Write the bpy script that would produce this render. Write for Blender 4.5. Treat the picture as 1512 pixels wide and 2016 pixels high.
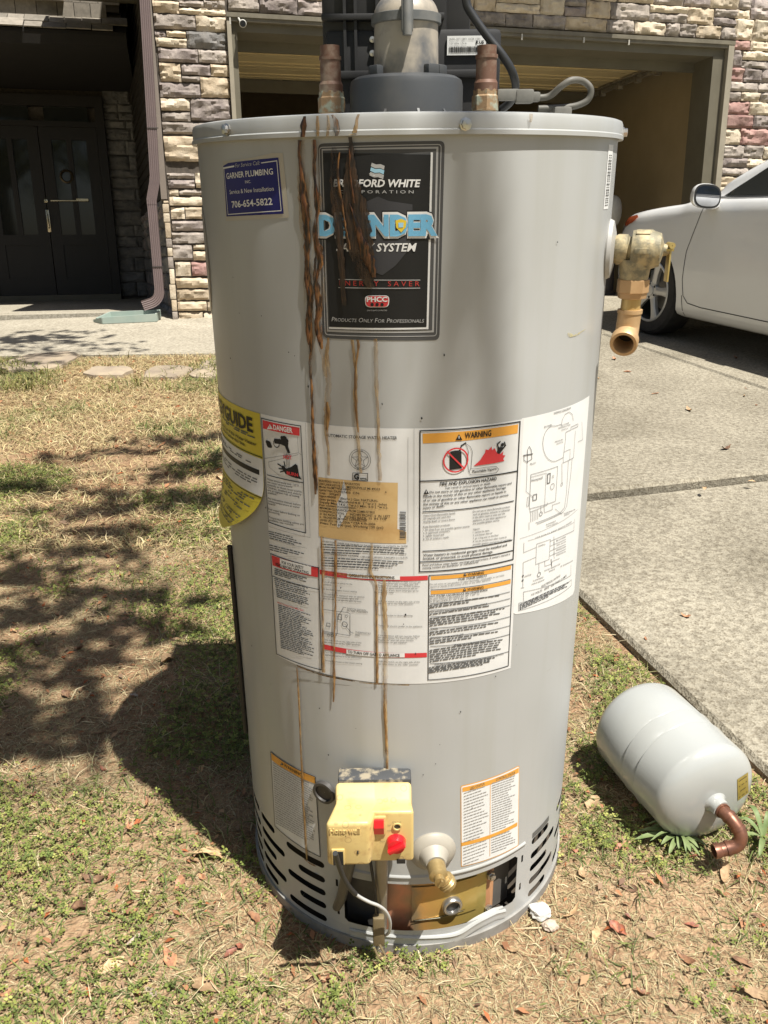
import bpy, bmesh, math, random
import numpy as np
from mathutils import Vector, Matrix, noise
from mathutils.bvhtree import BVHTree

rad = math.radians
scene = bpy.context.scene
for o in list(bpy.data.objects):
    bpy.data.objects.remove(o)

# ------------------------------------------------------------------ camera
# SITE is the lawn/driveway frame: its z=0 plane climbs 5 degrees towards the house.
SLOPE = rad(5.0)
SITE = Matrix.Rotation(SLOPE, 4, 'X')
PW, PH, F_PX = 1512.0, 2016.0, 1630.08
PITCH, ROLL, CAM_H = 0.38251, -0.0117, 1.1362
_cp, _sp = math.cos(PITCH), math.sin(PITCH)
_F = Vector((0, _cp, -_sp)); _X = Vector((1, 0, 0)); _U = Vector((0, _sp, _cp))
_c, _s = math.cos(ROLL), math.sin(ROLL)
CX = _c * _X + _s * _U
CU = -_s * _X + _c * _U
CF = _F
CC = Vector((0, 0, CAM_H))
cam_data = bpy.data.cameras.new('camera')
cam = bpy.data.objects.new('camera', cam_data)
scene.collection.objects.link(cam)
m = Matrix((CX, CU, -CF)).transposed().to_4x4()
m.translation = CC
cam.matrix_world = SITE @ m
cam_data.sensor_fit = 'HORIZONTAL'
cam_data.sensor_width = 36.0
cam_data.lens = F_PX / PW * 36.0
cam_data.clip_start = 0.02
cam_data.clip_end = 2000
scene.camera = cam

# ------------------------------------------------------------------ sky, sun, exposure
SUN_SITE = Vector((0.376, -0.362, 1.2)).normalized()
SUN = (SITE.to_3x3() @ SUN_SITE).normalized()
world = bpy.data.worlds.new('World')
scene.world = world
world.use_nodes = True
wn = world.node_tree.nodes
bg = wn['Background']
sky = wn.new('ShaderNodeTexSky')
sky.sky_type = 'NISHITA'
sky.sun_disc = False
sky.sun_elevation = math.asin(SUN.z)
sky.sun_rotation = math.atan2(SUN.x, SUN.y)
sky.air_density = 1.0
sky.dust_density = 2.0
sky.ozone_density = 0.7
world.node_tree.links.new(sky.outputs[0], bg.inputs[0])
bg.inputs[1].default_value = 0.05
sun_data = bpy.data.lights.new('sun', 'SUN')
sun_data.energy = 5.0
sun_data.angle = rad(0.53)
sun_data.color = (1.0, 0.965, 0.895)
sun = bpy.data.objects.new('sun', sun_data)
scene.collection.objects.link(sun)
sun.rotation_euler = SUN.to_track_quat('Z', 'Y').to_euler()
sun.location = SUN * 30
scene.view_settings.view_transform = 'Standard'
scene.view_settings.look = 'None'
scene.view_settings.gamma = 1.0
scene.view_settings.exposure = 0.80
scene.render.engine = 'CYCLES'
scene.cycles.max_bounces = 8
scene.cycles.transparent_max_bounces = 24

# ------------------------------------------------------------------ pixel helpers (a pixel gives a direction only)
def ray(px, py):
    d = CF + CX * ((px - PW / 2) / F_PX) - CU * ((py - PH / 2) / F_PX)
    return d.normalized()

def gnd(px, py, z=0.0):
    d = ray(px, py)
    t = (z - CC.z) / d.z
    return CC + d * t

HX, HY = 0.03625, 1.23774          # heater axis in the site frame
HR = 0.28                          # jacket radius
def K(px, py, r=HR):
    """pixel -> (angle, height) on the heater's jacket (or a concentric cylinder)"""
    d = ray(px, py)
    a = d.x * d.x + d.y * d.y
    b = d.x * -HX + d.y * -HY
    c = HX * HX + HY * HY - r * r
    D = b * b - a * c
    if D < 0:
        D = 0.0
    t = (-b - math.sqrt(D)) / a
    p = CC + d * t
    return math.atan2(p.x - HX, -(p.y - HY)), p.z

def KP(px, py, yloc):
    """pixel -> (x, z) on the plane y=yloc of the heater's own frame"""
    d = ray(px, py)
    t = (HY + yloc - CC.y) / d.y
    p = CC + d * t
    return p.x - HX, p.z

A_SITE = gnd(350, 630)
A_W = SITE @ A_SITE
YAW = rad(14.0)
HOUSE = Matrix.Translation(A_W) @ Matrix.Rotation(YAW, 4, 'Z')
HOUSE_I = HOUSE.inverted()
CC_H = HOUSE_I @ (SITE @ CC)
def HW(px, py, yo=0.0):
    """pixel -> point on the plane y=yo of the house frame"""
    d = HOUSE_I.to_3x3() @ (SITE.to_3x3() @ ray(px, py))
    t = (yo - CC_H.y) / d.y
    return CC_H + d * t
def house_to_site(p):
    return SITE.inverted() @ (HOUSE @ Vector(p))
SUN_H = HOUSE_I.to_3x3() @ SUN

# ------------------------------------------------------------------ object helpers
COL = scene.collection
def link(o):
    COL.objects.link(o)
    return o

def tag(o, label=None, cat=None, group=None, kind=None):
    if label: o['label'] = label
    if cat: o['category'] = cat
    if group: o['group'] = group
    if kind: o['kind'] = kind
    return o

def empty(name, M=None, label=None, cat=None, group=None, kind=None):
    o = bpy.data.objects.new(name, None)
    link(o)
    o.empty_display_size = 0.05
    if M is not None:
        o.matrix_world = M
    return tag(o, label, cat, group, kind)

class MB:
    """collects faces; build() links them as one mesh object"""
    def __init__(self):
        self.v = []; self.f = []
    def add(self, verts, faces, M=None):
        n = len(self.v)
        if M is not None:
            verts = [M @ Vector(p) for p in verts]
        self.v.extend([tuple(p) for p in verts])
        self.f.extend([tuple(i + n for i in f) for f in faces])
        return self
    def box(self, lo, hi, M=None, bev=0.0):
        x0, y0, z0 = lo; x1, y1, z1 = hi
        if bev <= 0:
            vs = [(x0,y0,z0),(x1,y0,z0),(x1,y1,z0),(x0,y1,z0),(x0,y0,z1),(x1,y0,z1),(x1,y1,z1),(x0,y1,z1)]
            fs = [(0,3,2,1),(4,5,6,7),(0,1,5,4),(1,2,6,5),(2,3,7,6),(3,0,4,7)]
            return self.add(vs, fs, M)
        bm = bmesh.new()
        bmesh.ops.create_cube(bm, size=1.0)
        for q in bm.verts:
            q.co = Vector(((x0+x1)/2 + q.co.x*(x1-x0), (y0+y1)/2 + q.co.y*(y1-y0), (z0+z1)/2 + q.co.z*(z1-z0)))
        bmesh.ops.bevel(bm, geom=bm.edges[:] , offset=bev, segments=2, affect='EDGES', profile=0.6)
        bm.verts.index_update()
        self.add([q.co.copy() for q in bm.verts], [[q.index for q in f.verts] for f in bm.faces], M)
        bm.free()
        return self
    def tube(self, path, r, n=10, caps=True, M=None):
        path = [Vector(p) for p in path]
        rs = r if isinstance(r, (list, tuple)) else [r] * len(path)
        vs = []; fs = []
        up = None
        for i, p in enumerate(path):
            a = path[max(i-1, 0)]; b = path[min(i+1, len(path)-1)]
            t = (b - a).normalized() if (b - a).length > 1e-9 else Vector((0,0,1))
            if up is None:
                up = t.orthogonal().normalized()
            up = (up - t * up.dot(t))
            up = up.normalized() if up.length > 1e-6 else t.orthogonal().normalized()
            sd = t.cross(up)
            for k in range(n):
                an = 2 * math.pi * k / n
                vs.append(p + (up * math.cos(an) + sd * math.sin(an)) * rs[i])
        for i in range(len(path) - 1):
            for k in range(n):
                k2 = (k + 1) % n
                fs.append((i*n+k, i*n+k2, (i+1)*n+k2, (i+1)*n+k))
        if caps:
            fs.append(tuple(reversed(range(n))))
            fs.append(tuple(range((len(path)-1)*n, len(path)*n)))
        return self.add(vs, fs, M)
    def lathe(self, prof, n=48, M=None, closed=False, a0=0.0, a1=2*math.pi):
        """profile of (r, z) about the local z axis"""
        full = abs(a1 - a0 - 2*math.pi) < 1e-6
        cnt = n if full else n + 1
        vs = []; fs = []
        for (r, z) in prof:
            for k in range(cnt):
                an = a0 + (a1 - a0) * k / n
                vs.append((r * math.cos(an), r * math.sin(an), z))
        rows = len(prof)
        for i in range(rows - 1 + (1 if closed else 0)):
            j = (i + 1) % rows
            for k in range(n):
                k2 = (k + 1) % cnt
                fs.append((i*cnt+k, i*cnt+k2, j*cnt+k2, j*cnt+k))
        return self.add(vs, fs, M)
    def prism(self, poly, lo, hi, axis='x', M=None):
        """2-D polygon extruded along an axis. axis x: poly=(y,z); y: (x,z); z: (x,y)"""
        def pt(a, b, h):
            return (h, a, b) if axis == 'x' else ((a, h, b) if axis == 'y' else (a, b, h))
        n = len(poly)
        vs = [pt(a, b, lo) for a, b in poly] + [pt(a, b, hi) for a, b in poly]
        fs = [tuple(reversed(range(n))), tuple(range(n, 2*n))]
        for i in range(n):
            j = (i + 1) % n
            fs.append((i, j, n + j, n + i))
        return self.add(vs, fs, M)
    def build(self, name, mat, parent=None, M=None, smooth=None, label=None, cat=None, group=None, kind=None, fix=True):
        me = bpy.data.meshes.new(name)
        me.from_pydata(self.v, [], self.f)
        if fix:
            bm = bmesh.new(); bm.from_mesh(me)
            bmesh.ops.remove_doubles(bm, verts=bm.verts, dist=1e-6)
            bmesh.ops.recalc_face_normals(bm, faces=bm.faces)
            bm.to_mesh(me); bm.free()
        me.materials.append(mat)
        if smooth is not None:
            me.shade_smooth()
            me.set_sharp_from_angle(angle=rad(smooth))
        o = bpy.data.objects.new(name, me)
        link(o)
        if parent is not None:
            o.parent = parent
        if M is not None:
            if parent is None: o.matrix_world = M
            else: o.matrix_local = M
        return tag(o, label, cat, group, kind)

def mesh_np(name, verts, faces_flat, nper, mat, parent=None, M=None, cols=None):
    """fast mesh of equal polygons from numpy arrays"""
    me = bpy.data.meshes.new(name)
    nv = len(verts); nf = len(faces_flat) // nper
    me.vertices.add(nv)
    me.vertices.foreach_set('co', np.asarray(verts, np.float32).ravel())
    me.loops.add(nf * nper)
    me.loops.foreach_set('vertex_index', np.asarray(faces_flat, np.int32))
    me.polygons.add(nf)
    me.polygons.foreach_set('loop_start', np.arange(0, nf * nper, nper, dtype=np.int32))
    me.polygons.foreach_set('loop_total', np.full(nf, nper, np.int32))
    me.update(calc_edges=True)
    if cols is not None:
        at = me.color_attributes.new('tint', 'FLOAT_COLOR', 'POINT')
        at.data.foreach_set('color', np.asarray(cols, np.float32).ravel())
    me.materials.append(mat)
    o = bpy.data.objects.new(name, me)
    link(o)
    if parent is not None: o.parent = parent
    if M is not None: o.matrix_world = M
    return o

def frame(origin, zdir, xhint=(0, 0, 1)):
    """matrix whose local z points along zdir"""
    z = Vector(zdir).normalized()
    x = Vector(xhint) - z * Vector(xhint).dot(z)
    if x.length < 1e-5: x = z.orthogonal()
    x.normalize()
    y = z.cross(x)
    M = Matrix((x, y, z)).transposed().to_4x4()
    M.translation = Vector(origin)
    return M

# ------------------------------------------------------------------ materials
def nodes_of(name):
    mt = bpy.data.materials.new(name)
    mt.use_nodes = True
    nt = mt.node_tree
    return mt, nt, nt.nodes, nt.links, nt.nodes['Principled BSDF']

def pm(name, col, rough=0.5, metal=0.0, col2=None, scale=8.0, lo=0.35, hi=0.65, detail=4.0, bump=0.0, bscale=None,
       spec=0.5, coat=0.0, rnd=0.0, stretch=None, rvar=0.0, bdist=0.002):
    """procedural principled material: noise between two colours, noise bump, per-object brightness variation"""
    mt, nt, N, L, b = nodes_of(name)
    b.inputs['Roughness'].default_value = rough
    b.inputs['Metallic'].default_value = metal
    b.inputs['Specular IOR Level'].default_value = spec
    b.inputs['Coat Weight'].default_value = coat
    b.inputs['Coat Roughness'].default_value = 0.08
    tc = N.new('ShaderNodeTexCoord')
    vec = tc.outputs['Object']
    if rnd > 0:
        oi = N.new('ShaderNodeObjectInfo')
        sh = N.new('ShaderNodeVectorMath'); sh.operation = 'MULTIPLY_ADD'
        cmb = N.new('ShaderNodeCombineXYZ')
        for k in range(3): L.new(oi.outputs['Random'], cmb.inputs[k])
        sh.inputs[1].default_value = (37.0, 23.0, 51.0)
        L.new(cmb.outputs[0], sh.inputs[0]); L.new(vec, sh.inputs[2])
        vec = sh.outputs[0]
    if stretch:
        mp = N.new('ShaderNodeMapping'); mp.inputs['Scale'].default_value = stretch
        L.new(vec, mp.inputs['Vector']); vec = mp.outputs['Vector']
    c2 = col2 if col2 is not None else tuple(min(1, c * 0.8) for c in col)
    nz = N.new('ShaderNodeTexNoise'); nz.inputs['Scale'].default_value = scale; nz.inputs['Detail'].default_value = detail
    nz.inputs['Roughness'].default_value = 0.6
    L.new(vec, nz.inputs['Vector'])
    cr = N.new('ShaderNodeValToRGB')
    cr.color_ramp.elements[0].position = lo; cr.color_ramp.elements[1].position = hi
    cr.color_ramp.elements[0].color = (*col, 1); cr.color_ramp.elements[1].color = (*c2, 1)
    L.new(nz.outputs['Fac'], cr.inputs['Fac'])
    out = cr.outputs['Color']
    if rnd > 0:
        hs = N.new('ShaderNodeHueSaturation')
        mr = N.new('ShaderNodeMapRange')
        mr.inputs['To Min'].default_value = 1 - rnd; mr.inputs['To Max'].default_value = 1 + rnd
        L.new(oi.outputs['Random'], mr.inputs['Value'])
        L.new(mr.outputs['Result'], hs.inputs['Value']); L.new(out, hs.inputs['Color'])
        out = hs.outputs['Color']
    L.new(out, b.inputs['Base Color'])
    if rvar > 0:
        mr2 = N.new('ShaderNodeMapRange')
        mr2.inputs['To Min'].default_value = max(0.02, rough - rvar); mr2.inputs['To Max'].default_value = min(1, rough + rvar)
        L.new(nz.outputs['Fac'], mr2.inputs['Value']); L.new(mr2.outputs['Result'], b.inputs['Roughness'])
    if bump > 0:
        nb = N.new('ShaderNodeTexNoise'); nb.inputs['Scale'].default_value = bscale or scale * 4; nb.inputs['Detail'].default_value = 6
        L.new(vec, nb.inputs['Vector'])
        bp = N.new('ShaderNodeBump'); bp.inputs['Strength'].default_value = bump; bp.inputs['Distance'].default_value = bdist
        L.new(nb.outputs['Fac'], bp.inputs['Height']); L.new(bp.outputs['Normal'], b.inputs['Normal'])
    return mt

def tint_mat(name, rough=0.7, translucent=0.25, gain=1.0):
    """foliage: colour from a per-blade attribute"""
    mt, nt, N, L, b = nodes_of(name)
    at = N.new('ShaderNodeAttribute'); at.attribute_name = 'tint'
    L.new(at.outputs['Color'], b.inputs['Base Color'])
    b.inputs['Roughness'].default_value = rough
    b.inputs['Specular IOR Level'].default_value = 0.25
    tr = N.new('ShaderNodeBsdfTranslucent'); L.new(at.outputs['Color'], tr.inputs['Color'])
    mx = N.new('ShaderNodeMixShader'); mx.inputs[0].default_value = translucent
    L.new(b.outputs[0], mx.inputs[1]); L.new(tr.outputs[0], mx.inputs[2])
    L.new(mx.outputs[0], N['Material Output'].inputs['Surface'])
    return mt
# ================================================================== GROUND
random.seed(7)
def fbm(x, y, s, o=4, seed=0.0):
    v = 0.0; a = 1.0; t = 0.0
    for k in range(o):
        v += a * noise.noise((x * s + seed, y * s - seed, seed * 1.7)); t += a; a *= 0.5; s *= 2.0
    return v / t

# driveway frame: along = up the left edge of the driveway, across = to the right
E0 = gnd(1480, 1510); E1 = gnd(1140, 1180)
ALONG = (E1 - E0).normalized(); ACROSS = Vector((ALONG.y, -ALONG.x, 0))
def drv(u, v, z=0.0):
    return E0 + ACROSS * u + ALONG * v + Vector((0, 0, z))
def drv_uv(p):
    d = Vector(p) - E0
    return d.dot(ACROSS), d.dot(ALONG)

def lawn_z(x, y):
    u, v = drv_uv((x, y, 0))
    z = 0.014 * fbm(x, y, 2.2, 4, 3.1) + 0.011 * fbm(x, y, 9, 3, 1.3)
    d = math.hypot(x - HX, y - HY)
    k = min(1.0, max(0.0, (d - 0.30) / 0.12))
    z = z * k - 0.004 * (1 - k)
    if u > -0.10:
        w = min(1.0, (u + 0.10) / 0.08)
        z = z * (1 - w) - 0.018 * w
    wl = (x - WN0.x) * (-wd.y) + (y - WN0.y) * wd.x
    if wl > -0.06:
        w = min(1.0, (wl + 0.06) / 0.06)
        z = z * (1 - w) - 0.04 * w
    # under the little tank the soil is pressed flat
    dt = math.hypot(x - 0.545, y - 1.30)
    k = min(1.0, max(0.0, (dt - 0.16) / 0.12))
    z = z * k - 0.003 * (1 - k)
    return z

WN0 = gnd(-40, 704); WN1 = gnd(425, 698)
wd = (WN1 - WN0).normalized()
WN0 = WN0 - wd * 1.6
def soil_material():
    mt, nt, N, L, b = nodes_of('soil')
    tc = N.new('ShaderNodeTexCoord')
    n1 = N.new('ShaderNodeTexNoise'); n1.inputs['Scale'].default_value = 3.0; n1.inputs['Detail'].default_value = 6
    n2 = N.new('ShaderNodeTexNoise'); n2.inputs['Scale'].default_value = 70.0; n2.inputs['Detail'].default_value = 8
    n3 = N.new('ShaderNodeTexVoronoi'); n3.inputs['Scale'].default_value = 160.0
    for n in (n1, n2, n3): L.new(tc.outputs['Object'], n.inputs['Vector'])
    r1 = N.new('ShaderNodeValToRGB')
    r1.color_ramp.elements[0].position = 0.35; r1.color_ramp.elements[0].color = (0.30, 0.175, 0.10, 1)
    r1.color_ramp.elements[1].position = 0.68; r1.color_ramp.elements[1].color = (0.40, 0.27, 0.165, 1)
    e = r1.color_ramp.elements.new(0.52); e.color = (0.35, 0.235, 0.14, 1)
    L.new(n1.outputs['Fac'], r1.inputs['Fac'])
    mx = N.new('ShaderNodeMix'); mx.data_type = 'RGBA'; mx.blend_type = 'MULTIPLY'
    r2 = N.new('ShaderNodeValToRGB')
    r2.color_ramp.elements[0].position = 0.3; r2.color_ramp.elements[0].color = (0.55, 0.5, 0.45, 1)
    r2.color_ramp.elements[1].position = 0.6; r2.color_ramp.elements[1].color = (1, 1, 1, 1)
    L.new(n2.outputs['Fac'], r2.inputs['Fac'])
    mx.inputs[0].default_value = 0.9
    L.new(r1.outputs['Color'], mx.inputs[6]); L.new(r2.outputs['Color'], mx.inputs[7])
    L.new(mx.outputs[2], b.inputs['Base Color'])
    b.inputs['Roughness'].default_value = 0.95
    b.inputs['Specular IOR Level'].default_value = 0.15
    ad = N.new('ShaderNodeMath'); ad.operation = 'ADD'
    L.new(n2.outputs['Fac'], ad.inputs[0]); L.new(n3.outputs['Distance'], ad.inputs[1])
    bp = N.new('ShaderNodeBump'); bp.inputs['Strength'].default_value = 0.8; bp.inputs['Distance'].default_value = 0.006
    L.new(ad.outputs[0], bp.inputs['Height']); L.new(bp.outputs['Normal'], b.inputs['Normal'])
    return mt
M_SOIL = soil_material()

def concrete_material(name, c1, c2, c3, joint=0.0):
    mt, nt, N, L, b = nodes_of(name)
    tc = N.new('ShaderNodeTexCoord')
    big = N.new('ShaderNodeTexNoise'); big.inputs['Scale'].default_value = 1.6; big.inputs['Detail'].default_value = 7; big.inputs['Distortion'].default_value = 0.6
    mid = N.new('ShaderNodeTexNoise'); mid.inputs['Scale'].default_value = 55; mid.inputs['Detail'].default_value = 5
    agg = N.new('ShaderNodeTexVoronoi'); agg.inputs['Scale'].default_value = 190
    for n in (big, mid, agg): L.new(tc.outputs['Object'], n.inputs['Vector'])
    r1 = N.new('ShaderNodeValToRGB')
    r1.color_ramp.elements[0].position = 0.32; r1.color_ramp.elements[0].color = (*c1, 1)
    r1.color_ramp.elements[1].position = 0.72; r1.color_ramp.elements[1].color = (*c2, 1)
    L.new(big.outputs['Fac'], r1.inputs['Fac'])
    r2 = N.new('ShaderNodeValToRGB')
    r2.color_ramp.elements[0].position = 0.36; r2.color_ramp.elements[0].color = (0.62, 0.6, 0.57, 1)
    r2.color_ramp.elements[1].position = 0.62; r2.color_ramp.elements[1].color = (1.08, 1.07, 1.04, 1)
    L.new(mid.outputs['Fac'], r2.inputs['Fac'])
    r3 = N.new('ShaderNodeValToRGB')
    r3.color_ramp.elements[0].position = 0.0; r3.color_ramp.elements[0].color = (*c3, 1)
    r3.color_ramp.elements[1].position = 1.0; r3.color_ramp.elements[1].color = (1.05, 1.05, 1.05, 1)
    e = r3.color_ramp.elements.new(0.45); e.color = (0.98, 0.97, 0.95, 1)
    sep = N.new('ShaderNodeSeparateColor'); L.new(agg.outputs['Color'], sep.inputs[0]); L.new(sep.outputs[0], r3.inputs['Fac'])
    m1 = N.new('ShaderNodeMix'); m1.data_type = 'RGBA'; m1.blend_type = 'MULTIPLY'; m1.inputs[0].default_value = 0.8
    m2 = N.new('ShaderNodeMix'); m2.data_type = 'RGBA'; m2.blend_type = 'MULTIPLY'; m2.inputs[0].default_value = 0.75
    L.new(r1.outputs['Color'], m1.inputs[6]); L.new(r2.outputs['Color'], m1.inputs[7])
    L.new(m1.outputs[2], m2.inputs[6]); L.new(r3.outputs['Color'], m2.inputs[7])
    L.new(m2.outputs[2], b.inputs['Base Color'])
    b.inputs['Roughness'].default_value = 0.9
    b.inputs['Specular IOR Level'].default_value = 0.2
    bp = N.new('ShaderNodeBump'); bp.inputs['Strength'].default_value = 0.6; bp.inputs['Distance'].default_value = 0.003
    ad = N.new('ShaderNodeMath'); ad.operation = 'ADD'
    L.new(mid.outputs['Fac'], ad.inputs[0]); L.new(agg.outputs['Distance'], ad.inputs[1])
    L.new(ad.outputs[0], bp.inputs['Height']); L.new(bp.outputs['Normal'], b.inputs['Normal'])
    return mt
M_CONC = concrete_material('driveway_concrete', (0.225, 0.203, 0.158), (0.355, 0.325, 0.26), (0.5, 0.46, 0.41))
M_WALK = concrete_material('walk_concrete', (0.34, 0.31, 0.25), (0.42, 0.385, 0.315), (0.75, 0.72, 0.68))

# far sheet (reaches the horizon) and the near lawn
# (left open under the house, whose own floors stand there)
S = 900.0
mb = MB()
def hp2(x, y):
    p = house_to_site((x, y, 0)); return (p.x, p.y, -0.05)
for (xa, xb, ya, yb) in ((-S, -4.4, -S, 1.2), (-S, -4.4, 1.2, S), (7.9, S, -S, S), (-4.4, 7.9, -S, 0.20), (-4.4, 7.9, 6.5, S)):
    mb.add([hp2(xa, ya), hp2(xb, ya), hp2(xb, yb), hp2(xa, yb)], [(0, 1, 2, 3)])
ground = mb.build('ground', pm('far_ground', (0.33, 0.26, 0.14), 0.95, col2=(0.16, 0.17, 0.07), scale=0.6), M=SITE, kind='structure')

xs = np.linspace(-4.5, 1.6, 230); ys = np.linspace(-1.2, 6.6, 300)
V = []; Fq = []
for j, y in enumerate(ys):
    for i, x in enumerate(xs):
        V.append((x, y, lawn_z(x, y)))
nx = len(xs)
for j in range(len(ys) - 1):
    for i in range(nx - 1):
        Fq.extend((j*nx+i, j*nx+i+1, (j+1)*nx+i+1, (j+1)*nx+i))
lawn = mesh_np('lawn', V, Fq, 4, M_SOIL, M=SITE)
lawn.data.shade_smooth()
tag(lawn, kind='structure')

# driveway: concrete slabs with open joints
driveway = empty('driveway', SITE, kind='structure')
_ju, _jv = drv_uv(gnd(1300, 972)); V1 = _jv
U2 = drv_uv(gnd(1330, 700, 0.04))[0] - 0.05
WALLV = drv_uv(house_to_site((2.5, 0, 0)))[1]
def slab(u0, u1, v0, v1, ztop=0.012, mat=M_CONC, parent=driveway):
    g = 0.011; c = 0.012
    u0 += g; u1 -= g; v0 += g; v1 -= g
    outer = [(u0, v0), (u1, v0), (u1, v1), (u0, v1)]
    inner = [(u0+c, v0+c), (u1-c, v0+c), (u1-c, v1-c), (u0+c, v1-c)]
    vs = [drv(u, v, -0.10) for u, v in outer] + [drv(u, v, ztop - c) for u, v in outer] + [drv(u, v, ztop) for u, v in inner]
    fs = [(8, 9, 10, 11)]
    for i in range(4):
        j = (i + 1) % 4
        fs += [(i, j, 4+j, 4+i), (4+i, 4+j, 8+j, 8+i)]
    MB().add(vs, fs).build('slab', mat, parent)
rows = [V1 - 6.0, V1 - 3.05, V1, V1 + 3.05, WALLV - 0.2]
cols = [0.0, U2, U2 + 3.2]
for i in range(len(rows) - 1):
    for j in range(len(cols) - 1):
        # the slabs beyond the near joint have heaved a little and show a lip
        slab(cols[j], cols[j+1], rows[i], rows[i+1], 0.012 if rows[i] < V1 - 0.1 else 0.040)
# dark filler board in the joints
jb = MB()
for v in rows[1:-1]:
    a = [drv(0.02, v - 0.015, -0.016), drv(cols[-1], v - 0.015, -0.016), drv(cols[-1], v + 0.015, -0.016), drv(0.02, v + 0.015, -0.016)]
    jb.add(a, [(0, 1, 2, 3)])
a = [drv(U2 - 0.012, rows[0], -0.011), drv(U2 + 0.012, rows[0], -0.011), drv(U2 + 0.012, rows[-1], -0.011), drv(U2 - 0.012, rows[-1], -0.011)]
jb.add(a, [(0, 1, 2, 3)])
jb.build('joint_filler', pm('joint_dark', (0.09, 0.075, 0.06), 0.95), driveway)

# walkway in front of the entry
def edge_at_line():
    # where the walk's near edge meets the driveway edge
    # WN0 + t wd : u = 0
    u0, _ = drv_uv(WN0); u1, _ = drv_uv(WN0 + wd)
    t = -u0 / (u1 - u0)
    return WN0 + wd * (t - 0.02)
WR = edge_at_line()
far_l = house_to_site((-4.2, 0.55, 0)); far_l.z = 0
vr = drv_uv(house_to_site((0.5, 0.3, 0)))[1]
wf = drv(-0.012, vr)
wpoly = [WN0, WR, wf, far_l]
vs = [Vector((p.x, p.y, -0.08)) for p in wpoly] + [Vector((p.x, p.y, 0.008)) for p in wpoly]
MB().add(vs, [(4, 5, 6, 7), (0, 1, 5, 4), (1, 2, 6, 5), (2, 3, 7, 6), (3, 0, 4, 7)]).build('walkway', M_WALK, M=SITE, kind='structure')

# ================================================================== HOUSE
house = empty('house', HOUSE, 'house with ledgestone garage wall, open garage and dark recessed entry behind the driveway', 'house')
def hb(name, lo, hi, mat, parent=house, bev=0.0, smooth=None):
    return MB().box(lo, hi, bev=bev).build(name, mat, parent, smooth=smooth)

def stone_mat(name, c1, c2, c3):
    mt, nt, N, L, b = nodes_of(name)
    tc = N.new('ShaderNodeTexCoord'); oi = N.new('ShaderNodeObjectInfo')
    cmb = N.new('ShaderNodeCombineXYZ')
    for k in range(3): L.new(oi.outputs['Random'], cmb.inputs[k])
    sh = N.new('ShaderNodeVectorMath'); sh.operation = 'MULTIPLY_ADD'; sh.inputs[1].default_value = (37, 23, 51)
    L.new(cmb.outputs[0], sh.inputs[0]); L.new(tc.outputs['Object'], sh.inputs[2])
    n1 = N.new('ShaderNodeTexNoise'); n1.inputs['Scale'].default_value = 9; n1.inputs['Detail'].default_value = 7; n1.inputs['Roughness'].default_value = 0.65
    n2 = N.new('ShaderNodeTexNoise'); n2.inputs['Scale'].default_value = 26; n2.inputs['Detail'].default_value = 8; n2.inputs['Roughness'].default_value = 0.6
    n2.noise_type = 'RIDGED_MULTIFRACTAL'
    for n in (n1, n2): L.new(sh.outputs[0], n.inputs['Vector'])
    cr = N.new('ShaderNodeValToRGB')
    cr.color_ramp.elements[0].position = 0.3; cr.color_ramp.elements[0].color = (*c1, 1)
    cr.color_ramp.elements[1].position = 0.72; cr.color_ramp.elements[1].color = (*c3, 1)
    e = cr.color_ramp.elements.new(0.5); e.color = (*c2, 1)
    L.new(n1.outputs['Fac'], cr.inputs['Fac'])
    hs = N.new('ShaderNodeHueSaturation'); mr = N.new('ShaderNodeMapRange')
    mr.inputs['To Min'].default_value = 0.82; mr.inputs['To Max'].default_value = 1.2
    L.new(oi.outputs['Random'], mr.inputs['Value']); L.new(mr.outputs['Result'], hs.inputs['Value']); L.new(cr.outputs['Color'], hs.inputs['Color'])
    L.new(hs.outputs['Color'], b.inputs['Base Color'])
    b.inputs['Roughness'].default_value = 0.9; b.inputs['Specular IOR Level'].default_value = 0.2
    bp = N.new('ShaderNodeBump'); bp.inputs['Strength'].default_value = 0.8; bp.inputs['Distance'].default_value = 0.02
    L.new(n1.outputs['Fac'], bp.inputs['Height']); L.new(bp.outputs['Normal'], b.inputs['Normal'])
    return mt
ST_TAN = stone_mat('stone_tan', (0.33, 0.26, 0.175), (0.45, 0.365, 0.26), (0.55, 0.47, 0.36))
ST_CREAM = stone_mat('stone_cream', (0.40, 0.325, 0.235), (0.52, 0.44, 0.33), (0.60, 0.53, 0.42))
ST_GREY = stone_mat('stone_grey', (0.19, 0.162, 0.14), (0.30, 0.26, 0.225), (0.46, 0.40, 0.335))
ST_PLUM = stone_mat('stone_plum', (0.17, 0.14, 0.13), (0.26, 0.22, 0.20), (0.40, 0.345, 0.30))
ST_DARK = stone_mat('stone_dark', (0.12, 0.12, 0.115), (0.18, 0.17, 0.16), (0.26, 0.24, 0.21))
ST_RED = stone_mat('stone_red', (0.24, 0.13, 0.115), (0.31, 0.19, 0.165), (0.38, 0.26, 0.22))
M_MORTAR = pm('mortar', (0.10, 0.082, 0.065), 0.95, col2=(0.06, 0.05, 0.04), scale=30)
TONES = {'t': ST_TAN, 'c': ST_CREAM, 'g': ST_GREY, 'p': ST_PLUM, 'd': ST_DARK, 'r': ST_RED}

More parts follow.
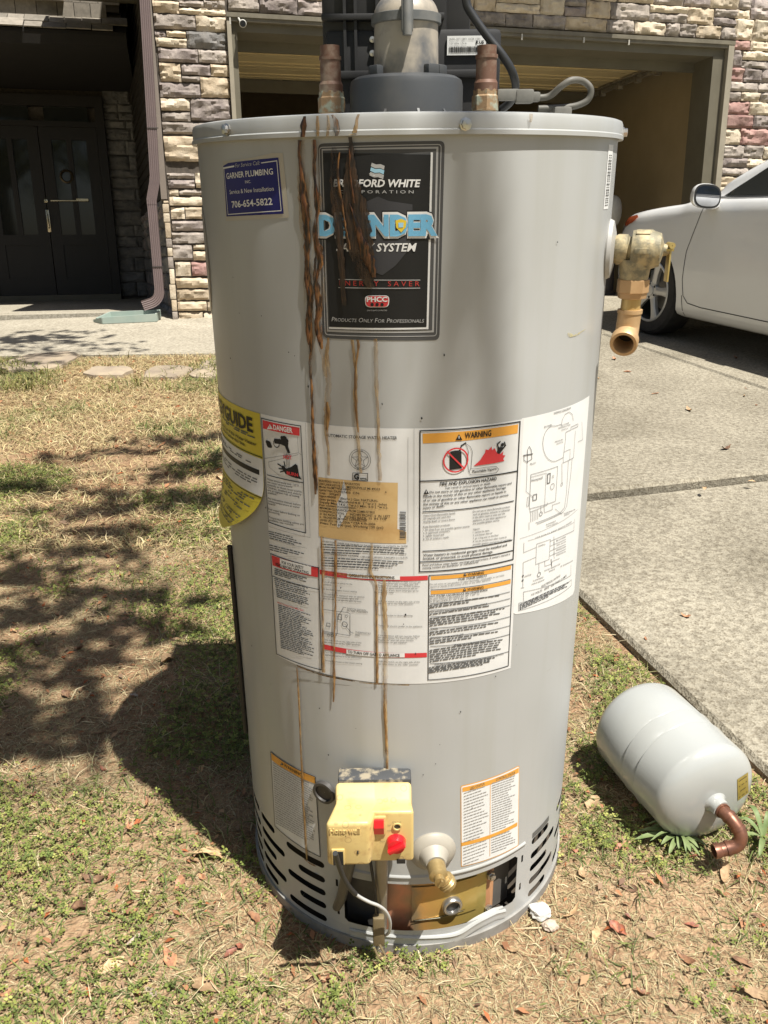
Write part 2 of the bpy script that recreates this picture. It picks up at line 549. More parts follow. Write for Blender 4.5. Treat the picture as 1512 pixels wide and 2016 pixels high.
def stone(x0, z0, x1, z1, tone, parent, seed, depth=0.045, y0=0.045, amp=0.024):
    """rough-faced block with its own edges, front at about y=-0.01"""
    w = x1 - x0; h = z1 - z0
    nxs = max(5, min(17, int(w / 0.02))); nzs = max(4, min(11, int(h / 0.017)))
    vs = []; fs = []
    sd = seed * 3.77
    lean = random.uniform(-0.008, 0.008)
    for j in range(nzs + 1):
        for i in range(nxs + 1):
            u = i / nxs; v = j / nzs
            x = x0 + w * u; z = z0 + h * v
            ex = min(u, 1 - u) * w; ez = min(v, 1 - v) * h
            edge = min(ex, ez)
            drop = 0.016 * math.exp(-(edge / 0.012) ** 2)
            q1 = noise.noise((x * 9 + sd, z * 20, sd)); q2 = noise.noise((x * 19 + sd, z * 38, sd + 5)); q3 = noise.noise((x * 44, z * 66 + sd, 1))
            nzv = 0.75 * q1 + 0.9 * (0.5 - abs(q2)) + 0.55 * (0.4 - abs(q3)) - 0.3
            y = y0 - depth - amp * nzv + drop + lean * (v - 0.5) * 2
            if edge == 0:
                x += 0.005 * noise.noise((x * 23, z * 23, sd)); z += 0.005 * noise.noise((x * 23 + 9, z * 23, sd))
            vs.append((x, y, z))
    n1 = nxs + 1
    for j in range(nzs):
        for i in range(nxs):
            fs.append((j*n1+i, j*n1+i+1, (j+1)*n1+i+1, (j+1)*n1+i))
    ring = [i for i in range(n1)] + [j*n1+nxs for j in range(1, nzs+1)] + [nzs*n1+i for i in range(nxs-1, -1, -1)] + [j*n1 for j in range(nzs-1, 0, -1)]
    base = len(vs)
    for q in ring:
        vs.append((vs[q][0], y0, vs[q][2]))
    for k in range(len(ring)):
        k2 = (k + 1) % len(ring)
        fs.append((ring[k2], ring[k], base + k, base + k2))
    cx, cz = (x0 + x1) / 2, (z0 + z1) / 2
    vs = [(x - cx, y, z - cz) for x, y, z in vs]
    o = MB().add(vs, fs).build('stone', TONES[tone], parent, smooth=24, fix=False)
    o.location = (cx, 0, cz)
    return o

TOPZ = 4.6
stone_wall = MB().box((0.0, 0.03, -0.4), (0.60, 0.28, 2.44)).box((0.0, 0.03, 2.44), (8.0, 0.28, TOPZ)).box((5.28, 0.03, -0.3), (8.0, 0.28, 2.44)).build('stone_wall', M_MORTAR, house)
z7 = lambda X, Y: (280 + X * 0.2381, Y * 0.2381)
z3 = lambda X, Y: (X * 0.35714, Y * 0.35714)
pil7 = [(80,-60,305,-4,'g'),(310,-60,690,-4,'t'),(80,0,305,106,'t'),(309,0,508,56,'g'),(514,0,692,76,'g'),(309,64,690,122,'c'),(95,114,440,240,'g'),(447,132,700,262,'c'),
 (102,246,193,300,'p'),(200,248,360,304,'t'),(370,262,705,402,'d'),(110,308,366,388,'c'),(116,396,460,512,'p'),(468,410,715,520,'g'),
 (125,520,320,672,'t'),(328,526,562,618,'p'),(570,530,722,630,'t'),(332,626,478,676,'g'),(486,638,730,806,'t'),(140,682,480,804,'p'),
 (155,812,395,914,'c'),(404,814,742,1000,'p'),(160,924,396,1002,'g'),(162,1012,742,1114,'g'),(176,1124,742,1336,'t')]
pil3 = [(918,952,1073,984,'g'),(918,990,1073,1038,'p'),(1079,952,1300,1038,'c'),(922,1044,983,1078,'c'),(989,1044,1300,1078,'g'),(922,1084,1300,1134,'c'),(900,1140,1018,1208,'c'),
 (1024,1140,1300,1208,'t'),(934,1216,1300,1274,'p'),(928,1280,1300,1342,'g'),(944,1348,1060,1436,'g'),(1066,1348,1300,1378,'c'),(1066,1384,1300,1436,'t'),
 (942,1444,1052,1524,'c'),(1058,1442,1180,1522,'r'),(1186,1442,1300,1522,'t'),(948,1530,1300,1588,'t'),(948,1594,1160,1656,'t'),(1165,1594,1300,1656,'c'),(950,1662,982,1716,'t'),(987,1662,1140,1716,'t'),(1146,1662,1300,1716,'t'),
 (960,1722,1120,1800,'t'),(1126,1722,1300,1800,'c')]
cnt = 0
for lst, zf, sc in ((pil7, z7, 1), (pil3, z3, 1)):
    for (a, b_, c, d, t) in lst:
        p0 = HW(*zf(a, d)); p1 = HW(*zf(c, b_))
        q0 = HW(*zf(a, b_)); q1 = HW(*zf(c, d))
        x0 = max(0.006, (p0.x + q0.x) / 2); x1 = min(0.574, (p1.x + q1.x) / 2)
        if x0 < 0.05: x0 = random.uniform(0.004, 0.018)
        za = (p0.z + q1.z) / 2; zb = (p1.z + q0.z) / 2
        if x1 > 0.5: x1 = 0.574
        if x1 - x0 < 0.03: continue
        stone(x0, za + 0.003, x1, zb - 0.003, t, stone_wall, cnt); cnt += 1

def ashlar(x0, x1, z0, z1, parent, rng, wmin, wmax, tones, hs=(0.075, 0.10, 0.14, 0.17), joint=0.006):
    """random rows of blocks, some rows split into two courses"""
    global cnt
    z = z0
    while z < z1 - 0.04:
        h = min(rng.choice(hs), z1 - z)
        if z1 - z - h < 0.05: h = z1 - z
        x = x0
        while x < x1 - 0.02:
            w = rng.uniform(wmin, wmax)
            if x1 - x - w < wmin * 0.6: w = x1 - x
            if h > 0.12 and rng.random() < 0.35:
                k = rng.uniform(0.4, 0.6)
                for (a, b_) in ((z, z + h * k), (z + h * k, z + h)):
                    stone(x + joint/2, a + joint/2, x + w - joint/2, b_ - joint/2, rng.choice(tones), parent, cnt); cnt += 1
            else:
                stone(x + joint/2, z + joint/2, x + w - joint/2, z + h - joint/2, rng.choice(tones), parent, cnt); cnt += 1
            x += w
        z += h
rng = random.Random(21)
ashlar(0.60, 5.35, 2.445, 2.80, stone_wall, rng, 0.14, 0.42, 'ggptccgpt', hs=(0.11, 0.14, 0.17))
ashlar(5.32, 6.5, -0.05, 2.80, stone_wall, random.Random(5), 0.10, 0.36, 'gggpppcctgccgpr', hs=(0.085, 0.12, 0.15, 0.18))

# garage frame
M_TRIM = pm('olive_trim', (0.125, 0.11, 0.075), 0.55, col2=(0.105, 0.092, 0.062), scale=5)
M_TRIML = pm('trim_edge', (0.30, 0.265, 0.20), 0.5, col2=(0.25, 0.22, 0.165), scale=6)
gf = MB()
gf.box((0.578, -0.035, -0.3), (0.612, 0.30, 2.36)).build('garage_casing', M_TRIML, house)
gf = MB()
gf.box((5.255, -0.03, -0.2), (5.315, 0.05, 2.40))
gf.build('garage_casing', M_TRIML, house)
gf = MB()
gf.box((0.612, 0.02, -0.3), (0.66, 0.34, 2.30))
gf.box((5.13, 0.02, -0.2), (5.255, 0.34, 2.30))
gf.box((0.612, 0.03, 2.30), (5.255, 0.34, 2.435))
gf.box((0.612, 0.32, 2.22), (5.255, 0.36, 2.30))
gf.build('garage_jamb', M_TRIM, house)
lt = MB(); rngl = random.Random(3)
lt.box((0.578, -0.022, 2.365), (5.32, 0.028, 2.392)); lt.box((0.578, -0.034, 2.392), (5.32, -0.018, 2.425))
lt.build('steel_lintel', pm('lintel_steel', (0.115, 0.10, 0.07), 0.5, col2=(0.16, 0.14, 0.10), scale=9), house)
fl = MB()
for x in (0.60, 1.42, 3.15, 3.75, 4.2):
    fl.box((x, -0.036, 2.33 + rngl.uniform(0, .02)), (x + 0.012, -0.022, 2.385))
fl.build('flashing_tab', pm('flashing', (0.6, 0.56, 0.48), 0.4, metal=0.4), house)

# garage interior
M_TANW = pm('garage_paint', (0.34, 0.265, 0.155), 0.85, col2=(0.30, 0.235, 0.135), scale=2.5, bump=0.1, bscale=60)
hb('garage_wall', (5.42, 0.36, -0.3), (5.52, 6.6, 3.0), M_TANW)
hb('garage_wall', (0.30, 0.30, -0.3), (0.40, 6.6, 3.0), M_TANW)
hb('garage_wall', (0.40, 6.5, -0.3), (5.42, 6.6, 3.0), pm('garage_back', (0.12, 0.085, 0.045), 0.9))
hb('garage_wall', (0.40, 0.285, 2.46), (5.42, 0.33, 3.0), M_TANW)
hb('garage_wall', (5.30, 0.285, -0.3), (5.42, 0.36, 2.46), M_TANW)
hb('garage_wall', (0.40, 0.285, -0.3), (0.60, 0.36, 2.46), M_TANW)
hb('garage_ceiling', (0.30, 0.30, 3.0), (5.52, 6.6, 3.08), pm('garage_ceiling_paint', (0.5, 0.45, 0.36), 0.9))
hb('garage_floor', (0.40, -0.10, -0.2), (5.42, 6.5, 0.075), M_WALK)

# raised sectional door, inner side down
M_PANEL = pm('door_panel_cream', (0.66, 0.53, 0.29), 0.6, col2=(0.60, 0.48, 0.26), scale=3)
M_RAIL = pm('galvanised_rail', (0.42, 0.38, 0.30), 0.45, metal=0.5, col2=(0.22, 0.19, 0.14), scale=14)
gdoor = empty('garage_door'); gdoor.parent = house
for x in (0.72, 2.93, 5.09):
    MB().box((x - 0.02, 0.42, 2.395), (x + 0.02, 2.52, 2.412)).build('stile', M_RAIL, gdoor)
for k in range(4):
    y0 = 0.42 + k * 0.52
    z0 = 2.42 + 0.0 * k
    MB().box((0.68, y0 + 0.004, z0), (5.14, y0 + 0.505, z0 + 0.04)).box((0.68, y0 + 0.20, z0 - 0.012), (5.14, y0 + 0.225, z0 + 0.001)).box((0.68, y0 + 0.36, z0 - 0.008), (5.14, y0 + 0.375, z0 + 0.001)).build('panel', M_PANEL, gdoor)
for x in (0.66, 5.16):
    tr = MB()
    tr.box((x - 0.02, 0.36, 2.36), (x + 0.02, 3.2, 2.40))
    for k in range(6):
        tr.box((x - 0.03, 0.6 + k * 0.4, 2.33), (x + 0.03, 0.66 + k * 0.4, 2.42))
    tr.build('track', M_RAIL, gdoor)
hb('bottom_rail', (0.68, 2.515, 2.29), (5.14, 2.54, 2.42), M_TRIM, gdoor)

# security camera under the lintel
sc = MB()
scp = HW(477, 50, -0.06)
sc.tube([(scp.x - 0.02, 0.0, scp.z + 0.06), (scp.x - 0.025, -0.04, scp.z + 0.055), (scp.x - 0.01, -0.06, scp.z + 0.02)], 0.008, 8)
scam = sc.build('security_camera', pm('camera_white', (0.62, 0.60, 0.55), 0.4), house, smooth=40)
MB().lathe([(0.001, 0), (0.026, 0.0), (0.030, 0.006), (0.030, 0.075), (0.02, 0.085), (0.001, 0.085)], 24, frame((scp.x, -0.115, scp.z), (0.1, 1, 0.25))).build('camera_body', pm('camera_shell', (0.62, 0.60, 0.55), 0.35), scam, smooth=40)
MB().lathe([(0.001, 0), (0.024, 0.0), (0.024, 0.004)], 24, frame((scp.x, -0.1165, scp.z - 0.0006), (0.1, 1, 0.25))).build('lens', pm('lens_black', (0.01, 0.012, 0.02), 0.08), scam)

# ---- recessed entry to the left of the garage
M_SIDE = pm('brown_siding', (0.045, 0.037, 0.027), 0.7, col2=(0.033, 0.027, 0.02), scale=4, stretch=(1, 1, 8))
YB = 3.75
WL0 = Vector((-0.045, 0.30, 0)); WL1 = Vector((-0.315, YB, 0))
wdir = (WL1 - WL0).normalized(); wnor = Vector((-wdir.y, wdir.x, 0))   # faces left, into the recess
if wnor.x > 0: wnor = -wnor
sw = MB()
L_ = (WL1 - WL0).length
MS = Matrix((wdir, -wnor, Vector((0, 0, 1)))).transposed().to_4x4(); MS.translation = WL0
sw.box((-0.02, 0.03, -0.2), (L_, 0.12, 3.2), MS)
side_wall = sw.build('entry_side_wall', M_MORTAR, house)
z = 1.04
k = 0
while z < 3.1:
    MB().add([(-0.03, 0.0, z), (L_, 0.0, z), (L_, 0.02, z + 0.115), (-0.03, 0.02, z + 0.115), (-0.03, 0.03, z), (L_, 0.03, z), (L_, 0.03, z + 0.115), (-0.03, 0.03, z + 0.115)],
             [(0, 1, 2, 3), (0, 4, 5, 1), (1, 5, 6, 2), (3, 2, 6, 7), (0, 3, 7, 4)], MS).build('siding_plank', M_SIDE, side_wall)
    z += 0.108; k += 1
rs = random.Random(8)
zz = 0.0
while zz < 1.02:
    h = rs.choice((0.09, 0.12, 0.15)); h = min(h, 1.03 - zz)
    x = 0.0
    while x < L_ - 0.05:
        w = min(rs.uniform(0.2, 0.5), L_ - x)
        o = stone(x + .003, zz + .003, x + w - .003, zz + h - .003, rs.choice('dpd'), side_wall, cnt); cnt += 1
        o.matrix_local = MS @ Matrix.Translation((0, -0.008, 0)) @ Matrix.Translation(o.location)
        x += w
    zz += h
# corner board and siding return beside the stone
MB().box((-0.055, -0.012, 1.00), (-0.004, 0.30, 3.0)).build('corner_board', pm('corner_paint', (0.20, 0.165, 0.135), 0.6, col2=(0.17, 0.14, 0.115), scale=4), house)
# stone end facing the recess below the board
rs2 = random.Random(12)
zz = -0.1
while zz < 0.98:
    h = min(rs2.choice((0.075, 0.1, 0.13)), 0.99 - zz)
    MB().box((-0.038 - rs2.uniform(0, .012), -0.012, zz + .003), (0.003, 0.27, zz + h - .003), bev=0.008).build('corner_stone', TONES[rs2.choice('tcgt')], stone_wall, smooth=30)
    zz += h
# back wall of the entry
back = hb('entry_back_wall', (-4.5, YB + 0.05, -0.2), (-0.2, YB + 0.25, 3.4), M_MORTAR)
rs = random.Random(33)
DX1 = HW(205, 400, YB).x
zz = 0.08
while zz < 3.0:
    h = rs.choice((0.09, 0.13, 0.17)); x = DX1 + 0.10
    while x < -0.33:
        w = min(rs.uniform(0.15, 0.4), -0.30 - x)
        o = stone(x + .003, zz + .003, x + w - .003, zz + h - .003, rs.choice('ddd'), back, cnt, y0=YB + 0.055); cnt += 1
        x += w
    zz += h
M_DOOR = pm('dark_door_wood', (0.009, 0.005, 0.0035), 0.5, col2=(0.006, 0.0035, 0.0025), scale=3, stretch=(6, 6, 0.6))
M_DGLASS, _, _N, _L, _b = nodes_of('door_glass')
_b.inputs['Base Color'].default_value = (0.02, 0.022, 0.02, 1); _b.inputs['Roughness'].default_value = 0.05
DSPLIT = HW(92, 400, YB).x; DW = DX1 - DSPLIT
DZ0 = 0.11; DZ1 = HW(170, 252, YB).z; TZ1 = HW(170, 212, YB).z
fr = MB()
fr.box((DX1, YB - 0.06, DZ0), (DX1 + 0.10, YB + 0.05, TZ1 + 0.12))
fr.box((DSPLIT - DW - 0.10, YB - 0.06, DZ0), (DSPLIT - DW, YB + 0.05, TZ1 + 0.12))
fr.box((DSPLIT - DW, YB - 0.06, DZ1), (DX1, YB + 0.04, DZ1 + 0.06))
fr.box((DSPLIT - DW, YB - 0.06, TZ1), (DX1, YB + 0.05, TZ1 + 0.12))
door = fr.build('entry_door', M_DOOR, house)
for sx in (-1, 1):
    xa = DSPLIT + (0.005 if sx > 0 else -DW + 0.005); xb = xa + DW - 0.01
    lf = MB()
    st = 0.13
    gz0 = DZ0 + 0.72
    lf.box((xa, YB - 0.03, DZ0), (xa + st, YB + 0.02, DZ1)); lf.box((xb - st, YB - 0.03, DZ0), (xb, YB + 0.02, DZ1))
    lf.box((xa + st, YB - 0.03, DZ0), (xb - st, YB + 0.02, DZ0 + 0.2)); lf.box((xa + st, YB - 0.03, DZ1 - 0.14), (xb - st, YB + 0.02, DZ1))
    lf.box((xa + st, YB - 0.03, gz0 - 0.12), (xb - st, YB + 0.02, gz0))
    mid = (xa + xb) / 2
    lf.box((mid - 0.03, YB - 0.03, gz0), (mid + 0.03, YB + 0.02, DZ1 - 0.14))
    lf.box((xa + st, YB - 0.012, DZ0 + 0.2), (xb - st, YB + 0.01, gz0 - 0.12))
    lf.build('door_leaf', M_DOOR, door)
    MB().box((xa + st, YB - 0.004, gz0), (mid - 0.03, YB + 0.004, DZ1 - 0.14)).build('glass_pane', M_DGLASS, door)
    MB().box((mid + 0.03, YB - 0.004, gz0), (xb - st, YB + 0.004, DZ1 - 0.14)).build('glass_pane', M_DGLASS, door)
    MB().box((xa + 0.08, YB - 0.004, DZ1 + 0.06), (xb - 0.08, YB + 0.004, TZ1)).build('transom_pane', M_DGLASS, door)

M_BRASSD = pm('handle_metal', (0.55, 0.48, 0.36), 0.25, metal=1.0)
hp = HW(95, 430, YB - 0.03)
hd = MB()
hd.box((hp.x - 0.02, YB - 0.045, hp.z - 0.16), (hp.x + 0.02, YB - 0.031, hp.z + 0.10), bev=0.006)
hd.tube([(hp.x, YB - 0.04, hp.z + 0.04), (hp.x, YB - 0.085, hp.z + 0.03), (hp.x, YB - 0.09, hp.z - 0.05), (hp.x, YB - 0.075, hp.z - 0.10), (hp.x, YB - 0.04, hp.z - 0.11)], 0.010, 8)
hd.lathe([(0.001, 0), (0.024, 0), (0.022, 0.018), (0.001, 0.02)], 16, frame((hp.x, YB - 0.032, hp.z + 0.20), (0, -1, 0)))
hd.build('handle', M_BRASSD, door, smooth=40)
wr = HW(131, 347, YB - 0.04)
MB().lathe([(0.065, -0.008), (0.08, 0), (0.065, 0.008), (0.056, 0)], 28, frame((wr.x, YB - 0.045, wr.z), (0, -1, 0)), closed=True).build('door_plaque', pm('plaque', (0.12, 0.09, 0.05), 0.4, metal=0.6), door, smooth=60)
for sx_ in (1,):
    a = HW(100, 395, YB - 0.03); b_ = HW(174, 390, YB - 0.03)
    MB().box((a.x, YB - 0.06, a.z - 0.008), (b_.x, YB - 0.045, a.z + 0.008), bev=0.004).box((b_.x - 0.14, YB - 0.066, a.z - 0.004), (b_.x, YB - 0.06, a.z + 0.022)).build('push_bar', M_BRASSD, door)
# porch floor
hb('porch_floor', (-4.5, 0.52, -0.3), (-0.06, YB + 0.05, 0.050), M_WALK)
hb('door_sill', (DSPLIT - DW - 0.1, YB - 0.18, 0.050), (DX1 + 0.1, YB - 0.03, 0.115), M_TRIM)
# portico skirt roof with shingles over the entry
M_SHING = pm('grey_shingle', (0.17, 0.15, 0.12), 0.85, col2=(0.24, 0.21, 0.17), scale=18, rnd=0.25, bump=0.4)
ez = HW(100, 62, 1.5).z
MB().prism([(1.50, ez - 0.01), (1.53, ez - 0.10), (YB + 0.05, ez - 0.10), (YB + 0.05, ez + 0.45), (2.1, ez + 0.36), (1.50, ez + 0.02)], -4.5, -0.25, 'x').build('porch_roof', pm('roof_board', (0.012, 0.009, 0.006), 0.85), house)
porch_roof = bpy.data.objects['porch_roof']
rs = random.Random(4)
for row in range(4):
    x = -3.0 + 0.06 * (row % 2)
    y0 = 1.48 + row * 0.13; z0 = ez + 0.025 + row * 0.075
    while x < -0.4:
        w = rs.uniform(0.13, 0.24)
        dy = rs.uniform(-0.012, 0.012)
        M = Matrix.Translation((x, y0 + dy, z0)) @ Matrix.Rotation(math.atan2(0.075, 0.13), 4, 'X')
        MB().box((0, 0, 0), (w - 0.008, 0.2, 0.011), M).build('shingle', M_SHING, porch_roof)
        x += w
# wall above the skirt roof, shake siding and a window sill
rs = random.Random(14)
shk = hb('upper_wall', (-4.5, 1.75, ez + 0.25), (-0.3, 1.83, 4.2), M_SIDE)
for row in range(4):
    x = -2.8 + 0.08 * (row % 2)
    z0 = ez + 0.16 + row * 0.15
    while x < -0.45:
        w = rs.uniform(0.14, 0.22)
        MB().box((x, 1.735 - 0.0 * row, z0), (x + w - 0.006, 1.752, z0 + 0.16 + rs.uniform(-.01, .01))).build('shake', M_SHING, shk)
        x += w
MB().box((-2.6, 1.68, ez + 0.31), (-0.80, 1.735, ez + 0.36)).build('window_sill', pm('sill_paint', (0.30, 0.26, 0.2), 0.6), shk)
# overhang of the upper storey above the entry: shades the recess
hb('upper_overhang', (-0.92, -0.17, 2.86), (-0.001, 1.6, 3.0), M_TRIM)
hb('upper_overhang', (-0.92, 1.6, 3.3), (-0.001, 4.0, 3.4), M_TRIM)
# unseen slab added above the garage to cast the shade over part of the lintel
hb('lintel_shade_slab', (1.95, -0.60, 3.55), (4.28, 0.03, 3.68), M_TRIM)
hb('upper_floor', (0.0, 0.285, 3.09), (8.0, 6.6, 5.0), M_SIDE)
hb('upper_floor', (-4.5, 1.84, 3.42), (-0.001, 6.6, 5.0), M_SIDE)

hb('house_left_wing', (-10.5, 0.9, -0.3), (-4.5, 6.6, 5.0), M_SIDE)
# downspout
M_BLACKS = pm('spout_joint', (0.05, 0.04, 0.035), 0.6)
M_SPOUT = pm('brown_downspout', (0.155, 0.115, 0.11), 0.45, col2=(0.13, 0.098, 0.094), scale=3, spec=0.4)
def square_tube(path, w, d, n_rib=0):
    """rectangular pipe with corrugated front swept along a path in the x-z plane of the house"""
    mb = MB(); path = [Vector(p) for p in path]
    sec = []
    ribs = 5
    for i in range(ribs * 2 + 1):
        sec.append((-w/2 + w * i / (ribs * 2), -d/2 + (0.004 if i % 2 else 0.0)))
    sec += [(w/2, d/2), (-w/2, d/2)]
    vs = []; n = len(sec)
    for i, p in enumerate(path):
        a = path[max(0, i-1)]; b_ = path[min(len(path)-1, i+1)]
        t = (b_ - a).normalized()
        nrm = Vector((0, 1, 0)); nrm = (nrm - t * nrm.dot(t)).normalized()
        sd = nrm.cross(t).normalized()
        if sd.x < 0: sd = -sd
        for (u, v) in sec:
            vs.append(p + sd * u + nrm * v)
    fs = []
    for i in range(len(path) - 1):
        for k in range(n):
            k2 = (k + 1) % n
            fs.append((i*n+k, i*n+k2, (i+1)*n+k2, (i+1)*n+k))
    fs.append(tuple(range(n))); fs.append(tuple(range((len(path)-1)*n, len(path)*n)))
    mb.add(vs, fs)
    return mb
d0 = HW(285, 0, -0.06); d1 = HW(304, 352, -0.06); d2 = HW(299, 398, -0.06); d3 = HW(314, 575, -0.06); d4 = HW(306, 596, -0.06); d5 = HW(284, 607, -0.06)
spout = square_tube([(d0.x + 0.012, -0.06, 3.2), (d0.x, -0.06, d0.z), (d1.x + .004, -0.06, d1.z)], 0.078, 0.055).build('downspout', M_SPOUT, house)
square_tube([(d1.x + .004, -0.06, d1.z + 0.012), (d1.x - 0.002, -0.06, d1.z - 0.03), (d2.x, -0.06, d2.z + 0.02), (d2.x, -0.06, d2.z - 0.02)], 0.082, 0.059).build('offset_elbow', M_SPOUT, spout)
square_tube([(d2.x, -0.06, d2.z + 0.0), (d3.x, -0.06, d3.z)], 0.078, 0.055).build('lower_pipe', M_SPOUT, spout)
ar = []
for k in range(7):
    a = rad(12 * k)
    ar.append((d3.x - 0.11 * (1 - math.cos(a)), -0.06, d3.z + 0.015 - 0.11 * math.sin(a)))
ar.append((d5.x - 0.01, -0.06, ar[-1][2] - 0.022))
square_tube(ar, 0.083, 0.06).build('outlet_elbow', M_SPOUT, spout)
for (zz, xx) in ((HW(300, 255).z, (d0.x + d1.x) / 2), (HW(315, 525).z, d3.x)):
    MB().box((xx - 0.042, -0.091, zz - 0.004), (xx + 0.044, -0.086, zz + 0.004)).build('strap', M_BLACKS, spout)

# pale round-topped canister just inside the garage, on a dark stand
bx_ = HW(1221, 420, 1.2).x - 0.125; bz1 = HW(1205, 384, 1.2).z; bz0 = HW(1205, 448, 1.2).z
can = empty('canister', HOUSE @ Matrix.Translation((bx_, 1.2, 0.075)), 'pale round-topped canister on a dark stand just inside the open garage', 'canister')
hh_ = bz1 - 0.075; h0_ = bz0 - 0.075; md_ = (hh_ + h0_) / 2; hf_ = (hh_ - h0_) / 2
MB().lathe([(0.0005, h0_)] + [(0.125 * max(0.02, math.cos(rad(a))) ** 0.6, md_ + hf_ * math.sin(rad(a))) for a in range(-80, 90, 10)] + [(0.0005, hh_)], 36).build('canister_body', pm('bin_white', (0.55, 0.53, 0.48), 0.5), can, smooth=50)
MB().lathe([(0.0005, 0.0), (0.12, 0.0), (0.12, 0.03), (0.09, 0.05), (0.085, h0_ + 0.01), (0.0005, h0_ + 0.01)], 28).build('stand', M_BLACKS, can, smooth=30)
# ================================================================== CAR
PSI = rad(18.0)
cfw = Vector((-math.sin(PSI), math.cos(PSI), 0)); clf = Vector((-math.cos(PSI), -math.sin(PSI), 0))
W0 = gnd(1283, 662, 0.040)
CORG = W0 + cfw * 0.10 - clf * 0.865
MC = Matrix((cfw, clf, Vector((0, 0, 1)))).transposed().to_4x4(); MC.translation = CORG
car = empty('parked_car', SITE @ MC, 'white compact sedan parked nose-in before the open garage', 'car')
# half sections: X, then (y, z) from the underside centre up to the roof centre
def sec(X, zb, yr, ymax, zc, ysh, zsh, yw, zw, yt, zt, zr):
    """zb bottom, yr rocker, ymax widest, zc crease height, sh shoulder, w glass foot, t glass head, zr centre line"""
    return X, [(0, zb), (yr * 0.8, zb), (yr, zb + 0.02), (ymax - 0.015, zb + 0.14), (ymax, (zb + zc) / 2 + 0.06), (ymax - 0.006, zc), (ysh, zsh), (yw, zw), ((yw + yt) / 2 + 0.01, (zw + zt) / 2), (yt, zt), (yt * 0.62, zr - 0.012 if zr > zt else zr), (0, zr)]
SECS = [
 sec(0.885, 0.30, 0.16, 0.22, 0.52, 0.20, 0.58, 0.17, 0.60, 0.10, 0.61, 0.615),
 sec(0.83, 0.22, 0.38, 0.46, 0.60, 0.43, 0.66, 0.36, 0.68, 0.24, 0.695, 0.70),
 sec(0.70, 0.19, 0.56, 0.655, 0.66, 0.61, 0.74, 0.52, 0.755, 0.40, 0.765, 0.775),
 sec(0.50, 0.18, 0.71, 0.80, 0.69, 0.75, 0.80, 0.65, 0.82, 0.45, 0.825, 0.84),
 sec(0.25, 0.18, 0.80, 0.878, 0.70, 0.835, 0.835, 0.72, 0.86, 0.48, 0.875, 0.89),
 sec(0.00, 0.18, 0.82, 0.887, 0.71, 0.848, 0.868, 0.74, 0.893, 0.50, 0.91, 0.925),
 sec(-0.25, 0.18, 0.83, 0.888, 0.71, 0.852, 0.893, 0.755, 0.92, 0.51, 0.94, 0.955),
 sec(-0.36, 0.17, 0.83, 0.888, 0.71, 0.855, 0.912, 0.77, 0.945, 0.54, 0.985, 1.005),
 sec(-0.54, 0.17, 0.83, 0.888, 0.715, 0.855, 0.922, 0.785, 0.955, 0.70, 1.055, 1.095),
 sec(-0.80, 0.17, 0.83, 0.888, 0.72, 0.855, 0.935, 0.79, 0.965, 0.66, 1.185, 1.225),
 sec(-1.10, 0.17, 0.83, 0.888, 0.73, 0.856, 0.945, 0.792, 0.975, 0.615, 1.30, 1.345),
 sec(-1.44, 0.17, 0.83, 0.888, 0.74, 0.857, 0.955, 0.79, 0.985, 0.585, 1.365, 1.41),
 sec(-2.00, 0.17, 0.83, 0.888, 0.76, 0.858, 0.97, 0.785, 1.0, 0.57, 1.385, 1.432),
 sec(-2.45, 0.18, 0.83, 0.888, 0.78, 0.856, 0.985, 0.775, 1.01, 0.56, 1.36, 1.405),
 sec(-2.85, 0.20, 0.82, 0.885, 0.79, 0.85, 0.995, 0.755, 1.02, 0.57, 1.26, 1.30),
 sec(-3.15, 0.22, 0.80, 0.87, 0.79, 0.83, 0.995, 0.72, 1.02, 0.56, 1.13, 1.155),
 sec(-3.40, 0.26, 0.76, 0.84, 0.78, 0.79, 0.985, 0.66, 1.01, 0.45, 1.045, 1.055),
 sec(-3.58, 0.30, 0.68, 0.78, 0.75, 0.73, 0.95, 0.60, 0.98, 0.40, 1.005, 1.01),
 sec(-3.66, 0.38, 0.55, 0.66, 0.70, 0.60, 0.86, 0.5, 0.90, 0.3, 0.91, 0.915),
]
def cr_interp(P, n):
    """Catmull-Rom along the first axis, n steps per span"""
    P = np.asarray(P, float); out = []
    for i in range(len(P) - 1):
        p0 = P[max(i-1, 0)]; p1 = P[i]; p2 = P[i+1]; p3 = P[min(i+2, len(P)-1)]
        for k in range(n):
            t = k / n
            out.append(0.5 * ((2*p1) + (-p0+p2)*t + (2*p0-5*p1+4*p2-p3)*t*t + (-p0+3*p1-3*p2+p3)*t**3))
    out.append(P[-1])
    return np.array(out)
grid = np.array([[(X, y, z) for (y, z) in pts] for X, pts in SECS])
grid = cr_interp(grid, 4)
grid = cr_interp(grid.transpose(1, 0, 2), 3).transpose(1, 0, 2)
na, nb_ = grid.shape[:2]
cv = []; cfc = []
full = []
for i in range(na):
    half = grid[i]
    row = [tuple(p) for p in half] + [(p[0], -p[1], p[2]) for p in half[-2:0:-1]]
    full.append(row)
nr = len(full[0])
for row in full: cv.extend(row)
for i in range(na - 1):
    for k in range(nr):
        k2 = (k + 1) % nr
        cfc.append((i*nr+k, i*nr+k2, (i+1)*nr+k2, (i+1)*nr+k))
cfc.append(tuple(reversed(range(nr)))); cfc.append(tuple(range((na-1)*nr, na*nr)))
M_CAR = pm('white_car_paint', (0.78, 0.78, 0.765), 0.22, col2=(0.75, 0.745, 0.725), scale=2.0, coat=0.6, spec=0.5)
M_BLACKP = pm('black_plastic', (0.018, 0.018, 0.018), 0.6)
car_shell = MB().add(cv, cfc).build('body_shell', M_CAR, car, smooth=50)
car_shell.data.materials.append(M_BLACKP)
bvh_src = MB().add(cv, cfc)
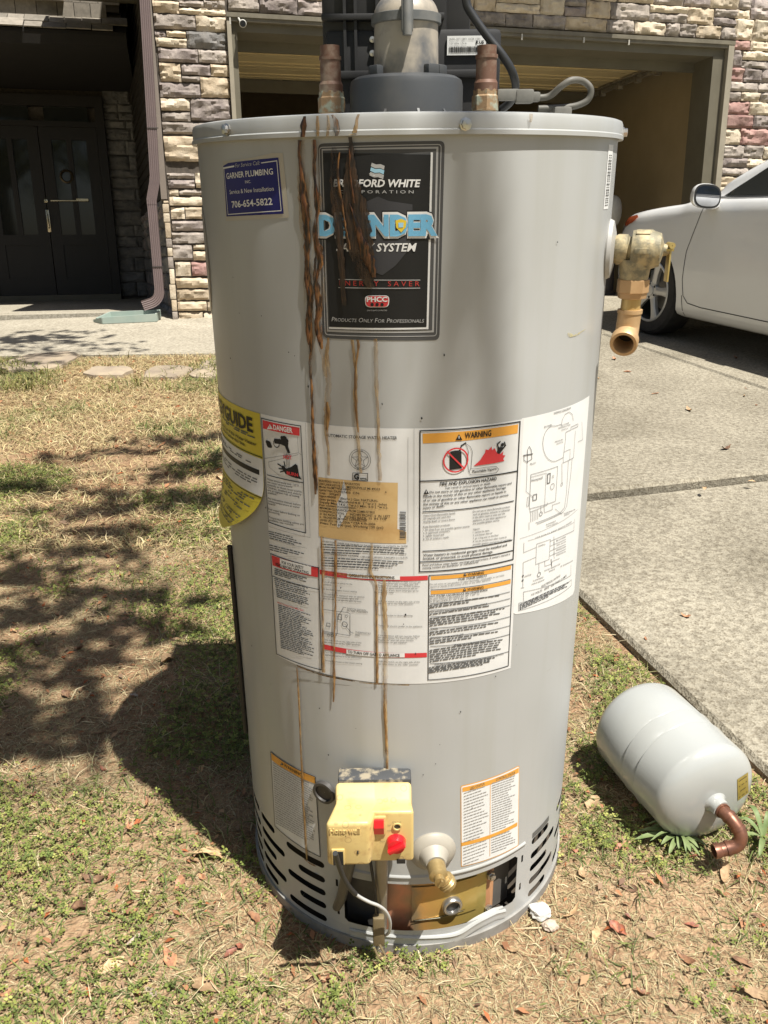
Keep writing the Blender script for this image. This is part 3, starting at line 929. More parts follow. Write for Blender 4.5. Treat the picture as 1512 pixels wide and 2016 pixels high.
CAR_BVH = BVHTree.FromPolygons([Vector(p) for p in cv], [tuple(f) for f in cfc])
# wheel arches are cut out of the shell
WHEELS = [(0.0, 0.335), (-2.70, 0.335)]
cut = MB()
for wx, rr in WHEELS:
    for sy in (-1, 1):
        ring0 = []; 
        M = Matrix.Translation((wx, sy * 0.60, 0.325)) @ Matrix.Rotation(-sy * math.pi / 2, 4, 'X')
        cut.lathe([(0.0005, 0), (rr, 0), (rr + 0.01, 0.6), (0.0005, 0.6)], 48, M)
cutter = cut.build('arch_cutter', M_BLACKP)
cutter.data.materials.clear(); cutter.data.materials.append(M_CAR); cutter.data.materials.append(M_BLACKP)
for p in cutter.data.polygons: p.material_index = 1
cutter.parent = car
md = car_shell.modifiers.new('arch', 'BOOLEAN'); md.operation = 'DIFFERENCE'; md.solver = 'EXACT'; md.object = cutter
bpy.context.view_layer.update()
dg = bpy.context.evaluated_depsgraph_get()
nm = bpy.data.meshes.new_from_object(car_shell.evaluated_get(dg))
car_shell.modifiers.clear()
car_shell.data = nm
bpy.data.objects.remove(cutter)
nm.shade_smooth(); nm.set_sharp_from_angle(angle=rad(40))

def side_pt(X, Z, off=0.003, sgn=1):
    h = CAR_BVH.ray_cast(Vector((X, sgn * 2.0, Z)), Vector((0, -sgn, 0)))
    if h[0] is None: return Vector((X, sgn * 0.6, Z))
    n = h[1]
    if n.y * sgn < 0: n = -n
    return h[0] + n * off
def side_line(pts, w, off=0.002, sgn=1, step=0.02):
    """thin strip lying on the car's side along (X, Z) points"""
    P = []
    for (a, b_) in zip(pts[:-1], pts[1:]):
        a = Vector(a); b_ = Vector(b_); k = max(1, int((b_ - a).length / step))
        for i in range(k): P.append(a.lerp(b_, i / k))
    P.append(Vector(pts[-1]))
    vs = []; fs = []
    for i, p in enumerate(P):
        t = (P[min(i+1, len(P)-1)] - P[max(i-1, 0)])
        t = t.normalized() if t.length > 0 else Vector((1, 0))
        nn = Vector((-t.y, t.x)) * w / 2
        vs += [side_pt(*(p + nn), off, sgn), side_pt(*(p - nn), off, sgn)]
    for i in range(len(P) - 1): fs.append((2*i, 2*i+1, 2*i+3, 2*i+2))
    return vs, fs
def side_patch(poly, off=0.004, sgn=1, step=0.03):
    """polygon in (X, Z) laid on the car's side"""
    bm = bmesh.new()
    bm.faces.new([bm.verts.new((x, z, 0)) for x, z in poly])
    xs_ = [p[0] for p in poly]; zs_ = [p[1] for p in poly]
    x = min(xs_) + step
    while x < max(xs_):
        bmesh.ops.bisect_plane(bm, geom=bm.verts[:] + bm.edges[:] + bm.faces[:], plane_co=(x, 0, 0), plane_no=(1, 0, 0)); x += step
    z = min(zs_) + step
    while z < max(zs_):
        bmesh.ops.bisect_plane(bm, geom=bm.verts[:] + bm.edges[:] + bm.faces[:], plane_co=(0, z, 0), plane_no=(0, 1, 0)); z += step
    bm.verts.index_update()
    vs = [side_pt(v.co.x, v.co.y, off, sgn) for v in bm.verts]
    fs = [[v.index for v in f.verts] for f in bm.faces]
    bm.free()
    return vs, fs
M_AGLASS, _, _N, _L, _b = nodes_of('car_glass')
_b.inputs['Base Color'].default_value = (0.018, 0.021, 0.02, 1); _b.inputs['Roughness'].default_value = 0.04; _b.inputs['Specular IOR Level'].default_value = 0.6
M_SEAM = pm('door_gap', (0.03, 0.03, 0.03), 0.7)
M_HEADL = pm('headlamp_lens', (0.42, 0.43, 0.43), 0.08, col2=(0.25, 0.26, 0.27), scale=30, coat=1.0)
M_AMBER = pm('amber_lens', (0.62, 0.13, 0.05), 0.15, coat=1.0)
for sgn in (1, -1):
    wpoly = [(-0.58, 0.968), (-2.95, 1.03), (-2.78, 1.20), (-2.45, 1.31), (-2.0, 1.345), (-1.55, 1.33), (-1.18, 1.255), (-0.86, 1.135)]
    MB().add(*side_patch(wpoly, 0.004, sgn)).build('side_window', M_AGLASS, car, smooth=30)
    for seam in ([(-0.505, 0.925), (-0.47, 0.80), (-0.41, 0.62), (-0.40, 0.44), (-0.415, 0.33), (-0.46, 0.285), (-0.60, 0.272), (-1.52, 0.268)],
                 [(-1.52, 0.268), (-1.56, 0.6), (-1.58, 0.96)], [(-1.60, 0.268), (-2.1, 0.27), (-2.34, 0.45), (-2.45, 0.7), (-2.5, 1.0)],
                 [(-0.40, 0.33), (-0.405, 0.19)]):
        vs, fs = side_line(seam, 0.006, 0.0015, sgn)
        MB().add(vs, fs).build('door_seam', M_SEAM, car)
    vs, fs = side_line([(-0.56, 0.958), (-1.5, 0.99), (-2.95, 1.022)], 0.012, 0.006, sgn)
    MB().add(vs, fs).build('belt_moulding', M_BLACKP, car)
    hp_ = [(0.70, 0.60), (0.80, 0.62), (0.74, 0.71), (0.55, 0.775), (0.33, 0.80), (0.30, 0.785), (0.42, 0.735), (0.58, 0.66)]
    MB().add(*side_patch(hp_, 0.004, sgn, 0.02)).build('headlight', M_HEADL, car, smooth=30)
    MB().add(*side_patch([(0.22, 0.812), (0.26, 0.828), (0.46, 0.800), (0.52, 0.752), (0.42, 0.742), (0.30, 0.772)], 0.007, sgn, 0.02)).build('turn_signal', M_AMBER, car, smooth=30)
    # door handle
    hx = -1.35; q = side_pt(hx, 0.80, 0.0, sgn)
    MB().box((hx - 0.09, q.y - 0.01 * sgn if sgn > 0 else q.y - 0.03, 0.785), (hx + 0.09, q.y + 0.03 if sgn > 0 else q.y + 0.01, 0.815), bev=0.008).build('door_handle', M_CAR, car, smooth=40)
    # mirror: shell, glass, foot
    mx, my, mz = -0.64, sgn * 0.955, 0.972
    ms = MB()
    vs = []; fs = []
    nu, nv = 20, 10
    for j in range(nv + 1):
        for i in range(nu):
            a = 2 * math.pi * i / nu; t = j / nv
            rr = math.sqrt(max(0, 1 - (t * 0.98) ** 2)) if t > 0 else 1.0
            cx_, cz_ = math.cos(a), math.sin(a)
            sx_ = math.copysign(abs(cx_) ** 0.7, cx_); sz_ = math.copysign(abs(cz_) ** 0.75, cz_)
            vs.append((mx + 0.10 * t, my + sgn * 0.105 * sx_ * rr * (1.0 - 0.1 * sz_), mz + 0.075 * sz_ * rr + 0.012 * sx_))
    for j in range(nv):
        for i in range(nu):
            i2 = (i + 1) % nu
            fs.append((j*nu+i, j*nu+i2, (j+1)*nu+i2, (j+1)*nu+i))
    fs.append(tuple(range(nu))); fs.append(tuple(range(nv*nu, nv*nu+nu)))
    mir = ms.add(vs, fs).build('side_mirror', M_CAR, car, smooth=50)
    gl = [(mx - 0.004, my + sgn * 0.090 * math.copysign(abs(math.cos(a)) ** 0.7, math.cos(a)), mz + 0.060 * math.copysign(abs(math.sin(a)) ** 0.75, math.sin(a)) + 0.010 * math.cos(a)) for a in [2*math.pi*i/24 for i in range(24)]]
    MB().add([(mx - 0.002, my + (p[1] - my) * 1.14, mz + (p[2] - mz) * 1.18) for p in gl], [tuple(range(24))]).build('mirror_rim', M_BLACKP, mir)
    MB().add(gl, [tuple(range(24))]).build('mirror_glass', pm('mirror', (0.75, 0.76, 0.78), 0.02, metal=1.0), mir)
    ft = MB().tube([(mx + 0.06, my - sgn * 0.09, mz - 0.03), (mx + 0.07, my - sgn * 0.14, mz - 0.045)], [0.035, 0.03], 10)
    ft.build('mirror_foot', M_BLACKP, mir, smooth=40)
# windscreen and rear window
def top_patch(X0, X1, yf, off=0.004, n=14):
    vs = []; fs = []
    for i in range(n + 1):
        X = X0 + (X1 - X0) * i / n
        for k in range(n + 1):
            y = yf(X) * (2 * k / n - 1)
            h = CAR_BVH.ray_cast(Vector((X, y, 3)), Vector((0, 0, -1)))
            nrm = h[1] if h[1].z > 0 else -h[1]
            vs.append(h[0] + nrm * off)
    for i in range(n):
        for k in range(n):
            fs.append((i*(n+1)+k, (i+1)*(n+1)+k, (i+1)*(n+1)+k+1, i*(n+1)+k+1))
    return vs, fs
MB().add(*top_patch(-0.44, -1.24, lambda X: 0.60 + (X + 0.44) * 0.12)).build('windscreen', M_AGLASS, car, smooth=30)
MB().add(*top_patch(-2.62, -3.22, lambda X: 0.52)).build('rear_window', M_AGLASS, car, smooth=30)
# wheels
M_TYRE = pm('tyre_rubber', (0.022, 0.021, 0.02), 0.85, col2=(0.035, 0.032, 0.03), scale=20)
M_RIM = pm('alloy', (0.60, 0.59, 0.57), 0.35, metal=0.35, col2=(0.54, 0.53, 0.51), scale=6)
M_RIMIN = pm('wheel_well', (0.05, 0.048, 0.045), 0.6, metal=0.2)
for wx, rr in WHEELS:
    for sy in (1, -1):
        M = Matrix.Translation((wx, sy * 0.655, 0.316)) @ Matrix.Rotation(-sy * math.pi / 2, 4, 'X')
        w = empty('wheel'); w.parent = car; w.matrix_local = M
        MB().lathe([(0.208, 0.01), (0.235, -0.002), (0.29, 0.0), (0.311, 0.022), (0.316, 0.05), (0.316, 0.16), (0.311, 0.185), (0.29, 0.205), (0.235, 0.206), (0.213, 0.198), (0.208, 0.19)], 64).build('tyre', M_TYRE, w, smooth=30)
        MB().lathe([(0.217, 0.205), (0.222, 0.199), (0.214, 0.192), (0.206, 0.15), (0.205, 0.02)], 64).lathe([(0.0005, 0.06), (0.206, 0.06)], 48).build('barrel', M_RIMIN, w, smooth=40)
        sp = MB()
        sp.lathe([(0.217, 0.207), (0.2225, 0.202), (0.220, 0.195), (0.206, 0.195), (0.206, 0.204)], 64, closed=True)
        for k in range(5):
            a = rad(90 + 72 * k + 20)
            Mk = Matrix.Rotation(a, 4, 'Z')
            vs = []; fs = []
            for (r, wd_, zt_) in ((0.035, 0.034, 0.185), (0.075, 0.027, 0.19), (0.13, 0.026, 0.194), (0.18, 0.034, 0.196), (0.213, 0.05, 0.198)):
                vs += [(r, -wd_, zt_ - 0.008), (r, -wd_ * 0.45, zt_), (r, wd_ * 0.45, zt_), (r, wd_, zt_ - 0.008), (r, wd_ * 0.9, zt_ - 0.035), (r, -wd_ * 0.9, zt_ - 0.035)]
            for j in range(4):
                for q in range(6):
                    q2 = (q + 1) % 6
                    fs.append((j*6+q, j*6+q2, (j+1)*6+q2, (j+1)*6+q))
            sp.add(vs, fs, Mk)
        sp.lathe([(0.062, 0.165), (0.06, 0.188), (0.036, 0.19), (0.034, 0.197), (0.0005, 0.198)], 32)
        rim = sp.build('rim', M_RIM, w, smooth=35)
        for k in range(5):
            a = rad(90 + 72 * k + 56)
            ln = MB().lathe([(0.0085, 0.17), (0.0085, 0.1915), (0.0005, 0.1915)], 10, Matrix.Translation((0.050 * math.cos(a), 0.050 * math.sin(a), 0)))
            ln.build('lug_nut', M_BLACKP, w, smooth=40)
        MB().lathe([(0.0005, 0.062), (0.14, 0.062), (0.14, 0.075), (0.0005, 0.075)], 40).build('brake_disc', pm('brake', (0.3, 0.29, 0.28), 0.4, metal=0.8), w, smooth=40)
        MB().box((0.07, -0.13, 0.05), (0.15, -0.04, 0.1), bev=0.01).build('caliper', pm('caliper_metal', (0.45, 0.45, 0.43), 0.5), w)
# lower grille and plate-less nose
MB().box((0.875, -0.28, 0.36), (0.90, 0.28, 0.50), bev=0.01).build('grille', M_BLACKP, car)
# ================================================================== WATER HEATER
MH = Matrix.Translation((HX, HY, 0))
heater = empty('water_heater', SITE @ MH, 'tall grey gas water heater with rust streaks and many labels standing on the lawn', 'water heater')
def cyl(th, z, r=HR):
    return Vector((r * math.sin(th), -r * math.cos(th), z))

def jacket_material():
    mt, nt, N, L, b = nodes_of('grey_jacket_paint')
    tc = N.new('ShaderNodeTexCoord')
    n1 = N.new('ShaderNodeTexNoise'); n1.inputs['Scale'].default_value = 3.5; n1.inputs['Detail'].default_value = 5
    mp = N.new('ShaderNodeMapping'); mp.inputs['Scale'].default_value = (14, 14, 0.9)
    n2 = N.new('ShaderNodeTexNoise'); n2.inputs['Scale'].default_value = 2.0; n2.inputs['Detail'].default_value = 6
    vo = N.new('ShaderNodeTexVoronoi'); vo.inputs['Scale'].default_value = 17.0
    L.new(tc.outputs['Object'], n1.inputs['Vector']); L.new(tc.outputs['Object'], mp.inputs['Vector']); L.new(mp.outputs[0], n2.inputs['Vector'])
    L.new(tc.outputs['Object'], vo.inputs['Vector'])
    r1 = N.new('ShaderNodeValToRGB')
    r1.color_ramp.elements[0].position = 0.3; r1.color_ramp.elements[0].color = (0.365, 0.37, 0.358, 1)
    r1.color_ramp.elements[1].position = 0.7; r1.color_ramp.elements[1].color = (0.41, 0.415, 0.405, 1)
    L.new(n1.outputs['Fac'], r1.inputs['Fac'])
    r2 = N.new('ShaderNodeValToRGB')
    r2.color_ramp.elements[0].position = 0.25; r2.color_ramp.elements[0].color = (0.93, 0.92, 0.88, 1)
    r2.color_ramp.elements[1].position = 0.5; r2.color_ramp.elements[1].color = (1, 1, 1, 1)
    L.new(n2.outputs['Fac'], r2.inputs['Fac'])
    m1 = N.new('ShaderNodeMix'); m1.data_type = 'RGBA'; m1.blend_type = 'MULTIPLY'; m1.inputs[0].default_value = 1.0
    L.new(r1.outputs['Color'], m1.inputs[6]); L.new(r2.outputs['Color'], m1.inputs[7])
    # sparse dark specks
    r3 = N.new('ShaderNodeValToRGB')
    r3.color_ramp.elements[0].position = 0.035; r3.color_ramp.elements[0].color = (1, 1, 1, 1)
    r3.color_ramp.elements[1].position = 0.055; r3.color_ramp.elements[1].color = (0, 0, 0, 1)
    L.new(vo.outputs['Distance'], r3.inputs['Fac'])
    sp = N.new('ShaderNodeSeparateColor'); L.new(vo.outputs['Color'], sp.inputs[0])
    gt = N.new('ShaderNodeMath'); gt.operation = 'GREATER_THAN'; gt.inputs[1].default_value = 0.975
    L.new(sp.outputs[0], gt.inputs[0])
    mu = N.new('ShaderNodeMath'); mu.operation = 'MULTIPLY'; L.new(gt.outputs[0], mu.inputs[0]); L.new(r3.outputs['Color'], mu.inputs[1])
    mu2 = N.new('ShaderNodeMath'); mu2.operation = 'MULTIPLY'; mu2.inputs[1].default_value = 0.8; L.new(mu.outputs[0], mu2.inputs[0])
    m2 = N.new('ShaderNodeMix'); m2.data_type = 'RGBA'
    L.new(mu2.outputs[0], m2.inputs[0]); L.new(m1.outputs[2], m2.inputs[6]); m2.inputs[7].default_value = (0.09, 0.07, 0.05, 1)
    L.new(m2.outputs[2], b.inputs['Base Color'])
    b.inputs['Roughness'].default_value = 0.36
    b.inputs['Specular IOR Level'].default_value = 0.5
    nb = N.new('ShaderNodeTexNoise'); nb.inputs['Scale'].default_value = 5.0; nb.inputs['Detail'].default_value = 1
    L.new(tc.outputs['Object'], nb.inputs['Vector'])
    bp = N.new('ShaderNodeBump'); bp.inputs['Strength'].default_value = 0.22; bp.inputs['Distance'].default_value = 0.012
    L.new(nb.outputs['Fac'], bp.inputs['Height']); L.new(bp.outputs['Normal'], b.inputs['Normal'])
    return mt
M_JACKET = jacket_material()
M_GALV = pm('galvanised', (0.30, 0.29, 0.27), 0.6, metal=0.1, col2=(0.20, 0.19, 0.17), scale=22, detail=3, rvar=0.12)
M_BLACK = pm('black_abs', (0.010, 0.010, 0.011), 0.55, col2=(0.022, 0.021, 0.02), scale=12)
M_DUSTY = pm('dusty_grey_plastic', (0.048, 0.051, 0.054), 0.5, col2=(0.085, 0.08, 0.072), scale=9, lo=0.45, hi=0.7)
M_INSIDE = pm('dark_inside', (0.03, 0.024, 0.018), 0.9, col2=(0.06, 0.045, 0.03), scale=20)
M_BRASS = pm('brass', (0.46, 0.35, 0.17), 0.42, metal=0.6, col2=(0.36, 0.25, 0.10), scale=40, rvar=0.1)
M_BRASSDULL = pm('dull_brass', (0.52, 0.38, 0.18), 0.5, metal=0.45, col2=(0.42, 0.30, 0.15), scale=35, bump=0.2)
M_COPPER = pm('aged_copper', (0.30, 0.13, 0.06), 0.4, metal=0.7, col2=(0.16, 0.07, 0.04), scale=26, lo=0.4, hi=0.62, rvar=0.1)
M_SCREW = pm('screw_zinc', (0.6, 0.58, 0.54), 0.3, metal=0.9)

# ---- jacket
SK_T = 0.172
MB().lathe([(HR, SK_T), (HR, 0.45), (HR, 0.8), (HR, 1.183)], 256).build('jacket', M_JACKET, heater, smooth=40)
CAPR = 0.2848
cap = MB().lathe([(HR + 0.0005, 1.1795), (CAPR + 0.0016, 1.1790), (CAPR + 0.0016, 1.1835), (CAPR, 1.1848), (CAPR, 1.1965), (CAPR - 0.0015, 1.2000), (CAPR - 0.0048, 1.2012), (CAPR - 0.009, 1.2002), (CAPR - 0.012, 1.196), (0.001, 1.1975)], 256)
cap.build('top_cap', M_JACKET, heater, smooth=35)

def flat_fill(outer, holes, step_s):
    """2-D outline with holes, filled, cut into strips so that it can be bent"""
    cu = bpy.data.curves.new('tmp', 'CURVE'); cu.dimensions = '2D'; cu.fill_mode = 'BOTH'
    for poly in [outer] + holes:
        sp = cu.splines.new('POLY'); sp.points.add(len(poly) - 1)
        for p, (x, y) in zip(sp.points, poly): p.co = (x, y, 0, 1)
        sp.use_cyclic_u = True
    ob = bpy.data.objects.new('tmp', cu); COL.objects.link(ob)
    me = bpy.data.meshes.new_from_object(ob)
    bm = bmesh.new(); bm.from_mesh(me)
    bpy.data.objects.remove(ob); bpy.data.curves.remove(cu); bpy.data.meshes.remove(me)
    xs_ = [p[0] for p in outer]
    x = math.ceil(min(xs_) / step_s) * step_s
    while x < max(xs_):
        bmesh.ops.bisect_plane(bm, geom=bm.verts[:] + bm.edges[:] + bm.faces[:], plane_co=(x, 0, 0), plane_no=(1, 0, 0), dist=1e-6)
        x += step_s
    bm.verts.index_update()
    v = [(q.co.x, q.co.y) for q in bm.verts]; f = [[q.index for q in fc.verts] for fc in bm.faces]
    bm.free()
    return v, f

def slot(s0, s1, z, h):
    r = h / 2; out = []
    for k in range(7):
        a = -math.pi/2 + math.pi * k / 6
        out.append((s1 - r + r * math.cos(a), z + r * math.sin(a)))
    for k in range(7):
        a = math.pi/2 + math.pi * k / 6
        out.append((s0 + r + r * math.cos(a), z + r * math.sin(a)))
    return out
D = rad(1) * HR
holes = []
ZR = (0.1425, 0.1125, 0.0855, 0.058, 0.0305)
def group(t0, t1, inset, which, flip):
    for k, z in enumerate(ZR):
        long = (k % 2 == which)
        a, b_ = t0, t1
        if not long:
            if flip: b_ = t1 - inset
            else: a = t0 + inset
        holes.append(slot(a * D, b_ * D, z, 0.0125))
group(-45.6, -29.0, 5.5, 0, False)
group(-63.0, -47.0, 5.5, 1, True)
group(44.2, 61.0, 5.8, 1, True)
group(63.0, 79.0, 5.5, 0, False)
for a in (-81, -99, -117, -135, -153, -171, 82, 100, 118, 136, 154):
    group(a, a + 16, 5.5, (a // 2) % 2, a % 4 == 0)
OP_T0, OP_T1, OP_Z0, OP_Z1 = -22.2, 37.3, 0.044, 0.139
holes.append([(OP_T0*D, OP_Z0 + .006), (OP_T0*D + .006, OP_Z0), (OP_T1*D - .006, OP_Z0), (OP_T1*D, OP_Z0 + .006), (OP_T1*D, OP_Z1 - .006), (OP_T1*D - .006, OP_Z1), (OP_T0*D + .006, OP_Z1), (OP_T0*D, OP_Z1 - .006)])
for (t, z) in ((39.6, 0.124), (39.4, 0.066), (-24.6, 0.118), (-24.4, 0.06)):
    holes.append([(t*D - .002, z - .007), (t*D + .002, z - .007), (t*D + .002, z + .007), (t*D - .002, z + .007)])
fv, ff = flat_fill([(-180*D, 0.008), (180*D, 0.008), (180*D, SK_T + 0.0005), (-180*D, SK_T + 0.0005)], holes, 2.0 * D)
sk = MB().add([cyl(s / HR, z) for s, z in fv], ff).build('skirt', M_JACKET, heater, fix=False)
me = sk.data
me.shade_smooth()
me.normals_split_custom_set_from_vertices([Vector((v.co.x, v.co.y, 0)).normalized() for v in me.vertices])
MB().lathe([(0.2832, -0.006), (0.2836, 0.0), (0.2836, 0.0155), (0.2815, 0.0160), (0.279, 0.0160)], 192).build('base_ring', M_GALV, heater, smooth=30)
MB().lathe([(0.232, 0.0), (0.236, 0.17)], 96).lathe([(0.28, 0.175), (0.001, 0.178)], 96).lathe([(0.275, 0.012), (0.001, 0.012)], 64).build('inner_shield', M_INSIDE, heater, smooth=40)
# pressed bead above the opening and the rolled lip below it
def band(t0, t1, prof, n=60, zf=None, rf=None):
    """strip of cross-section prof [(dr, dz)] swept round the jacket from t0 to t1 (degrees)"""
    vs = []; fs = []; m_ = len(prof)
    for i in range(n + 1):
        t = t0 + (t1 - t0) * i / n
        zz = zf(t) if zf else 0.0; rr = rf(t) if rf else 0.0
        for (dr, dz) in prof: vs.append(cyl(rad(t), zz + dz, HR + dr + rr))
    for i in range(n):
        for k in range(m_ - 1):
            fs.append((i*m_+k, (i+1)*m_+k, (i+1)*m_+k+1, i*m_+k+1))
    return vs, fs
MB().add(*band(-22, 40.5, [(-.0005, -.004), (.0022, -.0015), (.0022, .0015), (-.0005, .004)], zf=lambda t: 0.1535)).build('bead', M_JACKET, heater, smooth=50)
lipw = lambda t: 0.5 + 0.5 * math.tanh((t - 18) / 3.5)
MB().add(*band(-20.5, 33.0, [(.0012, -.0150), (.0016, -.009), (.0010, -.005), (.0030, 0.0), (.0012, .0028), (-.007, .0032)], 90,
    zf=lambda t: 0.0285 + 0.003 * math.cos(rad((t + 8) * 6)) * (1 - lipw(t)) + 0.013 * lipw(t) * (1 - max(0, (t - 29) / 8)),
    rf=lambda t: 0.0025 * math.exp(-((t - 16) / 7) ** 2))).build('lower_lip', M_JACKET, heater, smooth=50)

# ---- combustion opening: zinc-yellow burner door, sight glass, copper wool, bolts
def zinc_mat():
    mt, nt, N, L, b = nodes_of('yellow_zinc')
    tc = N.new('ShaderNodeTexCoord'); n = N.new('ShaderNodeTexNoise'); n.inputs['Scale'].default_value = 22; n.inputs['Detail'].default_value = 5
    L.new(tc.outputs['Object'], n.inputs['Vector'])
    sx = N.new('ShaderNodeSeparateXYZ'); L.new(tc.outputs['Object'], sx.inputs[0])
    mr = N.new('ShaderNodeMapRange'); mr.inputs['From Min'].default_value = -0.06; mr.inputs['From Max'].default_value = 0.13
    L.new(sx.outputs['X'], mr.inputs['Value'])
    ma = N.new('ShaderNodeMath'); ma.operation = 'MULTIPLY_ADD'; ma.inputs[1].default_value = 0.5; L.new(n.outputs['Fac'], ma.inputs[0])
    sb2 = N.new('ShaderNodeMath'); sb2.operation = 'SUBTRACT'; sb2.inputs[1].default_value = 0.25; L.new(mr.outputs[0], sb2.inputs[0]); L.new(sb2.outputs[0], ma.inputs[2])
    r = N.new('ShaderNodeValToRGB')
    r.color_ramp.elements[0].position = 0.0; r.color_ramp.elements[0].color = (0.34, 0.20, 0.12, 1)
    r.color_ramp.elements[1].position = 1.0; r.color_ramp.elements[1].color = (0.36, 0.29, 0.085, 1)
    for ps, c in ((0.18, (0.52, 0.23, 0.13, 1)), (0.32, (0.30, 0.22, 0.12, 1)), (0.45, (0.55, 0.30, 0.09, 1)), (0.7, (0.44, 0.29, 0.075, 1))):
        e_ = r.color_ramp.elements.new(ps); e_.color = c
    L.new(ma.outputs[0], r.inputs['Fac']); L.new(r.outputs['Color'], b.inputs['Base Color'])
    b.inputs['Metallic'].default_value = 0.3; b.inputs['Roughness'].default_value = 0.3
    return mt
M_ZINC = zinc_mat()
RI = 0.258
bd = MB()
def rband(t0, t1, z0, z1, r, n=24):
    vs = []; fs = []
    for i in range(n + 1):
        t = rad(t0 + (t1 - t0) * i / n)
        vs += [cyl(t, z0, r), cyl(t, z1, r)]
    for i in range(n): fs.append((2*i, 2*i+2, 2*i+3, 2*i+1))
    return vs, fs
bd.add(*rband(-11, 28, 0.018, 0.16, RI))
bd.add(*rband(0, 24, 0.042, 0.112, RI + 0.002))
burner = bd.build('burner_door', M_ZINC, heater, smooth=40)
th, z_ = K(888, 1778, RI)
Msg = frame(cyl(th, z_, RI + 0.002), (math.sin(th), -math.cos(th), 0))
MB().lathe([(0.0165, 0.0), (0.0165, 0.006), (0.0145, 0.0085), (0.0118, 0.0085), (0.0112, 0.003)], 36, Msg).build('sight_glass_ring', M_SCREW, burner, smooth=40)
MB().lathe([(0.0112, 0.003), (0.0005, 0.003)], 30, Msg).build('sight_glass', pm('dark_sight_glass', (0.03, 0.03, 0.032), 0.35), burner)
MB().add(*[[cyl(rad(t), z, RI + 0.004) for t, z in ((0.5, 0.046), (10, 0.048), (19, 0.052), (19, 0.050), (10, 0.0455), (0.5, 0.0435))], [(0, 1, 2, 3, 4, 5)]]).build('pressed_rib', pm('bright_zinc', (0.7, 0.66, 0.5), 0.25, metal=1.0), burner)
for (px, py) in ((965, 1722), (960, 1787)):
    th, z_ = K(px, py, RI)
    MB().lathe([(0.0075, 0), (0.0075, 0.004), (0.005, 0.0045), (0.005, 0.009), (0.0005, 0.0095)], 6, frame(cyl(th, z_, RI), (math.sin(th), -math.cos(th), 0))).build('bolt', M_SCREW, burner)
MB().add(*rband(27.6, 31.5, 0.025, 0.13, RI - 0.002)).build('copper_gasket', pm('fibre_gasket', (0.42, 0.2, 0.09), 0.7, col2=(0.62, 0.38, 0.2), scale=60, stretch=(1, 1, 0.1)), heater, smooth=40)
MB().add(*rband(-24, -11, 0.018, 0.16, RI - 0.004)).build('side_plate', pm('grey_plate', (0.11, 0.105, 0.095), 0.5, metal=0.3, col2=(0.07, 0.065, 0.06), scale=12), heater, smooth=40)
MB().add(*rband(31.5, 40, 0.018, 0.16, RI - 0.006)).build('side_plate', pm('grey_plate_b', (0.12, 0.11, 0.095), 0.6), heater, smooth=40)
# pilot bracket, wires and manifold tube under the control
mfx, mfz = KP(745, 1760, -0.275)
MB().tube([(mfx + 0.006, -0.30, 0.27), (mfx + 0.006, -0.30, 0.20), (mfx + 0.004, -0.278, 0.11), (mfx + 0.003, -0.272, 0.045)], 0.0095, 14).build('burner_tube', pm('tube_aluminium', (0.32, 0.28, 0.22), 0.45, metal=0.6), heater, smooth=40)
MB().tube([(mfx - 0.035, -0.30, 0.27), (mfx - 0.040, -0.29, 0.20), (mfx - 0.058, -0.268, 0.10), (mfx - 0.066, -0.262, 0.075)], [0.009, 0.009, 0.008, 0.007], 12).build('gas_tube', pm('grey_tube', (0.13, 0.12, 0.10), 0.5, metal=0.4), heater, smooth=40)
M_WIRE = pm('black_wire', (0.02, 0.02, 0.02), 0.5)
wires = MB()
wires.tube([(mfx - 0.016, -0.31, 0.27), (mfx - 0.012, -0.30, 0.22), (mfx - 0.006, -0.30, 0.16), (mfx - 0.001, -0.295, 0.10), (mfx + 0.001, -0.292, 0.055)], 0.0022, 8)
wires.tube([(mfx - 0.01, -0.31, 0.265), (mfx + 0.012, -0.315, 0.235), (mfx + 0.03, -0.31, 0.24), (mfx + 0.034, -0.30, 0.265)], 0.004, 8)
wires.tube([(mfx - 0.004, -0.31, 0.262), (mfx + 0.014, -0.318, 0.228), (mfx + 0.032, -0.312, 0.232), (mfx + 0.036, -0.30, 0.262)], 0.003, 8)
wires.build('pilot_wire', M_WIRE, heater, smooth=50)
yw_ = []
pts_c = [(660, 1680), (668, 1706), (680, 1735), (700, 1760), (725, 1775), (745, 1783), (760, 1795), (768, 1815), (766, 1835), (757, 1842)]
for i, (px, py) in enumerate(pts_c):
    yl = -0.40 + 0.012 * i
    x, z = KP(px, py, yl)
    yw_.append(Vector((x, yl, z)))
def smooth_path(P, n=6):
    return [Vector(p) for p in cr_interp([tuple(p) for p in P], n)]
sp_ = smooth_path(yw_)
k3 = len(sp_) // 3
MB().tube(sp_[:k3 + 1], 0.0036, 10).build('cord_sleeve', M_WIRE, heater, smooth=50)
MB().tube(sp_[k3:], 0.0024, 10).build('igniter_cord', pm('grey_cord', (0.52, 0.52, 0.50), 0.4), heater, smooth=50)
cxk, czk = KP(747, 1830, -0.30)
MB().box((cxk - 0.010, -0.308, czk - 0.028), (cxk + 0.008, -0.296, czk + 0.03), bev=0.004).tube([(cxk, -0.31, czk - 0.02), (cxk + 0.008, -0.316, czk - 0.034), (cxk - 0.002, -0.314, czk - 0.042), (cxk - 0.008, -0.308, czk - 0.03)], 0.002, 8).build('wire_connector', pm('dirty_connector', (0.16, 0.12, 0.06), 0.6), heater, smooth=40)

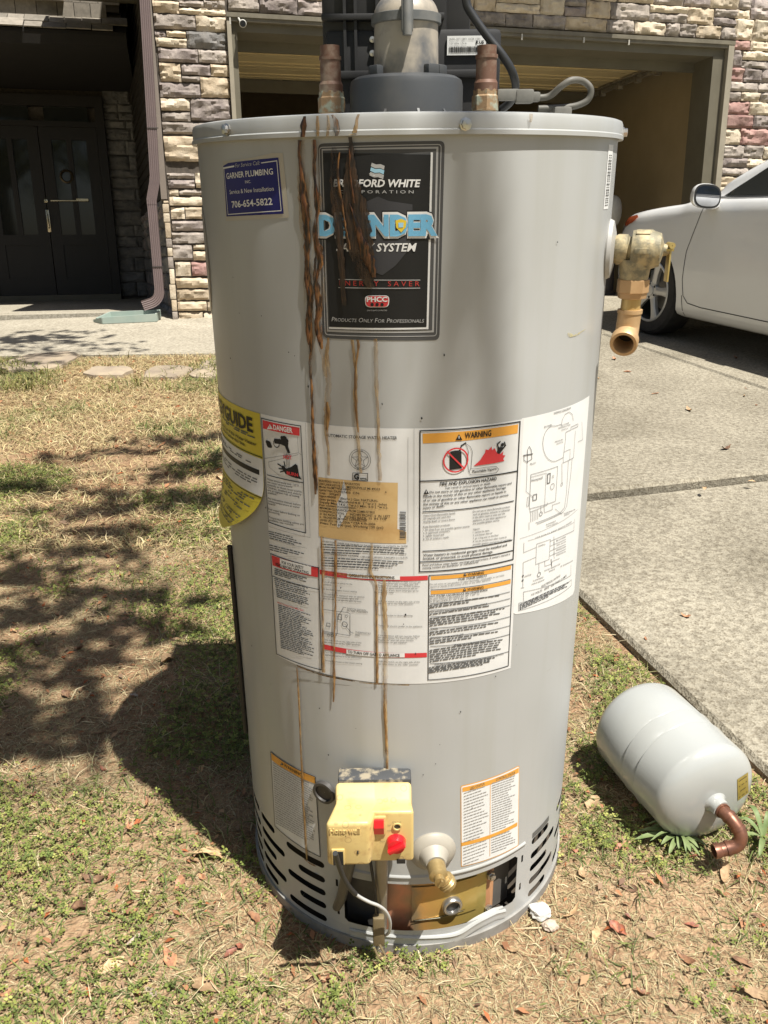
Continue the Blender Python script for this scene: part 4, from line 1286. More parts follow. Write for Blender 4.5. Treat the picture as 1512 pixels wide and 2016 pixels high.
# ---- gas control
def yellow_mat():
    mt, nt, N, L, b = nodes_of('aged_cream_plastic')
    tc = N.new('ShaderNodeTexCoord')
    n1 = N.new('ShaderNodeTexNoise'); n1.inputs['Scale'].default_value = 11; n1.inputs['Detail'].default_value = 3
    n2 = N.new('ShaderNodeTexNoise'); n2.inputs['Scale'].default_value = 30; n2.inputs['Detail'].default_value = 8; n2.inputs['Roughness'].default_value = 0.7
    vo = N.new('ShaderNodeTexVoronoi'); vo.inputs['Scale'].default_value = 62; vo.inputs['Randomness'].default_value = 1.0
    for n in (n1, n2, vo): L.new(tc.outputs['Object'], n.inputs['Vector'])
    r1 = N.new('ShaderNodeValToRGB')
    r1.color_ramp.elements[0].position = 0.35; r1.color_ramp.elements[0].color = (0.64, 0.50, 0.22, 1)
    r1.color_ramp.elements[1].position = 0.7; r1.color_ramp.elements[1].color = (0.57, 0.42, 0.16, 1)
    L.new(n1.outputs['Fac'], r1.inputs['Fac'])
    r2 = N.new('ShaderNodeValToRGB')
    r2.color_ramp.elements[0].position = 0.52; r2.color_ramp.elements[0].color = (0, 0, 0, 1)
    r2.color_ramp.elements[1].position = 0.72; r2.color_ramp.elements[1].color = (0.7, 0.7, 0.7, 1)
    L.new(n2.outputs['Fac'], r2.inputs['Fac'])
    m1 = N.new('ShaderNodeMix'); m1.data_type = 'RGBA'
    L.new(r2.outputs['Color'], m1.inputs[0]); L.new(r1.outputs['Color'], m1.inputs[6]); m1.inputs[7].default_value = (0.36, 0.19, 0.07, 1)
    # dried water rings
    r3 = N.new('ShaderNodeValToRGB'); r3.color_ramp.interpolation = 'LINEAR'
    r3.color_ramp.elements[0].position = 0.20; r3.color_ramp.elements[0].color = (0, 0, 0, 1)
    r3.color_ramp.elements[1].position = 0.34; r3.color_ramp.elements[1].color = (0, 0, 0, 1)
    e_ = r3.color_ramp.elements.new(0.27); e_.color = (0.6, 0.6, 0.6, 1)
    L.new(vo.outputs['Distance'], r3.inputs['Fac'])
    sp = N.new('ShaderNodeSeparateColor'); L.new(vo.outputs['Color'], sp.inputs[0])
    gt = N.new('ShaderNodeMath'); gt.operation = 'GREATER_THAN'; gt.inputs[1].default_value = 0.6; L.new(sp.outputs[1], gt.inputs[0])
    mu = N.new('ShaderNodeMath'); mu.operation = 'MULTIPLY'; L.new(gt.outputs[0], mu.inputs[0]); L.new(r3.outputs['Color'], mu.inputs[1])
    m2 = N.new('ShaderNodeMix'); m2.data_type = 'RGBA'
    L.new(mu.outputs[0], m2.inputs[0]); L.new(m1.outputs[2], m2.inputs[6]); m2.inputs[7].default_value = (0.30, 0.18, 0.08, 1)
    L.new(m2.outputs[2], b.inputs['Base Color']); b.inputs['Roughness'].default_value = 0.42
    return mt
M_YEL = yellow_mat()
def kpx(px, py, y): return KP(px, py, y)
xl, _ = kpx(641, 1650, -0.375); xm, _ = kpx(724, 1660, -0.375); xr, _ = kpx(815, 1650, -0.352)
zb, _z = kpx(700, 1706, -0.375)[1], 0
ztf = kpx(680, 1621, -0.375)[1]; ztb = kpx(735, 1538, -0.305)[1]
zbr = kpx(780, 1697, -0.352)[1]; ztr = kpx(780, 1598, -0.352)[1]
cov = MB()
left = [(-0.302, ztb - 0.001), (-0.33, ztb - 0.014), (-0.375, ztf), (-0.375, zb), (-0.302, zb + 0.012)]
right = [(-0.302, ztb - 0.0022), (-0.33, ztb - 0.0155), (-0.352, ztr), (-0.352, zbr), (-0.302, zbr)]
bm = bmesh.new()
def bm_prism(bm, poly, x0, x1, x0b=None):
    a = [bm.verts.new((x0, y, z)) for y, z in poly]; b_ = [bm.verts.new((x1, y, z)) for y, z in poly]
    bm.faces.new(a); bm.faces.new(list(reversed(b_)))
    for i in range(len(poly)):
        j = (i + 1) % len(poly); bm.faces.new((a[j], a[i], b_[i], b_[j]))
bm_prism(bm, left, xl, xm + 0.004)
bm.verts.ensure_lookup_table()
for v in bm.verts:
    if v.co.x > xm and v.co.y < -0.36: v.co.x += 0.0
    if v.co.x > xm and v.co.y > -0.36: v.co.x += 0.010
    if v.co.x < xm and v.co.y > -0.34: v.co.x += 0.010
bmesh.ops.recalc_face_normals(bm, faces=bm.faces)
bmesh.ops.bevel(bm, geom=bm.edges[:], offset=0.0065, segments=4, affect='EDGES', profile=0.5)
bm.verts.index_update()
cov.add([v.co.copy() for v in bm.verts], [[v.index for v in f.verts] for f in bm.faces]); bm.free()
bm = bmesh.new()
bm_prism(bm, right, xm - 0.02, xr)
for v in bm.verts:
    if v.co.x > xm and v.co.y > -0.34: v.co.x -= 0.002
bmesh.ops.recalc_face_normals(bm, faces=bm.faces)
bmesh.ops.bevel(bm, geom=bm.edges[:], offset=0.005, segments=4, affect='EDGES', profile=0.5)
bm.verts.index_update()
cov.add([v.co.copy() for v in bm.verts], [[v.index for v in f.verts] for f in bm.faces]); bm.free()
# concave fillet where the two halves meet
fil = []
for k in range(7):
    a = rad(90 * k / 6)
    fil.append((xm + 0.003 + 0.012 * (1 - math.sin(a)), -0.3715 + 0.0185 * (1 - math.cos(a)) if False else -0.352 - 0.017 * (1 - math.sin(a)) ** 1.6))
cover = cov.build('gas_control', M_YEL, heater, smooth=50, label='yellowed cream plastic gas control with red switch and dial')
# dark casting behind the cover
MB().box((xl + 0.014, -0.303, ztb - 0.02), (xr - 0.002, -0.276, ztb + 0.001), bev=0.004).box((xl + 0.02, -0.30, zb + 0.03), (xr - 0.01, -0.27, ztb - 0.02)).build('valve_casting', pm('dirty_casting', (0.05, 0.052, 0.055), 0.7, col2=(0.28, 0.24, 0.17), scale=55, lo=0.48, hi=0.6), cover, smooth=40)
MB().lathe([(0.0005, 0.002), (0.013, 0.002), (0.014, 0.006), (0.018, 0.006), (0.019, 0.0)], 28, frame(cyl(*K(640, 1558), HR), (math.sin(K(640, 1558)[0]), -math.cos(K(640, 1558)[0]), 0))).build('gas_inlet', pm('inlet_dark', (0.06, 0.055, 0.05), 0.5), heater, smooth=40)
M_RED = pm('red_plastic', (0.62, 0.012, 0.02), 0.3, coat=0.3)
def fpt(px, py, y): 
    x, z = kpx(px, py, y); return x, z
x0, z0 = fpt(735, 1641, -0.353); x1, z1 = fpt(757, 1610, -0.353)
MB().box((x0 - .001, -0.3555, z0 - .001), (x1 + .002, -0.35, z1 + .003), bev=0.002).build('switch_bezel', M_YEL, cover, smooth=40)
MB().prism([(-0.352, z0 + .001), (-0.357, z0 + .002), (-0.3615, (z0 + z1) / 2 + 0.003), (-0.359, z1), (-0.352, z1)], x0 + .001, x1 - .001, 'x').build('rocker_switch', M_RED, cover)
kx, kz = fpt(780, 1661, -0.356)
MB().lathe([(0.0135, 0), (0.013, 0.006), (0.0115, 0.011), (0.0005, 0.0118)], 36, frame((kx, -0.352, kz), (0, -1, 0))).box((-0.0125, -0.003, 0), (0.0135, 0.003, 0.0165), frame((kx, -0.352, kz), (0, -1, 0), (0.8, 0, 0.5)), bev=0.001).build('dial', M_RED, cover, smooth=40)
lx_, lz_ = fpt(782, 1627, -0.353)
MB().lathe([(0.0062, 0), (0.0062, 0.002), (0.0045, 0.002), (0.004, 0.0)], 20, frame((lx_, -0.3525, lz_), (0, -1, 0))).build('status_bezel', M_YEL, cover, smooth=40)
MB().lathe([(0.0044, 0.0008), (0.0005, 0.0008)], 16, frame((lx_, -0.3525, lz_), (0, -1, 0))).build('status_light', pm('led_off', (0.05, 0.045, 0.03), 0.2), cover)
sx0, sz0 = fpt(655, 1702, -0.377); sx1, sz1 = fpt(677, 1675, -0.377)
MB().box((sx0 - .001, -0.3775, sz0 - 0.001), (sx1 + .001, -0.374, sz1 + .002), bev=0.0015).build('socket_frame', M_YEL, cover, smooth=40)
MB().box((sx0 + .001, -0.3782, sz0 - .0005), (sx1 - .001, -0.3772, sz1 - .001)).build('socket', M_BLACK, cover)
x0, z0 = fpt(781, 1700, -0.353); x1, z1 = fpt(798, 1692, -0.353)
MB().box((x0, -0.3535, z0), (x1, -0.350, z1)).build('plug_port', M_BLACK, cover)
x0, z0 = fpt(703, 1680, -0.3765)
MB().box((x0, -0.3762, z0 - .002), (x0 + .002, -0.374, z0 + .003)).build('set_screw', M_BLACK, cover)

# ---- drain valve
thd, zd = K(852, 1674)
out = Vector((math.sin(thd), -math.cos(thd), 0))
Md = frame(cyl(thd, zd - 0.001, HR - 0.002), out)
MB().lathe([(0.0345, 0.0), (0.0352, 0.003), (0.0335, 0.0065), (0.024, 0.013), (0.0225, 0.0135), (0.0195, 0.0185), (0.0165, 0.026), (0.0145, 0.029), (0.0005, 0.029)], 48, Md).build('drain_escutcheon', pm('beige_plastic', (0.37, 0.34, 0.285), 0.5, col2=(0.30, 0.275, 0.225), scale=12), heater, smooth=40)
c0 = cyl(thd, zd - 0.001, HR + 0.031)
end = c0 + out * 0.012 + Vector((0.024, 0, -0.034))
dv = MB()
dv.lathe([(0.010, -0.004), (0.0135, -0.002), (0.0135, 0.018), (0.010, 0.021), (0.008, 0.022), (0.008, 0.030), (0.0005, 0.031)], 28, frame(c0, out))
dirn = (end - (c0 + out * 0.010)).normalized()
prof = [(0.009, 0.0), (0.009, 0.012), (0.0125, 0.014), (0.0125, 0.016)]
for k in range(3): prof += [(0.0138, 0.0165 + k * .004), (0.0125, 0.0185 + k * .004)]
prof += [(0.0125, 0.030), (0.010, 0.0305), (0.009, 0.022), (0.0005, 0.022)]
dv.lathe(prof, 28, frame(c0 + out * 0.010, dirn))
dv.box((-0.006, -0.0015, 0.030), (0.006, 0.0015, 0.034), frame(c0, out, (0.5, 0, 1)))
dv.build('drain_valve', M_BRASS, heater, smooth=35)

# ---- relief valve on the right flank
tht, zt_ = rad(72), 1.046
outt = Vector((math.sin(tht), -math.cos(tht), 0))
Mt = frame(cyl(tht, zt_, HR - 0.004), outt)
tpl = MB().lathe([(0.0365, 0.0), (0.0385, 0.004), (0.036, 0.009), (0.022, 0.0125), (0.0005, 0.0125)], 48, Mt).build('relief_valve', pm('cover_plate_grey', (0.42, 0.41, 0.385), 0.4), heater, smooth=40, label='brass relief valve with lever and downturned outlet elbow')
b0 = cyl(tht, zt_, HR)
tv = MB()
tv.lathe([(0.017, 0.008), (0.0195, 0.012), (0.0195, 0.024), (0.0165, 0.026), (0.0165, 0.029), (0.024, 0.030), (0.0255, 0.036), (0.0255, 0.054), (0.0235, 0.058), (0.021, 0.066), (0.008, 0.070), (0.006, 0.078), (0.0005, 0.079)], 32, frame(b0, outt))
dwn = b0 + outt * 0.036
tv.tube([dwn + Vector((0, 0, -0.012)), dwn + Vector((0, 0, -0.038))], [0.0215, 0.0185], 28)
for k in range(6):
    a = rad(60 * k)
    tv.box((-0.004, 0.0235, 0.034), (0.004, 0.0268, 0.052), frame(b0, outt) @ Matrix.Rotation(a, 4, 'Z'), bev=0.001)
tv.build('valve_body', pm('weathered_brass', (0.44, 0.36, 0.21), 0.6, metal=0.2, col2=(0.20, 0.18, 0.12), scale=70, lo=0.4, hi=0.6, bump=0.25), tpl, smooth=35)
ltv = MB().box((-0.001, -0.007, 0.072), (0.002, 0.007, 0.083), frame(b0, outt)).box((0.0, 0, 0), (0.0025, 0.014, 0.042), Matrix.Translation(b0 + outt * 0.076 + Vector((0, -0.007, -0.040))), bev=0.0008)
ltv.lathe([(0.0005, -0.008), (0.004, -0.008), (0.004, 0.008), (0.0005, 0.008)], 14, frame(b0 + outt * 0.078 + Vector((0, 0, 0.006)), (0, 1, 0)))
ltv.build('lever', pm('lever_brass', (0.55, 0.43, 0.17), 0.4, metal=0.6, col2=(0.46, 0.35, 0.14), scale=20), tpl, smooth=35)
hexn = MB().lathe([(0.0175, 0), (0.021, 0.002), (0.021, 0.018), (0.0195, 0.019), (0.0185, 0.026), (0.014, 0.027)], 8, frame(dwn + Vector((0, 0, -0.036)), (0, 0, -1), (0.4, -1, 0)))
hexn.build('union_nut', pm('dull_bronze', (0.52, 0.335, 0.17), 0.55, metal=0.35, col2=(0.44, 0.27, 0.13), scale=40, bump=0.15), tpl, smooth=25)
pb = dwn + Vector((0, 0, -0.060))
MB().tube([pb, pb + Vector((-0.001, -0.001, -0.022))], 0.0130, 24).build('outlet_pipe', pm('stained_pipe', (0.58, 0.42, 0.17), 0.4, metal=0.5, col2=(0.42, 0.26, 0.10), scale=25, stretch=(3, 3, 0.4)), tpl, smooth=40)
eb = pb + Vector((-0.001, -0.001, -0.020))
el = MB()
ed = Vector((-0.36, -0.88, -0.30)).normalized()
path = [eb, eb + Vector((-0.001, 0, -0.018))]
for k in range(1, 7):
    a = rad(12 * k)
    path.append(eb + Vector((-0.001, 0, -0.018)) + Vector((0, 0, -1)) * 0.014 * math.sin(a) + Vector((ed.x, ed.y, 0)) * 0.014 * (1 - math.cos(a)))
path.append(path[-1] + ed * 0.012)
el.tube(path, 0.0155, 28, caps=False)
tip = path[-1]
el.lathe([(0.0155, -0.004), (0.0185, -0.002), (0.0185, 0.010), (0.0172, 0.012), (0.0135, 0.012), (0.0125, 0.008), (0.012, -0.02), (0.0005, -0.02)], 32, frame(tip, ed))
el.tube([eb + Vector((0, 0, 0.003)), eb + Vector((0, 0, -0.002))], 0.0165, 28)
el.build('outlet_elbow', pm('bronze_elbow', (0.54, 0.36, 0.19), 0.5, metal=0.35, col2=(0.45, 0.29, 0.14), scale=40, bump=0.1), tpl, smooth=35)
MB().lathe([(0.0119, -0.0195), (0.0005, -0.0195)], 24, frame(tip, ed)).build('bore', M_INSIDE, tpl)

# ---- things bolted to the top
M_DUST = pm('dust_caked_elbow', (0.36, 0.315, 0.25), 0.42, col2=(0.12, 0.12, 0.12), scale=20, lo=0.42, hi=0.68, bump=0.05)
ZT = 1.199
bl = MB().lathe([(0.0755, ZT - 0.004), (0.0755, ZT + 0.05), (0.0735, ZT + 0.057), (0.067, ZT + 0.061), (0.042, ZT + 0.062)], 72)
blower = bl.build('vent_blower', M_DUSTY, heater, smooth=30)
el = MB()
el.lathe([(0.0435, ZT + 0.060), (0.0428, ZT + 0.068), (0.0415, ZT + 0.128)], 64)
# bent upper elbow turning to the back
cv_ = []
for k in range(9):
    a = rad(86 * k / 8)
    cv_.append((0.010 * (1 - math.cos(a)), 0.062 * (1 - math.cos(a)), ZT + 0.128 + 0.046 * math.sin(a)))
el.lathe([(0.0428 * math.cos(rad(a)), ZT + 0.129 + 0.034 * math.sin(rad(a))) for a in range(0, 90, 8)] + [(0.0005, ZT + 0.163)], 64)
el.lathe([(0.012, 0.0), (0.017, 0.004), (0.017, 0.03), (0.012, 0.034), (0.0005, 0.034)], 32, frame((0.004, 0.002, ZT + 0.150), (0.1, -0.1, 1)))
el.build('exhaust_elbow', M_DUST, blower, smooth=40)
MB().lathe([(0.0418, ZT + 0.122), (0.0455, ZT + 0.123), (0.0455, ZT + 0.133), (0.0425, ZT + 0.134)], 64).box((-0.0075, -0.0555, ZT + 0.108), (0.0075, -0.042, ZT + 0.146), bev=0.003).lathe([(0.0005, 0), (0.006, 0), (0.006, 0.045), (0.0045, 0.048), (0.0005, 0.049)], 14, Matrix.Translation((0.0, -0.0525, ZT + 0.104))).build('clamp', pm('clamp_grey', (0.10, 0.105, 0.105), 0.5, col2=(0.2, 0.19, 0.17), scale=20), blower, smooth=35)
lugs = MB()
for t in (-100, -62, -22, 10, 38, 66, 100):
    M = Matrix.Rotation(rad(t), 4, 'Z')
    lugs.prism([(-0.0755, ZT - 0.002), (-0.094, ZT - 0.002), (-0.0755, ZT + 0.020)], -0.0015, 0.0015, 'x', M)
for t in (-48, 35, 52):
    M = Matrix.Rotation(rad(t), 4, 'Z')
    lugs.box((-0.009, -0.060, ZT + 0.058), (0.009, -0.048, ZT + 0.073), M, bev=0.003)
lugs.lathe([(0.096, ZT - 0.004), (0.096, ZT + 0.0005), (0.075, ZT + 0.002)], 72)
lugs.build('mounting_lugs', M_DUSTY, blower, smooth=30)
# blower housing behind
yb_ = 0.085
xL = KP(636, 120, yb_)[0]; xR = KP(985, 150, yb_)[0]; xM = KP(945, 50, yb_)[0]
hz = KP(945, 55, yb_)[1]
hs = MB()
hs.box((xL + 0.004, yb_, ZT + 0.002), (xR, yb_ + 0.10, hz), bev=0.008)
hs.box((xL, yb_ + 0.006, hz - 0.04), (xM - 0.045, yb_ + 0.12, ZT + 0.34), bev=0.010)
hs.box((xM - 0.06, yb_ + 0.03, hz - 0.02), (xM - 0.01, yb_ + 0.11, ZT + 0.30), bev=0.008)
for x in (xL + 0.03, xL + 0.045, xL + 0.075):
    hs.box((x, yb_ - 0.006, hz - 0.06), (x + 0.004, yb_ + 0.01, ZT + 0.33))
hs.box((xL, yb_ - 0.010, hz - 0.062), (xR - 0.02, yb_ + 0.002, hz - 0.052), bev=0.002)
hs.box((xL, yb_ - 0.010, hz + 0.010), (xM - 0.05, yb_ + 0.008, hz + 0.018), bev=0.002)
hs.build('blower_housing', M_BLACK, blower, smooth=30)
sc_ = MB()
for (px, py) in ((733, 78), (733, 105)):
    x, z = KP(px, py, yb_ - 0.002)
    sc_.lathe([(0.004, 0), (0.004, 0.003), (0.0005, 0.0035)], 12, frame((x, yb_ - 0.001, z), (0, -1, 0)))
sc_.build('housing_screw', M_SCREW, blower, smooth=40)

def copper_stub(px, label):
    x, _ = KP(px, 212, 0.0)
    z1_ = KP(px, 90, 0.0)[1]
    o = MB().lathe([(0.0135, ZT - 0.006), (0.0135, ZT + 0.018), (0.0155, ZT + 0.019), (0.0155, ZT + 0.030)], 28, Matrix.Translation((x, 0, 0)))
    stub = o.build('water_pipe', pm('dull_nipple', (0.40, 0.38, 0.33), 0.45, metal=0.6, col2=(0.52, 0.36, 0.2), scale=30), heater, smooth=35)
    n = MB()
    n.lathe([(0.0150, 0.020), (0.0182, 0.021), (0.0182, 0.038), (0.0165, 0.040), (0.0165, 0.046), (0.0142, 0.047)], 8, Matrix.Translation((x, 0, ZT)))
    n.build('union_nut', pm('corroded_nut', (0.28, 0.18, 0.095), 0.65, metal=0.15, col2=(0.33, 0.35, 0.27), scale=60, lo=0.5, hi=0.62, bump=0.3), stub, smooth=25)
    p = MB()
    p.lathe([(0.0140, 0.044), (0.0155, 0.0445), (0.0158, 0.054), (0.0138, 0.058), (0.0136, 0.083), (0.0148, 0.0832), (0.0148, 0.0875), (0.0128, 0.0878), (0.0128, z1_ - ZT), (0.0110, z1_ - ZT), (0.0110, z1_ - ZT - 0.02), (0.0005, z1_ - ZT - 0.02)], 28, Matrix.Translation((x, 0, ZT)))
    p.build('copper_tube', pm('brown_copper', (0.15, 0.078, 0.05), 0.6, metal=0.15, col2=(0.33, 0.27, 0.20), scale=40, lo=0.45, hi=0.72), stub, smooth=25)
    return stub
copper_stub(653, ''); copper_stub(955, '')
# cords
yc = 0.07
def kp3(px, py, y): 
    x, z = KP(px, py, y); return Vector((x, y, z))
MB().tube(smooth_path([kp3(915, -60, 0.03), kp3(917, 0, 0.03), kp3(930, 30, 0.03), kp3(962, 75, 0.03), kp3(990, 110, 0.03), kp3(1010, 145, 0.035), kp3(1015, 175, 0.05), kp3(1005, 200, 0.06), kp3(988, 215, 0.07)]), 0.0055, 12).build('power_cord', pm('black_cord', (0.028, 0.029, 0.03), 0.45), blower, smooth=50)
M_GCORD = pm('dusty_cord', (0.085, 0.08, 0.065), 0.6, col2=(0.14, 0.13, 0.11), scale=18)
loop = smooth_path([kp3(1050, 192, 0.0), kp3(1080, 190, 0.0), kp3(1105, 170, -0.01), kp3(1125, 158, -0.01), kp3(1148, 160, 0.0), kp3(1163, 175, 0.0), kp3(1158, 196, 0.0), kp3(1135, 208, 0.0), kp3(1105, 212, 0.0), kp3(1060, 214, 0.0)])
MB().tube(loop, 0.0042, 12).build('cord_loop', M_GCORD, blower, smooth=50)
pl_ = MB()
for (px, py, w_, r_) in ((1000, 187, 0.022, 0.007), (1032, 190, 0.016, 0.0085), (1050, 191, 0.010, 0.006)):
    c_ = kp3(px, py, 0.0)
    pl_.box((c_.x - w_ / 2 - .004, c_.y - r_, c_.z - r_), (c_.x + w_ / 2 + .004, c_.y + r_, c_.z + r_), bev=0.003)
c_ = kp3(1105, 216, -0.005)
pl_.box((c_.x - 0.012, -0.02, ZT - 0.004), (c_.x + 0.012, 0.01, c_.z + 0.003), bev=0.004)
pl_.build('plug', pm('dusty_plug', (0.12, 0.115, 0.10), 0.6, col2=(0.2, 0.19, 0.165), scale=20), blower, smooth=40)
# screws on the cap rim
for (px, py) in ((916, 245), (448, 255)):
    th, z_ = K(px, py, CAPR)
    MB().lathe([(0.0068, 0), (0.0068, 0.0015), (0.005, 0.002), (0.005, 0.006), (0.0005, 0.0065)], 8, frame(cyl(th, z_, CAPR), (math.sin(th), -math.cos(th), 0))).build('cap_screw', M_SCREW, heater, smooth=25)
th = rad(76)
MB().lathe([(0.0068, 0), (0.0068, 0.0015), (0.005, 0.002), (0.005, 0.006), (0.0005, 0.0065)], 8, frame(cyl(th, 1.188, CAPR), (math.sin(th), -math.cos(th), 0))).build('cap_screw', M_SCREW, heater, smooth=25)
# oval cover on the left flank and the black sensor strip low on the same side
tho = rad(-78)
Mo = frame(cyl(tho, 1.035, HR - 0.002), (math.sin(tho), -math.cos(tho), 0))
MB().lathe([(0.048, 0), (0.050, 0.002), (0.046, 0.0035), (0.0005, 0.004)], 40, Mo @ Matrix.Diagonal((1.45, 0.75, 1, 1))).build('side_cover', pm('side_cover_sheen', (0.42, 0.40, 0.36), 0.25), heater, smooth=40)
ss = []
for (px, py) in ((456, 1088), (464, 1160), (476, 1290), (486, 1400), (492, 1470)):
    th, z_ = K(px + 6, py); ss.append(cyl(min(th, rad(-76)) if th > rad(-76) else th, z_, HR + 0.004))
MB().tube(ss, 0.004, 8).build('sensor_tube', M_BLACK, heater, smooth=50)
# ================================================================== LABELS AND RUST ON THE HEATER
def ink(name, c, rough=0.5):
    return pm('ink_' + name, c, max(0.45, rough), col2=tuple(x * 0.93 for x in c), scale=30, spec=0.25)
INK = dict(white=ink('white', (0.72, 0.72, 0.70), 0.4), paper=ink('paper', (0.66, 0.66, 0.64), 0.45), black=ink('black', (0.018, 0.018, 0.018), 0.35), grey=ink('grey', (0.10, 0.10, 0.10)),
           fine=ink('fine', (0.12, 0.12, 0.115)), red=ink('red', (0.60, 0.05, 0.055)), orange=ink('orange', (0.70, 0.34, 0.06)), navy=ink('navy', (0.022, 0.022, 0.14), 0.3),
           tan=pm('stained_paper', (0.56, 0.385, 0.17), 0.6, col2=(0.45, 0.27, 0.10), scale=26, lo=0.45, hi=0.75), clear=ink('clear_border', (0.46, 0.43, 0.36), 0.3),
           silver=ink('silver', (0.42, 0.42, 0.41), 0.25), midgrey=ink('midgrey', (0.055, 0.055, 0.057), 0.3), plate=ink('plate', (0.085, 0.085, 0.085), 0.3), blue=ink('blue', (0.16, 0.42, 0.62)),
           sky=ink('sky', (0.33, 0.58, 0.72)), yellow=pm('ink_energy_yellow', (0.62, 0.52, 0.045), 0.45, col2=(0.56, 0.46, 0.04), scale=10), gold=ink('gold', (0.70, 0.52, 0.05)), pale=ink('pale', (0.30, 0.29, 0.27)), dred=ink('dred', (0.45, 0.05, 0.04)), shield=ink('shield', (0.05, 0.05, 0.054), 0.3))

_tc = {}
def text_outline(body, bold=0.0, shear=0.0, spacing=1.0, small_caps=False):
    key = (body, bold, shear, spacing, small_caps)
    if key in _tc: return _tc[key]
    cu = bpy.data.curves.new('tmp', 'FONT')
    cu.body = body; cu.size = 1.0; cu.resolution_u = 2; cu.offset = bold; cu.shear = shear; cu.space_character = spacing
    if small_caps:
        cu.small_caps_scale = 0.78
        for i in range(len(body)):
            cu.body_format[i].use_small_caps = True
    ob = bpy.data.objects.new('tmp', cu); COL.objects.link(ob)
    me = bpy.data.meshes.new_from_object(ob)
    v = [(p.co.x, p.co.y) for p in me.vertices]; f = [tuple(p.vertices) for p in me.polygons]
    bpy.data.objects.remove(ob); bpy.data.curves.remove(cu); bpy.data.meshes.remove(me)
    _tc[key] = (v, f)
    return v, f
CAPH = max(p[1] for p in text_outline('H')[0])

